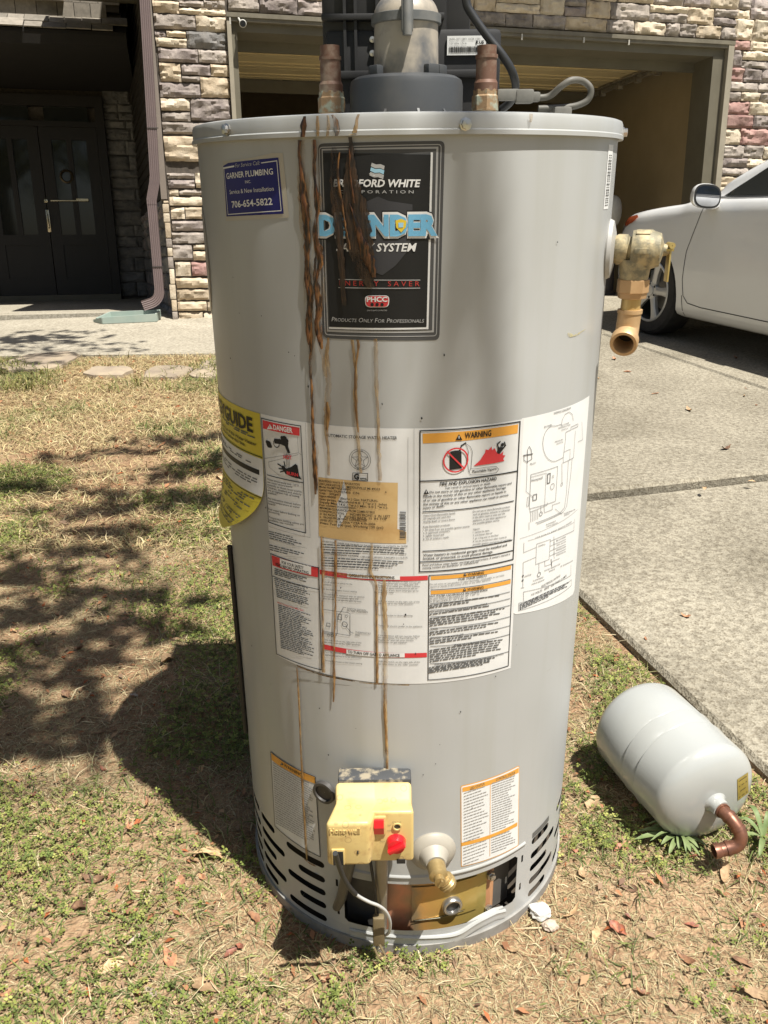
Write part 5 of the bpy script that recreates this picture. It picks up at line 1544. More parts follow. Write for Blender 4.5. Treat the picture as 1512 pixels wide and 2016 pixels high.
class Sheet:
    """prints laid on the jacket; positions are given in photograph pixels (through zf) and turned into angle and height"""
    def __init__(self, zf=None, r=HR, kf=None):
        self.zf = zf or (lambda x, y: (x, y)); self.r = r; self.lay = {}
        self.kf = kf
    def k(self, p):
        if self.kf: return self.kf(*p)
        t, z = K(*self.zf(*p), self.r)
        return (t * self.r, z)
    def pos(self, s, z, off):
        return cyl(s / self.r, z, self.r + off)
    def mb(self, col, lvl):
        return self.lay.setdefault((col, lvl), MB())
    def px(self, p):
        a = self.k(p); b_ = self.k((p[0], p[1] + 4)); return abs(a[1] - b_[1]) / 4
    def poly2(self, pts, col, lvl):
        mb = self.mb(col, lvl); off = 0.0004 + 0.00033 * lvl
        w = max(p[0] for p in pts) - min(p[0] for p in pts)
        if w < 0.008:
            mb.add([self.pos(s, z, off) for s, z in pts], [tuple(range(len(pts)))]); return
        bm = bmesh.new(); bm.faces.new([bm.verts.new((s, z, 0)) for s, z in pts])
        x = min(p[0] for p in pts) + 0.006
        while x < max(p[0] for p in pts):
            bmesh.ops.bisect_plane(bm, geom=bm.verts[:] + bm.edges[:] + bm.faces[:], plane_co=(x, 0, 0), plane_no=(1, 0, 0), dist=1e-7); x += 0.006
        bm.verts.index_update()
        mb.add([self.pos(v.co.x, v.co.y, off) for v in bm.verts], [[v.index for v in f.verts] for f in bm.faces]); bm.free()
    def poly(self, pts, col, lvl=1):
        self.poly2([self.k(p) for p in pts], col, lvl)
    def line(self, pts, w, col='black', lvl=2, closed=False):
        P = [Vector(self.k(p)) for p in pts]; hw_ = w * self.px(pts[0]) / 2
        if closed: P.append(P[0])
        for a, b_ in zip(P[:-1], P[1:]):
            d = (b_ - a)
            if d.length < 1e-6: continue
            d.normalize(); n = Vector((-d.y, d.x)) * hw_; e = d * hw_
            self.poly2([tuple(a - e - n), tuple(b_ + e - n), tuple(b_ + e + n), tuple(a - e + n)], col, lvl)
    def disc(self, c, r, col, lvl=2, n=28):
        c2 = self.k(c); rr = r * self.px(c)
        self.poly2([(c2[0] + rr * math.cos(2*math.pi*i/n), c2[1] + rr * math.sin(2*math.pi*i/n)) for i in range(n)], col, lvl)
    def ring(self, c, r, w, col, lvl=2, n=28):
        c2 = self.k(c); s = self.px(c); mb = self.mb(col, lvl); off = 0.0004 + 0.00033 * lvl
        vs = []; fs = []
        for i in range(n):
            a = 2*math.pi*i/n
            for q in (r - w/2, r + w/2): vs.append(self.pos(c2[0] + q*s*math.cos(a), c2[1] + q*s*math.sin(a), off))
        for i in range(n):
            j = (i+1) % n; fs.append((2*i, 2*i+1, 2*j+1, 2*j))
        mb.add(vs, fs)
    def text(self, body, p0, p1, h, col='black', lvl=2, bold=0.0, shear=0.0, spacing=1.0, small_caps=False):
        v, f = text_outline(body, bold, shear, spacing, small_caps)
        if not v: return
        a = Vector(self.k(p0)); hh = h * self.px(p0) / CAPH
        x0 = min(p[0] for p in v); x1 = max(p[0] for p in v)
        if p1 is not None:
            b_ = Vector(self.k(p1)); d = b_ - a; sx = d.length / (x1 - x0); d.normalize()
        else:
            d = Vector((1, 0)); sx = hh
        n = Vector((-d.y, d.x)); off = 0.0004 + 0.00033 * lvl
        mb = self.mb(col, lvl)
        vs = []
        for (x, y) in v:
            q = a + d * ((x - x0) * sx) + n * (y * hh)
            vs.append(self.pos(q.x, q.y, off))
        mb.add(vs, f)
    def para(self, tl, tr, bl, n, h, col='fine', lvl=2, seed=1, ragged=0.25, first=1.0, fill=0.86):
        """unreadably small lines of print: rows of word-length bars"""
        rg = random.Random(seed)
        tl = Vector(tl); tr = Vector(tr); bl = Vector(bl)
        for i in range(n):
            o = tl + (bl - tl) * (i / max(1, n - 1)) if n > 1 else tl
            x = 0.0; end_ = 1.0 - (rg.uniform(0, ragged) if i < n - 1 else rg.uniform(0.2, 0.6))
            L_ = (tr - tl).length
            while x < end_:
                w = rg.uniform(1.2, 4.6) * h / L_
                w = min(w, end_ - x)
                if w * L_ > 0.6 * h:
                    a = o + (tr - tl) * x; b_ = o + (tr - tl) * (x + w)
                    hh = h * rg.uniform(0.62, 0.8)
                    self.poly([tuple(a), tuple(b_), (b_.x, b_.y - hh), (a.x, a.y - hh)], col, lvl)
                x += w + 0.55 * h / L_
    def frame_(self, pts, w, col='black', lvl=2):
        self.line(pts, w, col, lvl, closed=True)
    def build(self, name, parent, base=None):
        """the lowest layer is the label itself, every further colour a print on it"""
        keys = sorted(self.lay, key=lambda q: q[1])
        first = self.lay[keys[0]].build(name, INK[keys[0][0]], parent, fix=False)
        for q in keys[1:]:
            self.lay[q].build('print_' + {'fine': 'small_text', 'paper': 'panel', 'white': 'white_areas', 'black': 'black_marks', 'red': 'red_marks', 'orange': 'orange_bands'}.get(q[0], q[0] + '_marks'), INK[q[0]], first, fix=False, kind='stuff')
        return first
    def tri(self, c, s, lvl=3, bg_='black', fg='white'):
        x, y = c
        self.poly([(x - s * .58, y + s * .5), (x + s * .58, y + s * .5), (x, y - s * .5)], bg_, lvl)
        self.line([(x, y - s * .15), (x, y + s * .18)], s * .12, fg, lvl + 1)

def rounded(tl, tr, br, bl, r, n=4):
    """rounded outline of a quad, in the caller's pixel units"""
    P = [Vector(p) for p in (tl, tr, br, bl)]; out = []
    for i in range(4):
        p = P[i]; a = (P[i-1] - p).normalized(); b_ = (P[(i+1) % 4] - p).normalized()
        for k in range(n + 1):
            t = k / n; q = (p + a * r) * (1-t)**2 + p * 2*t*(1-t) + (p + b_ * r) * t*t
            out.append(tuple(q))
    return out

# ---- plumber's sticker
z2 = lambda X, Y: (380 + X * 0.34392, 220 + Y * 0.34388)
S_ = Sheet(z2)
S_.poly([(172, 285), (345, 262), (455, 236), (515, 236), (551, 605), (430, 612), (190, 626)], 'clear', 0)
S_.poly([(176, 310), (205, 293), (491, 262), (521, 584), (195, 600)], 'navy', 1)
S_.line([(180, 323), (238, 312)], 9, 'white'); S_.line([(395, 293), (483, 281), (508, 566), (205, 588), (182, 330)], 5, 'white')
S_.text('For Service Call:', (246, 320), (388, 303), 22, 'silver', shear=0.3)
S_.text('GARNER PLUMBING', (197, 385), (462, 358), 32, 'white', bold=0.012)
S_.text('INC.', (303, 410), (336, 407), 16, 'white')
S_.text('Service & New Installation', (215, 472), (466, 452), 24, 'white')
S_.text('706-654-5822', (228, 550), (459, 531), 36, 'white', bold=0.018)
S_.build('plumber_sticker', heater)

# ---- big black badge
B = Sheet(z2)
B.poly(rounded((716, 182), (1441, 166), (1410, 1308), (744, 1296), 34), 'plate', 0)
B.line(rounded((724, 204), (1420, 187), (1393, 1283), (758, 1276), 20), 5, 'silver', 1, closed=True)
B.poly([(738, 214), (1404, 200), (1378, 1262), (770, 1258)], 'silver', 1)
B.poly([(744, 222), (1392, 212), (1368, 1250), (776, 1246)], 'plate', 2)
B.line([(1366, 240), (1341, 1238)], 14, 'white', 3); B.line([(785, 1236), (1341, 1238)], 10, 'white', 3)
B.poly([(747, 236), (1360, 246), (1336, 1226), (785, 1228)], 'black', 4)
# shield ghost
shp = [(935, 520), (1000, 512), (1060, 485), (1120, 510), (1256, 530), (1256, 690), (1225, 800), (1160, 880), (1085, 935), (1000, 900), (950, 830), (932, 700)]
B.poly(shp, 'shield', 5)
# flag
for i, (c_, y0) in enumerate((('silver', 292), ('white', 318), ('silver', 344))):
    B.poly([(1025 - i * 4, y0), (1050 - i * 4, y0 + 10), (1075 - i * 3, y0 + 8), (1098 - i * 2, y0 + 18), (1094 - i * 2, y0 + 40), (1072 - i * 3, y0 + 30), (1046 - i * 4, y0 + 32), (1020 - i * 4, y0 + 20)], c_ if i != 1 else 'sky', 5)
B.line([(1012, 355), (1088, 382)], 3, 'white', 5)
B.text('BRADFORD WHITE', (806, 428), (1302, 430), 40, 'white', 6, bold=0.03, shear=0.2, small_caps=False)
B.text('C O R P O R A T I O N', (845, 466), (1262, 467), 17, 'silver', 6)
B.text('DEFENDER', (716, 713), (1409, 711), 126, 'black', 6, bold=0.10)
B.text('DEFENDER', (722, 709), (1405, 707), 118, 'white', 7, bold=0.085)
B.text('DEFENDER', (731, 703), (1397, 701), 104, 'blue', 9, bold=0.055)
B.poly([(1160, 622), (1192, 612), (1222, 624), (1218, 660), (1192, 690), (1164, 662)], 'gold', 10)
B.poly([(1176, 634), (1206, 634), (1203, 660), (1178, 662)], 'sky', 11)
B.text('SAFETY SYSTEM', (824, 797), (1280, 797), 44, 'white', 6, bold=0.02, shear=0.22)
B.line([(838, 958), (1298, 962)], 4, 'silver', 6); B.line([(838, 1005), (1298, 1008)], 4, 'silver', 6)
B.text('E N E R G Y    S A V E R', (842, 992), (1296, 997), 28, 'dred', 6)
B.poly(rounded((985, 1050), (1126, 1050), (1122, 1118), (990, 1118), 26), 'white', 6)
B.poly(rounded((990, 1054), (1121, 1054), (1117, 1114), (995, 1114), 23), 'red', 7)
B.text('PHCC', (998, 1085), (1114, 1085), 26, 'white', 8, bold=0.04)
for q in (1028, 1056, 1084): B.disc((q, 1102), 10, 'black', 8, 14)
B.text('QUALITY SERVICE CONTRACTORS', (998, 1139), (1112, 1139), 7, 'silver', 6)
B.text('Products Only For Professionals', (798, 1197), (1322, 1205), 24, 'silver', 6, shear=0.2, small_caps=True)
B.build('brand_badge', heater)

# ---- large instruction sheet (white), left and centre columns
z4 = lambda X, Y: (420 + X * 0.27778, 780 + Y * 0.27778)
z6 = lambda X, Y: (500 + X * 0.37037, 1060 + Y * 0.37037)
z5 = lambda X, Y: (800 + X * 0.25132, 780 + Y * 0.25137)
class Multi(Sheet):
    def z(self, zf):
        self.zf = zf; return self
def sheet_rect(sh, t0, t1, z0, z1, col, lvl):
    sh.poly2([(rad(t0) * HR, z0), (rad(t1) * HR, z0), (rad(t1) * HR, z1), (rad(t0) * HR, z1)], col, lvl)
G = Multi()
sheet_rect(G, -43.6, 29.6, 0.4985, 0.8585, 'paper', 0)
G.z(z4)
G.poly([(352, 168), (614, 222), (612, 280), (355, 228)], 'red', 1)
G.frame_([(345, 155), (622, 210), (658, 968), (395, 890)], 6)
G.tri((406, 214), 36, 3, 'white', 'red')
G.text('DANGER', (430, 235), (566, 260), 34, 'white', bold=0.03)
G.line([(385, 556), (636, 612)], 5)
G.line([(600, 290), (606, 400), (370, 440)], 2, 'grey'); G.line([(606, 400), (628, 415)], 2, 'grey'); G.line([(606, 412), (395, 465), (400, 500), (470, 560)], 2, 'grey')
G.line([(448, 318), (480, 322), (520, 340)], 34); G.line([(515, 335), (535, 390)], 26)
G.disc((397, 340), 24, 'black'); G.disc((385, 325), 14, 'black'); G.disc((410, 352), 14, 'black')
G.disc((508, 305), 24, 'black'); G.disc((490, 295), 14, 'black'); G.disc((525, 315), 14, 'black'); G.ring((450, 335), 26, 6, 'black')
for q in (522, 532, 542): G.line([(q, 398), (q + 3, 505)], 3, 'grey')
G.text('HOT', (502, 442), (563, 447), 26, 'red', 3, bold=0.03)
G.poly([(482, 495), (500, 490), (520, 512), (555, 500), (585, 478), (600, 490), (612, 560), (630, 590), (560, 570), (515, 550)], 'black', 2)
for a, b_ in (((482, 492), (462, 480)), ((492, 515), (470, 512)), ((500, 530), (480, 535)), ((512, 495), (505, 465))): G.line([a, b_], 9)
G.text('BURN', (526, 552), (606, 568), 22, 'red', 3, bold=0.03)
lines = ['Water temperature over 125°F', 'can cause severe burns', 'instantly or death from scalds.', 'Children, disabled and elderly', 'are at highest risk of being', 'scalded.', '', 'See instruction manual before', 'setting temperature at water', 'heater.', '', 'Feel water before bathing or', 'showering.', '', 'Temperature limiting valves are', 'available, see manual.']
for i, t in enumerate(lines):
    if not t: continue
    y = 592 + i * 19.2; x = 386 + i * 0.9; w = 223 * len(t) / 28.0
    w = min(w, 246)
    G.text(t, (x, y), (x + w, y + w * 0.215), 12.5, 'grey', bold=0.01)
G.line([(655, 190), (690, 1000), (398, 920)], 1.5, 'grey')
G.para((395, 958), (632, 1020), (402, 1006), 4, 9, 'grey', seed=2)
G.line([(402, 1008), (665, 1075)], 1.5, 'grey')
G.para((400, 1056), (660, 1122), (404, 1088), 3, 9, 'grey', seed=3)
G.text('AUTOMATIC STORAGE WATER HEATER', (798, 284), (1303, 304), 20, 'black', bold=0.012)
G.ring((1040, 448), 74, 3, 'grey'); G.ring((1040, 448), 60, 3, 'grey')
star = []
for i in range(11):
    a = -math.pi/2 + i * math.pi / 5; r = 58 if i % 2 == 0 else 24
    star.append((1040 + r * math.cos(a), 448 + r * math.sin(a)))
G.line(star, 3, 'grey'); G.ring((1040, 448), 14, 4, 'grey')
G.text('DESIGN', (1018, 391), (1062, 392), 10, 'grey', bold=0.02); G.text('CERTIFIED', (1010, 516), (1070, 516), 10, 'grey', bold=0.02)
G.frame_([(990, 542), (1095, 546), (1095, 598), (990, 594)], 4)
G.text('G', (998, 586), (1035, 588), 36, 'black', bold=0.06); G.text('ama', (1042, 588), (1088, 590), 16, 'black', bold=0.03)
G.line([(1380, 290), (1380, 1030)], 1.5, 'grey')
G.poly([(745, 572), (880, 586), (1308, 612), (1305, 940), (1368, 960), (1368, 1042), (1020, 1030), (750, 990)], 'tan', 1)
G.poly([(925, 592), (905, 700), (878, 760), (880, 925), (895, 930), (960, 800), (948, 690), (938, 640)], 'paper', 2)
rl = [('BRADFORD WHITE CORPORATION', 1040), ('200 LAFAYETTE ST. MIDDLEVILLE MI 49333', 1182), ('Model No:MITW50S6FBN', 975), ('Serial No: DL9907450  C/N:', 1040), ('Cap.   50(gal.)', 905), ("Input:40000    (Btu/hr.) Gas: NATURAL", 1170),
      ("Gas press. Manifold:4.0  ( ''w.c.). Inlet", 1232), ("Supply Max:14.0 ( ''w.c.) Min. 5.0 ( ''w.c.).", 1240), ('For closet installation.', 1015), ('MINIMUM CLEARANCES FROM COMBUSTIBLE', 1146), ('CONSTRUCTION: 1   INCHES FRONT, 0  IN. LEFT', 1255), ('0  IN RIGHT, 0   INCHES BACK, 15  IN. TOP', 1232),
      ('6   INCHES FROM VENT CONNECTOR', 1092), ('ANSI Z21.10.1b-2006 * CSA 4.1b-2006', 1150), ('Press: Test 300 (psi), Working 150 (psi)', 1206)]
for i, (t, xe) in enumerate(rl):
    y = 603 + i * 21.4
    sl = 0.10 - 0.0018 * i
    G.text(t, (753 + i * 0.6, y), (xe, y + (xe - 753) * sl * 0.92 + 2), 15, 'black', 3, bold=0.008)
G.text('A', (1216, 684), (1230, 685), 15, 'black', 3)
y = 816
rb = random.Random(6)
while y < 1000:
    w = rb.choice((2.5, 4, 6)); G.poly([(1322, y), (1365, y + 1), (1365, y + w + 1), (1322, y + w)], 'grey', 3); y += w + rb.choice((2.5, 4, 5))
G.text('MANUFACTURED UNDER ONE OR MORE OF THE FOLLOWING U.S. PATENTS: No. 34,534;', (764, 1030), (1378, 1066), 11, 'grey', bold=0.01)
G.para((766, 1052), (1376, 1084), (772, 1106), 4, 10, 'fine', seed=5, ragged=0.06)
G.text('CANADIAN PATENTS: 1,272,914; 1,280,043; 1,289,833; 2,042,892; 2,112,515;', (775, 1112), (1378, 1146), 10, 'grey', bold=0.01)
G.para((766, 1146), (1376, 1178), (770, 1202), 4, 10, 'grey', seed=8, ragged=0.2)
# lower half
G.z(z6)
G.poly([(96, 88), (344, 152), (341, 206), (101, 142)], 'red', 1); G.poly([(140, 104), (306, 146), (306, 192), (142, 150)], 'white', 2)
G.text('FOR YOUR SAFETY', (152, 133), (268, 163), 15, 'black', 3, bold=0.015); G.text('READ BEFORE OPERATING', (120 + 0, 142), (294, 188), 14, 'black', 3, bold=0.012)
G.frame_([(92, 80), (345, 155), (362, 698), (122, 612)], 4)
G.line([(100, 198), (346, 270)], 3)
G.para((112, 162), (310, 222), (112, 190), 4, 7, 'fine', seed=11)
G.para((110, 215), (312, 272), (116, 258), 5, 7, 'fine', seed=12)
G.para((118, 270), (300, 325), (124, 310), 5, 7, 'fine', seed=13)
G.text('WHAT TO DO IF YOU SMELL GAS', (126, 342), (266, 386), 8, 'red', bold=0.01)
G.para((130, 354), (310, 412), (146, 580), 24, 6.5, 'fine', seed=14, ragged=0.4)
G.poly([(350, 164), (924, 196), (924, 220), (352, 190)], 'red', 1); G.poly([(497, 180), (776, 195), (776, 218), (497, 204)], 'white', 2)
G.text('OPERATING INSTRUCTIONS', (508, 200), (748, 214), 15, 'black', 3, bold=0.014)
G.poly([(368, 560), (919, 606), (919, 630), (368, 586)], 'red', 1); G.poly([(493, 588), (801, 608), (801, 630), (493, 612)], 'white', 2)
G.text('TO TURN OFF GAS TO APPLIANCE', (502, 606), (775, 626), 14, 'black', 3, bold=0.014)
for i, (t, xe, y) in enumerate((('STOP! Read the safety information at', 562, 190), ('left on this label.', 440, 206), ('Turn off all electric power to the', 524, 232), ('appliance.', 415, 246), ('Set the thermostat to lowest setting.', 550, 270), ('This appliance is equipped with an ignition', 588, 295), ('device which automatically lights the', 556, 308), ('pilot. Do not try to light the pilot by hand.', 574, 320),
        ('Slide the switch on the right side of the', 572, 540), ('gas valve down to the "OFF" position.', 568, 552), ('Turn off all electric power to the', 536, 606), ('appliance if service is to be performed.', 575, 620), ('Set the thermostat to the lowest setting.', 578, 650))):
    x = 364 + (y - 190) * 0.035
    G.text(t, (x, y), (xe, y + (xe - x) * 0.085), 8.5, 'fine')
for (t, xe, y) in (('Wait five (5) minutes to clear out any gas.', 888, 228), ('Then smell for gas, including near the', 872, 240), ('floor. If you smell gas, STOP! Follow', 882, 252), ('"B" in the safety information at left on', 868, 264), ("this label. If you don't smell gas, go to", 874, 276), ('the next step.', 745, 288),
        ('Slide the switch on the right side of the', 880, 334), ('gas valve up to the "ON" position.', 848, 346), ('Set thermostat to desired setting.', 845, 408), ('Turn on all electric power to the appliance.', 896, 464), ('If the appliance will not operate, follow', 882, 516), ('the instructions "To Turn Off Gas To', 868, 528), ('Appliance" and call your service', 848, 540), ('technician or gas supplier.', 816, 552),
        ('Slide the switch on the right side of the', 882, 654), ('gas valve down to the "OFF" position.', 874, 668)):
    G.text(t, (661, y), (xe, y + (xe - 661) * 0.02), 8.5, 'fine')
G.line([(370, 375), (500, 392), (512, 400), (512, 515), (370, 490)], 2, 'grey'); G.line([(442, 385), (446, 505)], 2, 'grey')
G.frame_([(450, 402), (467, 404), (467, 432), (450, 430)], 3, 'grey'); G.frame_([(388, 448), (406, 450), (406, 468), (388, 466)], 2.5, 'grey')
G.ring((484, 455), 13, 3, 'grey'); G.ring((492, 412), 6, 2, 'grey'); G.line([(455, 400), (478, 365), (490, 367)], 2, 'grey'); G.line([(494, 470), (520, 500), (530, 502)], 2, 'grey')
G.line([(375, 498), (440, 508), (440, 514), (375, 504)], 2, 'grey'); G.ring((398, 512), 6, 2, 'grey'); G.ring((416, 515), 6, 2, 'grey')
G.text('SWITCH SHOWN', (497, 376), (596, 386), 10, 'fine'); G.text('IN "ON" POSITION', (497, 386), (606, 395), 10, 'fine')
G.text('THERMOSTAT', (540, 502), (622, 510), 10, 'fine'); G.text('DIAL', (540, 516), (566, 519), 10, 'fine')
# right column lower: warnings
G.frame_([(930, 195), (1375, 135), (1350, 675), (925, 750)], 4)
G.poly([(940, 199), (1366, 142), (1364, 162), (940, 219)], 'orange', 1); G.tri((1120, 188), 16, 3); G.text('WARNING', (1134, 196), (1220, 186), 14, 'black', 3, bold=0.01)
G.text('FOR YOUR SAFETY', (1087, 222), (1238, 202), 13, 'black', bold=0.01)
G.text('Do not store or use gasoline or other flammable, combustible, or corrosive', (934, 246), (1328, 196), 8.5, 'fine'); G.text('vapors or liquids in the vicinity of this or any other appliance.', (934, 260), (1258, 220), 8.5, 'fine')
G.line([(940, 272), (1360, 215)], 3)
G.poly([(940, 276), (1364, 218), (1362, 238), (940, 296)], 'orange', 1); G.tri((1118, 268), 16, 3); G.text('WARNING', (1132, 276), (1218, 264), 14, 'black', 3, bold=0.01)
G.text('HOT WATER CAN PRODUCE 3RD DEGREE BURNS', (933, 310), (1240, 276), 10, 'black', bold=0.012)
G.text('IN LESS THAN 5 SECONDS AT 140° F (60° C)', (933, 324), (1196, 296), 10, 'grey'); G.text('IN 30 SECONDS AT 130° F (54° C)', (933, 338), (1134, 318), 10, 'grey')
yy = 344
for i, (nl, bold_) in enumerate(((2, None), (2, 'Read and follow water heater WARNINGS and INSTRUCTIONS.'), (4, None), (3, 'CAUTION:'), (3, 'IMPORTANT - BURNER MUST BE LEVEL.'))):
    G.line([(938, yy), (1358, yy - 62)], 2.5)
    y0 = yy + 13
    if bold_:
        G.text(bold_, (933, y0), (933 + 6.2 * len(bold_) * 0.9, y0 - 6.2 * len(bold_) * 0.9 * .145), 8.5, 'black', bold=0.012)
        G.para((933, y0 + 12), (1330, y0 - 46), (933, y0 + 12 + 12 * (nl - 2)), nl - 1, 8, 'fine', seed=30 + i, ragged=.15)
    else:
        G.para((933, y0), (1335, y0 - 58), (933, y0 + 12 * (nl - 1)), nl, 8, 'fine', seed=30 + i, ragged=.15)
    yy += 12 * nl + 12
G.line([(938, yy), (1356, yy - 64)], 2.5)
G.text('STATE OF CALIFORNIA NOTICE', (1062, yy - 2), (1244, yy - 28), 9, 'black', bold=0.01)
G.para((933, yy + 24), (1335, yy - 36), (933, yy + 84), 6, 8, 'fine', seed=41, ragged=.1)
G.line([(936, yy + 92), (1350, yy + 28)], 2.5)
G.text('SUITABLE FOR WATER (POTABLE) HEATING AND SPACE HEATING', (960, yy + 100), (1325, yy + 42), 8, 'grey', bold=0.01)
G.para((930, yy + 116), (1330, yy + 54), (930, yy + 142), 4, 8, 'fine', seed=42, ragged=.2)
# right column upper: warning with pictures
G.z(z5)
G.line([(60, 250), (60, 1400)], 1.5, 'grey')
G.frame_([(107, 270), (888, 197), (833, 1275), (103, 1373)], 9)
G.poly([(127, 292), (875, 218), (869, 288), (129, 369)], 'orange', 1); G.tri((410, 318), 46, 3); G.text('WARNING', (455, 328), (661, 308), 44, 'black', 3, bold=0.02)
G.line([(110, 664), (864, 584)], 9)
G.poly([(338, 445), (430, 430), (432, 562), (338, 575)], 'black', 2); G.line([(350, 438), (420, 424)], 10); G.line([(418, 420), (430, 385), (462, 365)], 10)
G.line([(462, 366), (500, 395), (515, 430), (505, 560), (490, 590), (500, 615), (600, 612), (700, 598), (722, 570), (700, 548), (620, 555), (530, 568), (500, 565)], 3, 'grey')
G.line([(462, 366), (485, 430), (478, 520), (488, 590)], 3, 'grey')
G.ring((385, 498), 92, 12, 'red', 4); G.line([(320, 433), (450, 562)], 12, 'red', 4)
G.poly([(525, 545), (575, 500), (600, 460), (615, 440), (618, 415), (640, 420), (665, 392), (668, 420), (690, 405), (705, 440), (735, 450), (758, 428), (752, 460), (772, 462), (755, 490), (765, 505), (690, 522)], 'red', 2)
G.poly([(712, 400), (740, 395), (762, 402), (745, 425), (725, 450), (708, 445)], 'black', 3); G.disc((748, 378), 14, 'black', 3); G.line([(718, 402), (708, 372), (730, 355)], 10, 'black', 3); G.line([(755, 402), (772, 385), (765, 360)], 10, 'black', 3)
G.text('Flammable Vapors', (515, 600), (702, 574), 20, 'black', bold=0.012)
G.text('FIRE AND EXPLOSION HAZARD', (262, 699), (705, 654), 26, 'black', bold=0.018)
G.text('Can result in serious injury or death', (304, 724), (655, 688), 16, 'black', bold=0.008)
G.tri((155, 745), 38, 3)
for i, (t, x, xe) in enumerate((('Do not store or use gasoline or other flammable vapors and', 182, 820), ('liquids in the vicinity of this or any other appliance. Storage', 132, 776), ('of or use of gasoline or other flammable vapors or liquids in', 132, 778), ('the vicinity of this or any other appliance can result in serious', 132, 796), ('injury or death.', 132, 300))):
    y = 762 + i * 30 - (x - 132) * 0.08
    G.text(t, (x, y), (xe, y - (xe - x) * 0.112), 17, 'black', bold=0.012)
G.line([(130, 904), (836, 818)], 7)
for i, (t, xe) in enumerate((('Vapors from flammable liquids', 382), ('can explode and catch fire', 346), ('causing death or severe burns.', 382), (None, 0), ('Keep flammable products:', 342), ('1. far away from any possible ignition source,', 496), ('2. in approved containers,', 342), ('3. tightly closed and', 294), ("4. out of children's reach.", 334))):
    if t: 
        y = 940 + i * 24 - (8 if i > 3 else 0)
        G.text(t, (131, y), (xe, y - (xe - 131) * 0.085), 14, 'grey', bold=0.004)
for i, (t, xe) in enumerate((('Do not use or store flammable products', 808), ('such as gasoline, solvents or adhesives', 808), ('in the same room or area near the', 770), ('appliance, or any other appliance or', 780), ('any possible ignition source.', 728), (None, 0), ('Vapors:', 574), ('1. cannot be seen,', 650), ('2. are heavier than air', 672), ('3. go a long way on the floor', 720), ('4. can be carried from other rooms to', 782), ('    possible ignition sources by air currents.', 818))):
    if t:
        y = 908 + i * 23.3
        G.text(t, (519, y), (xe, y - (xe - 519) * 0.135), 14, 'grey', bold=0.004)
G.line([(130, 1212), (824, 1124)], 7)
G.text('Water heaters in residential garages must be installed and', (131, 1252), (784, 1170), 19, 'black', bold=0.012); G.text('located, or protected, to avoid physical damage.', (131, 1278), (676, 1222), 19, 'black', bold=0.012)
G.line([(106, 1296), (836, 1204)], 7)
G.text("Read and follow water heater warnings and instructions. If owner's manual is", (127, 1326), (810, 1238), 14, 'black', bold=0.01); G.text('missing contact the distributor or manufacturer.', (127, 1350), (568, 1300), 14, 'black', bold=0.01)
sheet = G.build('instruction_sheet', heater)

# ---- wiring diagram sheet
Wd = Multi()
Wd.poly2([(rad(t) * HR, z) for t, z in ((28.9, 0.588), (30.5, 0.5825), (60.5, 0.5575), (62.0, 0.561), (60.6, 0.8605), (28.9, 0.8595))], 'white', 0)
Wd.z(z5)
Wd.text('WIRING DIAGRAM', (1150, 142), (1282, 100), 17, 'grey')
Wd.text('BLOWER', (1076, 247), (1135, 230), 14, 'grey'); Wd.text('PILOT', (966, 538), (1010, 528), 14, 'grey'); Wd.text('CONTROL', (1027, 1180), (1086, 1162), 12, 'grey')
Wd.text('BLOWER', (1208, 232), (1270, 212), 10, 'grey'); Wd.text('TEMPERATURE', (1182, 256), (1280, 226), 10, 'grey'); Wd.text('SWITCH', (1210, 270), (1262, 254), 10, 'grey')
Wd.text('PRESSURE', (1160, 362), (1222, 342), 10, 'grey'); Wd.text('SWITCH', (1172, 378), (1222, 362), 10, 'grey')
arc = [(1225, 478)] + [(1150 + 85 * math.cos(rad(a)) * (1.0), 370 + 140 * math.sin(rad(a))) for a in range(80, 281, 20)] + [(1210, 218)]
Wd.line(arc, 3, 'grey')
Wd.line([(1212, 215), (1218, 180), (1240, 140), (1270, 122), (1295, 140), (1304, 190)], 3, 'grey')
Wd.line([(1245, 280), (1285, 262), (1285, 240), (1340, 215), (1340, 235), (1290, 258)], 3, 'grey'); Wd.line([(1245, 280), (1243, 330), (1225, 480), (1225, 520), (1305, 480), (1320, 270)], 3, 'grey')
Wd.line([(1230, 435), (1280, 412), (1275, 500)], 2.5, 'grey'); Wd.line([(1370, 200), (1376, 340), (1340, 355)], 2.5, 'grey')
Wd.line([(1215, 520), (1215, 680)], 3, 'grey'); Wd.line([(1265, 505), (1262, 560), (1250, 760), (1235, 870), (1200, 910), (1010, 990)], 3, 'grey'); Wd.line([(1295, 485), (1285, 600), (1252, 860), (1225, 905), (1020, 1000)], 3, 'grey')
Wd.ring((1213, 690), 12, 3, 'grey')
Wd.line([(920, 460), (918, 500), (940, 515), (980, 490), (975, 420), (960, 392), (945, 420), (945, 520)], 4, 'grey'); Wd.line([(915, 462), (985, 450)], 7, 'grey')
Wd.line([(943, 520), (940, 650), (935, 745), (990, 790)], 2.5, 'grey')
Wd.frame_([(972, 612), (1182, 547), (1165, 820), (960, 880)], 3, 'grey'); Wd.line([(972, 632), (1092, 600), (1080, 845)], 2.5, 'grey')
Wd.text('Honeywell', (976, 668), (1062, 645), 20, 'grey')
Wd.frame_([(1103, 608), (1124, 602), (1120, 675), (1100, 682)], 6, 'grey'); Wd.ring((1145, 628), 10, 2.5, 'grey'); Wd.ring((1140, 705), 22, 3, 'grey'); Wd.frame_([(990, 772), (1018, 764), (1016, 808), (988, 815)], 5, 'grey')
Wd.frame_([(945, 790), (960, 786), (955, 858), (940, 862)], 2.5, 'grey'); Wd.line([(965, 880), (965, 905), (1100, 850), (1100, 832)], 2.5, 'grey')
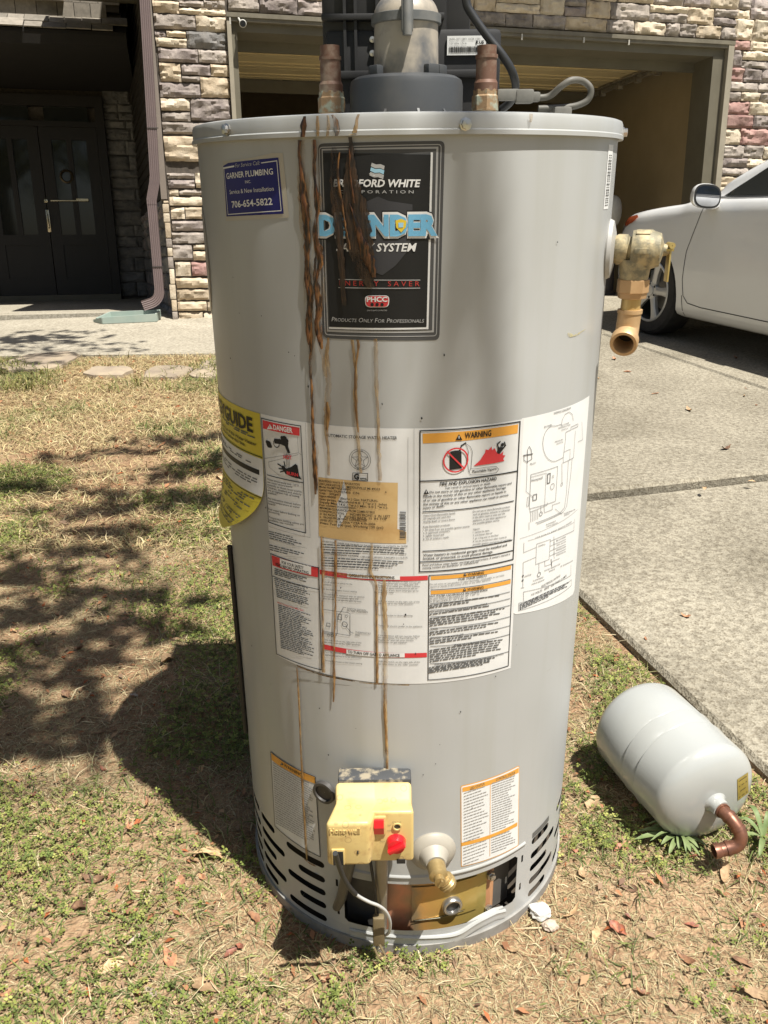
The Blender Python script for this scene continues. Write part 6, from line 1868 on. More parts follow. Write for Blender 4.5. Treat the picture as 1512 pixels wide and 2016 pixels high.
for q in range(5):
    Wd.line([(970 + q * 14, 902 - q * 5), (970 + q * 14, 985 - q * 6)], 2.5, 'grey')
Wd.ring((1050, 920), 15, 4, 'grey'); Wd.line([(1050, 860), (1050, 905)], 2.5, 'grey'); Wd.line([(1075, 850), (1078, 910), (1140, 885), (1140, 850), (1200, 830)], 2.5, 'grey'); Wd.line([(1160, 880), (1215, 925)], 2, 'grey')
Wd.line([(958, 985), (958, 1045)], 2.5, 'grey')
Wd.text('FLAMMABLE', (1090, 1010), (1165, 980), 10, 'grey'); Wd.text('VAPOR SENSOR', (1090, 1026), (1180, 994), 10, 'grey'); Wd.text('WATER TEMPERATURE', (1228, 924), (1318, 888), 9, 'grey'); Wd.text('SENSOR', (1230, 938), (1275, 920), 9, 'grey')
Wd.line([(885, 1114), (1335, 886)], 2, 'grey')
Wd.text('115 VOLTS 60HZ SINGLE PHASE', (1010, 1112), (1290, 985), 11, 'grey')
Wd.frame_([(1017, 1155), (1125, 1118), (1115, 1275), (1010, 1315)], 2.5, 'grey')
Wd.line([(918, 1145), (916, 1222), (1015, 1180)], 2.5, 'grey'); Wd.line([(950, 1130), (1150, 1058), (1310, 985)], 2, 'grey'); Wd.line([(1010, 1258), (912, 1300), (910, 1490)], 2.5, 'grey'); Wd.disc((910, 1405), 8, 'grey'); Wd.disc((908, 1440), 8, 'grey'); Wd.line([(895, 1500), (918, 1496)], 3, 'grey')
Wd.text('IGNITOR', (922, 1416), (975, 1400), 12, 'grey')
for q in range(4):
    Wd.line([(1120, 1135 + q * 38), (1165, 1115 + q * 38), (1245, 1080 + q * 38)], 2.5, 'grey'); Wd.line([(1152, 1095 + q * 42), (1155, 1150 + q * 40)], 2.5, 'grey'); Wd.text(('BLOWER', 'TEMP. SWITCH', 'PRESSURE', 'PRESSURE SW.')[q], (1170, 1135 + q * 38), (1245, 1103 + q * 38), 10, 'grey')
Wd.line([(1245, 1080), (1308, 1050), (1312, 960)], 2.5, 'grey')
Wd.line([(1035, 1305), (1035, 1375)], 2.5, 'grey'); Wd.ring((1035, 1394), 16, 4, 'grey'); Wd.line([(1080, 1290), (1082, 1330), (1135, 1310), (1140, 1290), (1195, 1268)], 2.5, 'grey'); Wd.line([(1130, 1275), (1135, 1330)], 5, 'grey')
Wd.text('FLAMMABLE', (990, 1450), (1068, 1420), 11, 'grey'); Wd.text('VAPOR SENSOR', (976, 1478), (1078, 1440), 11, 'grey'); Wd.text('WATER TEMPERATURE', (1075, 1372), (1200, 1315), 10, 'grey'); Wd.text('SENSOR', (1112, 1376), (1160, 1356), 10, 'grey'); Wd.text('IF DAMAGED', (1205, 1336), (1300, 1288), 9, 'grey')
Wd.line([(915, 1600), (915, 1530), (1285, 1400), (1285, 1318)], 2.5, 'grey')
Wd.text('ELECTRICAL RATING', (1055, 1495), (1200, 1410), 16, 'grey', bold=.006); Wd.text('115 VOLTS   60HZ   LESS THAN 12 AMPS', (975, 1562), (1250, 1410), 17, 'grey', bold=0.006)
Wd.frame_([(878, 1618), (1290, 1435), (1288, 1480), (876, 1678)], 2.5, 'grey')
Wd.para((884, 1634), (1282, 1452), (884, 1672), 4, 9, 'grey', seed=51, ragged=.15)
Wd.build('wiring_diagram', heater)

# ---- lower left warning, lower right status label, bar-code strip
z7b = lambda X, Y: (480 + X * 0.42328, 1460 + Y * 0.42328)
Lw = Sheet(z7b)
Lw.poly([(126, 44), (335, 160), (358, 537), (145, 392)], 'paper', 0)
Lw.poly([(129, 52), (334, 165), (336, 196), (131, 84)], 'orange', 1)
Lw.frame_([(127, 46), (334, 162), (357, 534), (147, 390)], 3)
Lw.tri((180, 101), 13, 3); Lw.text('WARNING', (190, 114), (274, 162), 14, 'black', 3, bold=0.01)
Lw.para((138, 98), (324, 205), (152, 378), 27, 5.2, 'pale', seed=61, ragged=0.18)
Lw.build('lower_warning_label', heater)
Lr = Sheet(z7b)
Lr.poly(rounded((1008, 206), (1281, 110), (1276, 485), (1010, 583), 8), 'orange', 0)
Lr.poly(rounded((1011, 209), (1278, 114), (1273, 482), (1013, 579), 7), 'white', 1)
Lr.poly([(1016, 212), (1276, 120), (1276, 142), (1016, 232)], 'orange', 2)
Lr.text('LED STATUS', (1052, 222), (1118, 198), 12, 'fine', 3); Lr.text('CONTROL STATUS', (1170, 180), (1258, 148), 12, 'fine', 3)
Lr.poly([(1013, 468), (1270, 373), (1270, 390), (1013, 484)], 'orange', 2)
Lr.line([(1145, 190), (1143, 530)], 2, 'orange', 2)
Lr.para((1022, 240), (1138, 200), (1022, 466), 17, 4.6, 'pale', 3, seed=71, ragged=0.4); Lr.para((1152, 194), (1262, 156), (1152, 416), 21, 4.6, 'pale', 3, seed=72, ragged=0.3)
Lr.para((1020, 495), (1138, 452), (1020, 570), 6, 4.6, 'pale', 3, seed=73, ragged=0.4); Lr.para((1150, 445), (1264, 404), (1150, 516), 7, 4.6, 'pale', 3, seed=74, ragged=0.3)
Lr.build('status_light_label', heater)
Bc = Sheet()
sheet_rect(Bc, 59.3, 64.0, 1.098, 1.172, 'white', 0)
rb = random.Random(9); z = 1.102
while z < 1.160:
    w = rb.choice((0.0009, 0.0014, 0.0022))
    for (a, b_) in ((60.2, 61.4), (61.8, 63.0)):
        Bc.poly2([(rad(a) * HR, z), (rad(b_) * HR, z), (rad(b_) * HR, z + w), (rad(a) * HR, z + w)], 'fine', 1)
    z += w + rb.choice((0.0012, 0.0018))
Bc.build('barcode_label', heater)
# half-covered skirt slot, right: its shading put in as a flat dark patch
Pt = Sheet()
sheet_rect(Pt, 44.3, 55.0, 0.1505, 0.1615, 'fine', 0)
Pt.build('covered_slot_patch', heater)
# label on the blower housing
x0, z0 = KP(880, 109, 0.082); x1, z1 = KP(957, 70, 0.082)
lb = MB().box((x0, 0.0815, z0), (x1, 0.0835, z1), bev=0.0).build('blower_label', INK['white'], blower)
def flat_text(body, xa, xb, zb_, h, y, mat, parent, name, bold=0.0, ex=0.0, shear=0.0):
    v, f = text_outline(body, bold, shear)
    xm0 = min(p[0] for p in v); xm1 = max(p[0] for p in v); sx = (xb - xa) / (xm1 - xm0); sy = h / CAPH
    vs = [(xa + (p[0] - xm0) * sx, y, zb_ + p[1] * sy) for p in v]
    if ex > 0:
        n = len(vs); vs2 = [(a, y + ex, c) for a, b_, c in vs]
        from collections import Counter
        ec = Counter()
        for q in f:
            for i in range(len(q)): ec[tuple(sorted((q[i], q[(i+1) % len(q)])))] += 1
        fs = list(f) + [(a, b_, b_ + n, a + n) for (a, b_), c in ec.items() if c == 1]
        return MB().add(vs + vs2, fs).build(name, mat, parent)
    return MB().add(vs, f).build(name, mat, parent, fix=False)
wl = x1 - x0; hl = z1 - z0
flat_text('JA4XL-207 118871 12CSR 11801', x0 + wl * .05, x0 + wl * .85, z0 + hl * .78, hl * .10, 0.0808, INK['grey'], blower, 'blower_label_text')
flat_text('115V 60Hz 1 PH A', x0 + wl * .05, x0 + wl * .5, z0 + hl * .56, hl * .10, 0.0808, INK['grey'], blower, 'blower_label_text')
flat_text('R US', x0 + wl * .74, x0 + wl * .95, z0 + hl * .58, hl * .16, 0.0808, INK['black'], blower, 'blower_label_text', bold=0.04)
bcm = MB(); rb = random.Random(4); x = x0 + wl * 0.05
while x < x0 + wl * 0.78:
    w = rb.choice((0.0005, 0.0008, 0.0012)); bcm.box((x, 0.0808, z0 + hl * 0.14), (x + w, 0.0812, z0 + hl * 0.45)); x += w + rb.choice((0.0006, 0.001))
bcm.build('blower_label_bars', INK['black'], blower)
# raised maker's name and tiny legends on the gas control
xa, za = KP(649, 1638, -0.376); xb, zb2 = KP(709, 1645, -0.376)
flat_text('Honeywell', xa, xb, (za + zb2) / 2, 0.0085, -0.3762, M_YEL, cover, 'raised_lettering', bold=0.02, ex=0.0012)
for (t, a, b_, h) in (('STATUS', (772, 1620), (790, 1621), 2.8), ('ON', (763, 1626), (769, 1626), 2.8), ('OFF', (762, 1637), (770, 1637), 2.8), ('HOT', (749, 1658), (758, 1659), 2.8)):
    xa, za = KP(*a, -0.353); xb, _ = KP(*b_, -0.353)
    flat_text(t, xa, xb, za, h * 0.0007, -0.3529, INK['grey'], cover, 'legend')
rgm = random.Random(2)

# ---- yellow energy label, its lower edge peeling away from the jacket
def guide_pos(u, v, off=0.0):
    """u 0 right edge .. 1 left, v 0 top .. 1 bottom"""
    tr_ = -43.9 - max(0.0, v - 0.50) ** 2 * 95
    tl_ = -100.0
    t = tr_ + (tl_ - tr_) * u
    lift = 0.0006 + 0.034 * max(0.0, v - 0.30) ** 2.0 * (1.0 - 0.25 * u)
    return cyl(rad(t), 0.858 - 0.196 * v, HR + lift + off)
nu, nv = 30, 40
vs = [guide_pos(i / nu, j / nv) for j in range(nv + 1) for i in range(nu + 1)]
fs = [(j*(nu+1)+i, j*(nu+1)+i+1, (j+1)*(nu+1)+i+1, (j+1)*(nu+1)+i) for j in range(nv) for i in range(nu)]
guide = MB().add(vs, fs).build('energy_label', INK['yellow'], heater, smooth=60)
def guide_print(rects, name, col, off):
    mb = MB()
    for (u0, v0, u1, v1) in rects:
        n1 = max(1, int(abs(u1 - u0) / 0.03)); n2 = max(1, int(abs(v1 - v0) / 0.03))
        vs = [guide_pos(u0 + (u1-u0)*i/n1, v0 + (v1-v0)*j/n2, off) for j in range(n2+1) for i in range(n1+1)]
        mb.add(vs, [(j*(n1+1)+i, j*(n1+1)+i+1, (j+1)*(n1+1)+i+1, (j+1)*(n1+1)+i) for j in range(n2) for i in range(n1)])
    mb.build(name, col, guide, smooth=60, kind='stuff' if len(rects) > 1 else None)
guide_print([(0.0, 0.315, 1.0, 0.585)], 'white_band', INK['paper'], 0.0005)
guide_print([(0.0, 0.30, 1.0, 0.306), (0.03, 0.40, 0.60, 0.436), (0.0, 0.592, 1.0, 0.597)], 'black_bar', INK['black'], 0.0008)
def guide_text(body, u0, u1, v, h, col, bold=0.0):
    vv, ff = text_outline(body, bold); a = min(p[0] for p in vv); b_ = max(p[0] for p in vv)
    return [guide_pos(u0 + (p[0] - a) / (b_ - a) * (u1 - u0), v - p[1] / CAPH * h, 0.001) for p in vv], ff
gt = MB()
gt.add(*guide_text('ENERGYGUIDE', 0.80, 0.06, 0.145, 0.095, None, 0.03))
gt.add(*guide_text('Estimated Yearly Use of this Water Heater', 0.66, 0.04, 0.235, 0.022, None, 0.02))
gt.add(*guide_text('is shown below this line.', 0.50, 0.14, 0.268, 0.022, None, 0.02))
gt.build('energy_label_lettering', INK['black'], guide, fix=False)
rg = random.Random(17); R_l = []
for v in (0.16, 0.175, 0.35, 0.365, 0.47, 0.49, 0.51, 0.62, 0.64, 0.66, 0.69, 0.72, 0.74, 0.80, 0.82, 0.86, 0.88, 0.90):
    u = 0.05
    while u < 0.62:
        w = rg.uniform(0.02, 0.07)
        if rg.random() < 0.75: R_l.append((u, v, u + w, v + 0.009))
        u += w + 0.012
guide_print(R_l, 'small_text', INK['fine'], 0.0008)
guide_print([(0.16, 0.80, 0.30, 0.804), (0.16, 0.86, 0.30, 0.864), (0.16, 0.80, 0.165, 0.864), (0.295, 0.80, 0.30, 0.864)], 'box_outline', INK['black'], 0.001)

# ---- rust runs
def rust_mat(name, c1, c2, alpha, rough=0.45, ascale=60.0, alo=0.3, ahi=0.55):
    mt, nt, N, L, b = nodes_of(name)
    tc = N.new('ShaderNodeTexCoord'); mp = N.new('ShaderNodeMapping'); mp.inputs['Scale'].default_value = (1, 1, 0.22)
    L.new(tc.outputs['Object'], mp.inputs['Vector'])
    n = N.new('ShaderNodeTexNoise'); n.inputs['Scale'].default_value = 330; n.inputs['Detail'].default_value = 6
    L.new(mp.outputs[0], n.inputs['Vector'])
    r = N.new('ShaderNodeValToRGB'); r.color_ramp.elements[0].position = 0.42; r.color_ramp.elements[0].color = (*c1, 1)
    r.color_ramp.elements[1].position = 0.62; r.color_ramp.elements[1].color = (*c2, 1)
    L.new(n.outputs['Fac'], r.inputs['Fac']); L.new(r.outputs['Color'], b.inputs['Base Color'])
    b.inputs['Roughness'].default_value = rough
    n2 = N.new('ShaderNodeTexNoise'); n2.inputs['Scale'].default_value = ascale; n2.inputs['Detail'].default_value = 4
    L.new(mp.outputs[0], n2.inputs['Vector'])
    mr = N.new('ShaderNodeMapRange'); mr.inputs['From Min'].default_value = alo; mr.inputs['From Max'].default_value = ahi
    mr.inputs['To Max'].default_value = alpha
    L.new(n2.outputs['Fac'], mr.inputs['Value']); L.new(mr.outputs['Result'], b.inputs['Alpha'])
    bp = N.new('ShaderNodeBump'); bp.inputs['Strength'].default_value = 0.7; bp.inputs['Distance'].default_value = 0.002
    L.new(n.outputs['Fac'], bp.inputs['Height']); L.new(bp.outputs['Normal'], b.inputs['Normal'])
    return mt
RUST_D = rust_mat('rust_crust', (0.010, 0.005, 0.003), (0.13, 0.048, 0.014), 1.0, 0.3, 110, 0.22, 0.38)
RUST_M = rust_mat('rust_run', (0.030, 0.012, 0.004), (0.27, 0.125, 0.038), 0.97, 0.38, 130, 0.30, 0.46)
RUST_L = rust_mat('rust_wash', (0.27, 0.155, 0.05), (0.47, 0.33, 0.14), 0.75, 0.55, 45, 0.2, 0.55)
RUST_A = rust_mat('amber_run', (0.16, 0.075, 0.02), (0.36, 0.20, 0.065), 0.9, 0.4, 130, 0.30, 0.46)
RUST_W = rust_mat('rust_halo', (0.30, 0.18, 0.07), (0.44, 0.31, 0.15), 0.5, 0.55, 70, 0.42, 0.65)
RUST_S = rust_mat('brown_smear', (0.018, 0.011, 0.006), (0.05, 0.025, 0.010), 0.92, 0.5, 40, 0.33, 0.50)
def drip(pts, mat, height=0.0008, seed=0, off=0.0052, name='rust_run', r0=HR):
    """run of rust down the jacket; pts: (px, py, width px) in photograph pixels"""
    P = cr_interp(pts, 8); vs = []; fs = []
    prof = [(-1, 0), (-0.6, 0.8), (0, 1), (0.6, 0.8), (1, 0)]
    for i, (px, py, w) in enumerate(P):
        t, z = K(px, py, r0)
        s = t * r0; hw_ = 0.5 * w * 0.00070
        nl = noise.noise((z * 160, seed * 3.1, 0)) ; nr_ = noise.noise((z * 160, seed * 3.1 + 7, 4)); nw = noise.noise((z * 60, seed, 9))
        for (u, h) in prof:
            k = 1 + 0.45 * (nl if u < 0 else nr_)
            vs.append(cyl((s + hw_ * u * k + 0.0006 * nw) / r0, z, r0 + off + height * h * (1 + 0.5 * nw)))
    m_ = len(prof)
    for i in range(len(P) - 1):
        for k in range(m_ - 1): fs.append((i*m_+k, i*m_+k+1, (i+1)*m_+k+1, (i+1)*m_+k))
    o = MB().add(vs, fs).build(name, mat, heater, smooth=70, fix=False)
    return o
OFFP = 0.0046
def capdrip(pts, mat, seed):
    drip(pts, mat, 0.0006, seed, 0.0004, 'cap_stain', CAPR + 0.0016)
# on the cap
capdrip([(600, 229, 5), (598, 240, 9), (597, 255, 10), (597, 270, 7)], RUST_D, 1)
capdrip([(625, 228, 4), (625, 245, 6), (626, 268, 5)], RUST_L, 2); capdrip([(645, 227, 3), (647, 245, 5), (645, 268, 4)], RUST_L, 3)
capdrip([(655, 226, 4), (661, 240, 8), (663, 255, 9), (662, 268, 5)], RUST_M, 4); capdrip([(706, 225, 4), (702, 240, 5), (698, 262, 8)], RUST_L, 5)
capdrip([(698, 264, 10), (688, 266, 5)], RUST_L, 6)
capdrip([(1045, 224, 6), (1045, 234, 6), (1044, 241, 3)], RUST_L, 7)
# first heavy run
o_ = 0.0008
drip([(592, 276, 6.1), (590, 300, 4.8), (593, 320, 6.1), (596, 345, 8.2), (598, 370, 13.6), (601, 400, 15.0), (604, 430, 12.9), (606, 460, 12.2), (606, 490, 10.9), (606, 515, 8.8), (608, 545, 10.2), (611, 575, 12.9), (612, 605, 12.2), (610, 635, 11.6), (612, 660, 9.5), (614, 680, 6.1), (612, 720, 4.8), (615, 765, 5.4), (616, 800, 5.4), (617, 830, 6.1), (618, 860, 6.8), (620, 895, 8.2), (622, 925, 9.5), (623, 950, 8.2), (623, 972, 4.1)], RUST_M, 0.0010, 11, o_ + 0.0012)
drip([(593, 276, 3.4), (592, 310, 3.4), (596, 350, 4.8), (597, 385, 6.8), (606, 420, 5.4), (608, 470, 5.4), (606, 515, 6.1), (604, 548, 5.4), (612, 590, 7.5), (608, 640, 8.2), (609, 665, 6.8), (611, 678, 2.7)], RUST_D, 0.0012, 12, o_ + 0.0022)
drip([(594, 276, 12), (598, 360, 22), (604, 440, 24), (608, 540, 20), (612, 620, 24), (614, 690, 14), (616, 780, 12), (620, 880, 14), (622, 940, 12)], RUST_W, 0.0001, 61, o_ + 0.0004)
drip([(624, 276, 12), (626, 380, 16), (630, 480, 26), (630, 570, 24), (634, 650, 22), (640, 700, 10), (644, 740, 6)], RUST_W, 0.0001, 62, OFFP - 0.0003)
# second heavy run along the badge's left edge
drip([(622, 275, 4.8), (624, 300, 6.1), (622, 330, 6.1), (624, 360, 4.1), (626, 380, 8.8), (628, 400, 10.9), (628, 420, 6.8), (622, 450, 6.1), (626, 475, 10.9), (632, 495, 15.0), (630, 520, 15.0), (626, 545, 10.9), (628, 570, 12.2), (632, 600, 11.6), (630, 630, 10.9), (632, 655, 12.2), (635, 675, 8.2), (637, 686, 2.7)], RUST_M, 0.0010, 21, OFFP)
drip([(624, 276, 3.4), (625, 305, 4.1), (623, 340, 3.4), (630, 395, 4.8), (628, 440, 2.7), (628, 480, 6.1), (634, 510, 6.8), (626, 560, 5.4), (630, 610, 6.1), (626, 640, 6.1), (634, 672, 6.1)], RUST_D, 0.0012, 22, OFFP + 0.0012)
# dark smear across the badge
drip([(692, 270, 5.4), (694, 300, 9.5), (692, 330, 16.3), (694, 360, 24.5), (698, 390, 34.0), (704, 430, 40.8), (708, 470, 42.2), (714, 505, 35.4), (722, 540, 24.5), (730, 565, 12.2)], RUST_S, 0.0002, 31, OFFP, 'brown_smear')
drip([(660, 290, 6.8), (662, 330, 12.2), (664, 380, 17.7), (668, 430, 16.3), (672, 480, 12.2), (676, 540, 9.5), (680, 600, 6.8)], RUST_S, 0.0002, 32, OFFP, 'brown_smear')
drip([(690, 400, 2.7), (704, 440, 6.8), (712, 470, 12.2), (722, 500, 19.0), (730, 520, 15.0), (738, 545, 6.8)], RUST_D, 0.0008, 33, OFFP + 0.0010)
drip([(672, 300, 2.0), (668, 340, 3.4), (676, 400, 4.1), (684, 450, 3.4), (692, 490, 2.7)], RUST_M, 0.0006, 34, OFFP + 0.0010)
drip([(690, 290, 2.0), (692, 330, 3.4), (694, 360, 2.7), (700, 400, 4.1)], RUST_D, 0.0006, 35, OFFP + 0.0010)
# thinner runs below the badge, over the sheet
drip([(648, 664, 4), (645, 700, 8), (648, 740, 9), (647, 780, 11), (646, 810, 12), (644, 850, 7), (648, 890, 5), (648, 935, 5)], RUST_L, 0.0004, 41, 0.0022)
drip([(646, 790, 4), (647, 815, 7), (646, 845, 5)], RUST_A, 0.0006, 42, 0.0026)
drip([(694, 668, 5), (698, 700, 6), (702, 740, 5), (700, 785, 8), (703, 830, 7), (707, 880, 6), (711, 930, 5)], RUST_L, 0.0004, 43, 0.0022)
drip([(705, 668, 6), (706, 690, 4), (700, 740, 3), (702, 800, 4), (706, 850, 3)], RUST_A, 0.0005, 44, 0.0026)
drip([(740, 666, 6), (741, 700, 7), (742, 760, 6), (745, 830, 5), (746, 880, 7), (749, 945, 6)], RUST_L, 0.0004, 45, 0.0022)
drip([(636, 1055, 6), (637, 1090, 7), (638, 1130, 6), (636, 1180, 7), (637, 1240, 6), (638, 1290, 7), (638, 1322, 8)], RUST_L, 0.0004, 51, 0.0022)
drip([(634, 1055, 3), (636, 1100, 4), (637, 1200, 3), (638, 1322, 4)], RUST_A, 0.0005, 52, 0.0026)
drip([(662, 1062, 4), (662, 1110, 6), (662, 1180, 4), (660, 1240, 4), (659, 1300, 5), (659, 1340, 6), (658, 1380, 3)], RUST_A, 0.0005, 53, 0.0024)
drip([(732, 1068, 5), (732, 1100, 6), (730, 1125, 7), (741, 1150, 6), (742, 1220, 6), (743, 1290, 6), (743, 1343, 6)], RUST_L, 0.0004, 54, 0.0022)
drip([(742, 1150, 3), (742, 1240, 3), (743, 1343, 4)], RUST_A, 0.0005, 55, 0.0026)
drip([(757, 1140, 6), (757, 1180, 9), (759, 1230, 8), (760, 1280, 9), (759, 1330, 10), (759, 1380, 7), (761, 1440, 6), (762, 1490, 6), (763, 1530, 5)], RUST_L, 0.0004, 56, 0.0022)
drip([(758, 1345, 4), (758, 1400, 5), (761, 1470, 4), (763, 1530, 4)], RUST_A, 0.0006, 57, 0.0026)
drip([(586, 1312, 4), (589, 1350, 5), (592, 1410, 5), (595, 1480, 4), (597, 1520, 7), (598, 1570, 8), (602, 1620, 6), (604, 1665, 7), (606, 1690, 4)], RUST_L, 0.0004, 58, 0.0022)
drip([(587, 1315, 2), (591, 1400, 3), (597, 1540, 4), (603, 1660, 3)], RUST_A, 0.0004, 59, 0.0026)
# horizontal line of rust along the sheet's lower edge
def hstain(pts, w, mat, seed):
    P = cr_interp(pts, 8); vs = []; fs = []
    for i, (px, py) in enumerate(P):
        t, z = K(px, py); k = w * 0.0007 * (0.8 + 0.5 * noise.noise((t * 60, seed, 1)))
        vs += [cyl(t, z - k / 2, HR + 0.0016), cyl(t, z + k / 2, HR + 0.0022)]
    for i in range(len(P) - 1): fs.append((2*i, 2*i+2, 2*i+3, 2*i+1))
    MB().add(vs, fs).build('rust_edge', mat, heater, smooth=60, fix=False)
hstain([(586, 1309), (610, 1319), (640, 1329), (670, 1335), (700, 1340)], 4, RUST_M, 1)
hstain([(708, 1342), (740, 1345), (780, 1347), (806, 1347)], 4, RUST_L, 2)
hstain([(640, 1124), (680, 1130), (720, 1133), (768, 1135)], 5, RUST_L, 3)
hstain([(600, 1689), (607, 1695), (614, 1700), (624, 1704)], 6, RUST_M, 4)
# scuffs: yellowish rub marks, scratches and tar specks
M_SCUFF = rust_mat('yellow_scuff', (0.52, 0.45, 0.22), (0.58, 0.52, 0.32), 0.75, 0.5, 70, 0.42, 0.6)
for (pts, sd) in (([(1118, 655, 6), (1128, 662, 22), (1140, 655, 18), (1152, 648, 8)], 1), ([(1075, 1322, 4), (1085, 1315, 12), (1098, 1304, 6)], 2)):
    drip(pts, M_SCUFF, 0.0, sd, 0.0006, 'scuff_mark')
spk = MB(); rg = random.Random(77)
for (px, py) in ((672, 430), (512, 625), (470, 612), (455, 545), (530, 1000), (586, 695), (567, 692), (608, 758), (832, 818), (755, 800), (500, 1275), (529, 1342), (624, 1395), (802, 1208), (795, 1230), (668, 1156), (820, 1280), (1020, 1270), (650, 1485), (865, 1470), (852, 1500), (1090, 480), (880, 700), (450, 700), (620, 350), (970, 1330), (905, 1400), (700, 1430), (930, 1590), (838, 1530)):
    t, z = K(px + rg.uniform(-6, 6), py + rg.uniform(-6, 6)); s = rg.uniform(0.0005, 0.0013)
    n = 7; c = [(t * HR + s * rg.uniform(.6, 1.2) * math.cos(2*math.pi*i/n), z + s * rg.uniform(.7, 1.7) * math.sin(2*math.pi*i/n)) for i in range(n)]
    spk.add([cyl(a / HR, b_, HR + 0.0013) for a, b_ in c], [tuple(range(n))])
spk.build('tar_specks', INK['black'], heater, fix=False)
# ================================================================== EXPANSION TANK
TY = rad(16.66); TR, TL = 0.1009, 0.1937
tax = Vector((math.sin(TY), -math.cos(TY), 0))
MT = Matrix.Translation((0.5452, 1.2993, TR - 0.002)) @ frame((0, 0, 0), tax, (0, 0, 1))
tank = empty('expansion_tank', SITE @ Matrix.Translation((0.5452, 1.2993, 0)), 'white steel expansion tank lying on its side in the grass beside the driveway', 'tank')
MTL = Matrix.Translation((0, 0, TR - 0.002)) @ frame((0, 0, 0), tax, (0, 0, 1))
M_TANK = pm('white_enamel', (0.37, 0.38, 0.365), 0.22, col2=(0.345, 0.35, 0.33), scale=4, coat=0.5, bump=0.06, bscale=8, bdist=0.01)
prof = []
e = 0.037
for k in range(11):
    a = math.pi / 2 * (1 - k / 10); prof.append((max(0.0005, TR * math.cos(a) ** 0.72), -TL/2 - e * math.sin(a)))
def seam(z): return [(TR, z - 0.005), (TR - 0.0028, z - 0.0015), (TR + 0.0018, z + 0.0008), (TR + 0.0018, z + 0.003), (TR, z + 0.007)]
prof += seam(-0.006) + seam(0.034)
for k in range(11):
    a = math.pi / 2 * k / 10; prof.append((max(0.0005, TR * math.cos(a) ** 0.72), TL/2 + e * math.sin(a)))
MB().lathe(prof, 96, MTL).build('tank_shell', M_TANK, tank, smooth=40)
zc = TL/2 + e
MB().lathe([(0.030, zc - 0.006), (0.020, zc + 0.001), (0.0165, zc + 0.006), (0.0165, zc + 0.018), (0.012, zc + 0.018)], 32, MTL).build('connection_boss', M_TANK, tank, smooth=40)
# copper elbows: out of the boss, then turning down-left across the view
Q0 = (MTL @ Vector((0, 0, zc + 0.016)))
dq = Vector((0.40, -0.86, -0.22)).normalized()
ax3 = tax
c1 = Q0 + ax3 * 0.012; c2 = c1 + Vector((0.016, -0.030, -0.018)); c3 = c2 + Vector((0.003, -0.020, -0.020)); 
pth = smooth_path([Q0 - ax3 * 0.004, Q0 + ax3 * 0.010, Q0 + ax3 * 0.024 + Vector((0.004, 0, -0.004)), Q0 + ax3 * 0.040 + Vector((0.010, 0, -0.020)), Q0 + ax3 * 0.044 + Vector((0.004, -0.002, -0.038)), Q0 + ax3 * 0.043 + Vector((-0.016, -0.004, -0.046)), Q0 + ax3 * 0.042 + Vector((-0.034, -0.007, -0.049))], 5)
for p in pth:
    p.z = max(p.z, 0.016)
M_CU2 = pm('tank_copper', (0.25, 0.11, 0.065), 0.42, metal=0.55, col2=(0.16, 0.075, 0.05), scale=40)
cu = MB().tube(pth, 0.0118, 20, caps=False)
cup = cu.build('copper_elbow', M_CU2, tank, smooth=50)
col_ = MB()
for (i, r, h) in ((2, 0.0138, 0.012), (8, 0.0132, 0.006), (13, 0.0132, 0.006), (24, 0.0132, 0.006)):
    i = min(i, len(pth) - 2)
    d_ = (pth[i+1] - pth[i]).normalized()
    col_.lathe([(0.0118, -h/2), (r, -h/2), (r, h/2), (0.0118, h/2)], 20, frame(pth[i], d_))
d_ = (pth[-1] - pth[-2]).normalized()
col_.lathe([(0.0118, -0.01), (0.0128, -0.008), (0.0128, 0.002), (0.0105, 0.002), (0.0102, -0.012)], 20, frame(pth[-1], d_))
col_.build('solder_collar', M_CU2, cup, smooth=40)
MB().lathe([(0.0104, -0.006), (0.0005, -0.006)], 16, frame(pth[-1], d_)).build('bore', M_INSIDE, cup)
# gold rating label on the near dome
lv = []; lf_ = []
n1 = 8
TORG = Vector((0.5452, 1.2993, 0))
def tank_pt(ang, zz, off):
    a = math.asin(min(1, max(0, (zz - TL/2) / e))); r = TR * max(0.0, math.cos(a)) ** 0.72 + off
    return MTL @ Vector((r * math.cos(ang), r * math.sin(ang), zz + off))
def proj_px(p):
    d = p - CC; k = d.dot(CF); return PW / 2 + F_PX * d.dot(CX) / k, PH / 2 - F_PX * d.dot(CU) / k
tsh = bpy.data.objects['tank_shell'].data
tbv = BVHTree.FromPolygons([v.co.copy() for v in tsh.vertices], [tuple(p.vertices) for p in tsh.polygons])
qc = [(1451, 1534), (1472, 1520), (1473, 1560), (1452, 1576)]
for j in range(n1 + 1):
    for i in range(n1 + 1):
        u = i / n1; v = j / n1
        px = (qc[0][0]*(1-u)+qc[1][0]*u)*(1-v) + (qc[3][0]*(1-u)+qc[2][0]*u)*v; py = (qc[0][1]*(1-u)+qc[1][1]*u)*(1-v) + (qc[3][1]*(1-u)+qc[2][1]*u)*v
        h = tbv.ray_cast(CC - TORG, ray(px, py)); lv.append(h[0] + h[1] * 0.0008 if h[0] is not None else lv[-1])
for j in range(n1):
    for i in range(n1): lf_.append((j*(n1+1)+i, j*(n1+1)+i+1, (j+1)*(n1+1)+i+1, (j+1)*(n1+1)+i))
MB().add(lv, lf_).build('gold_label', pm('gold_foil', (0.36, 0.27, 0.06), 0.4, metal=0.3, col2=(0.28, 0.21, 0.05), scale=90), tank, smooth=60)

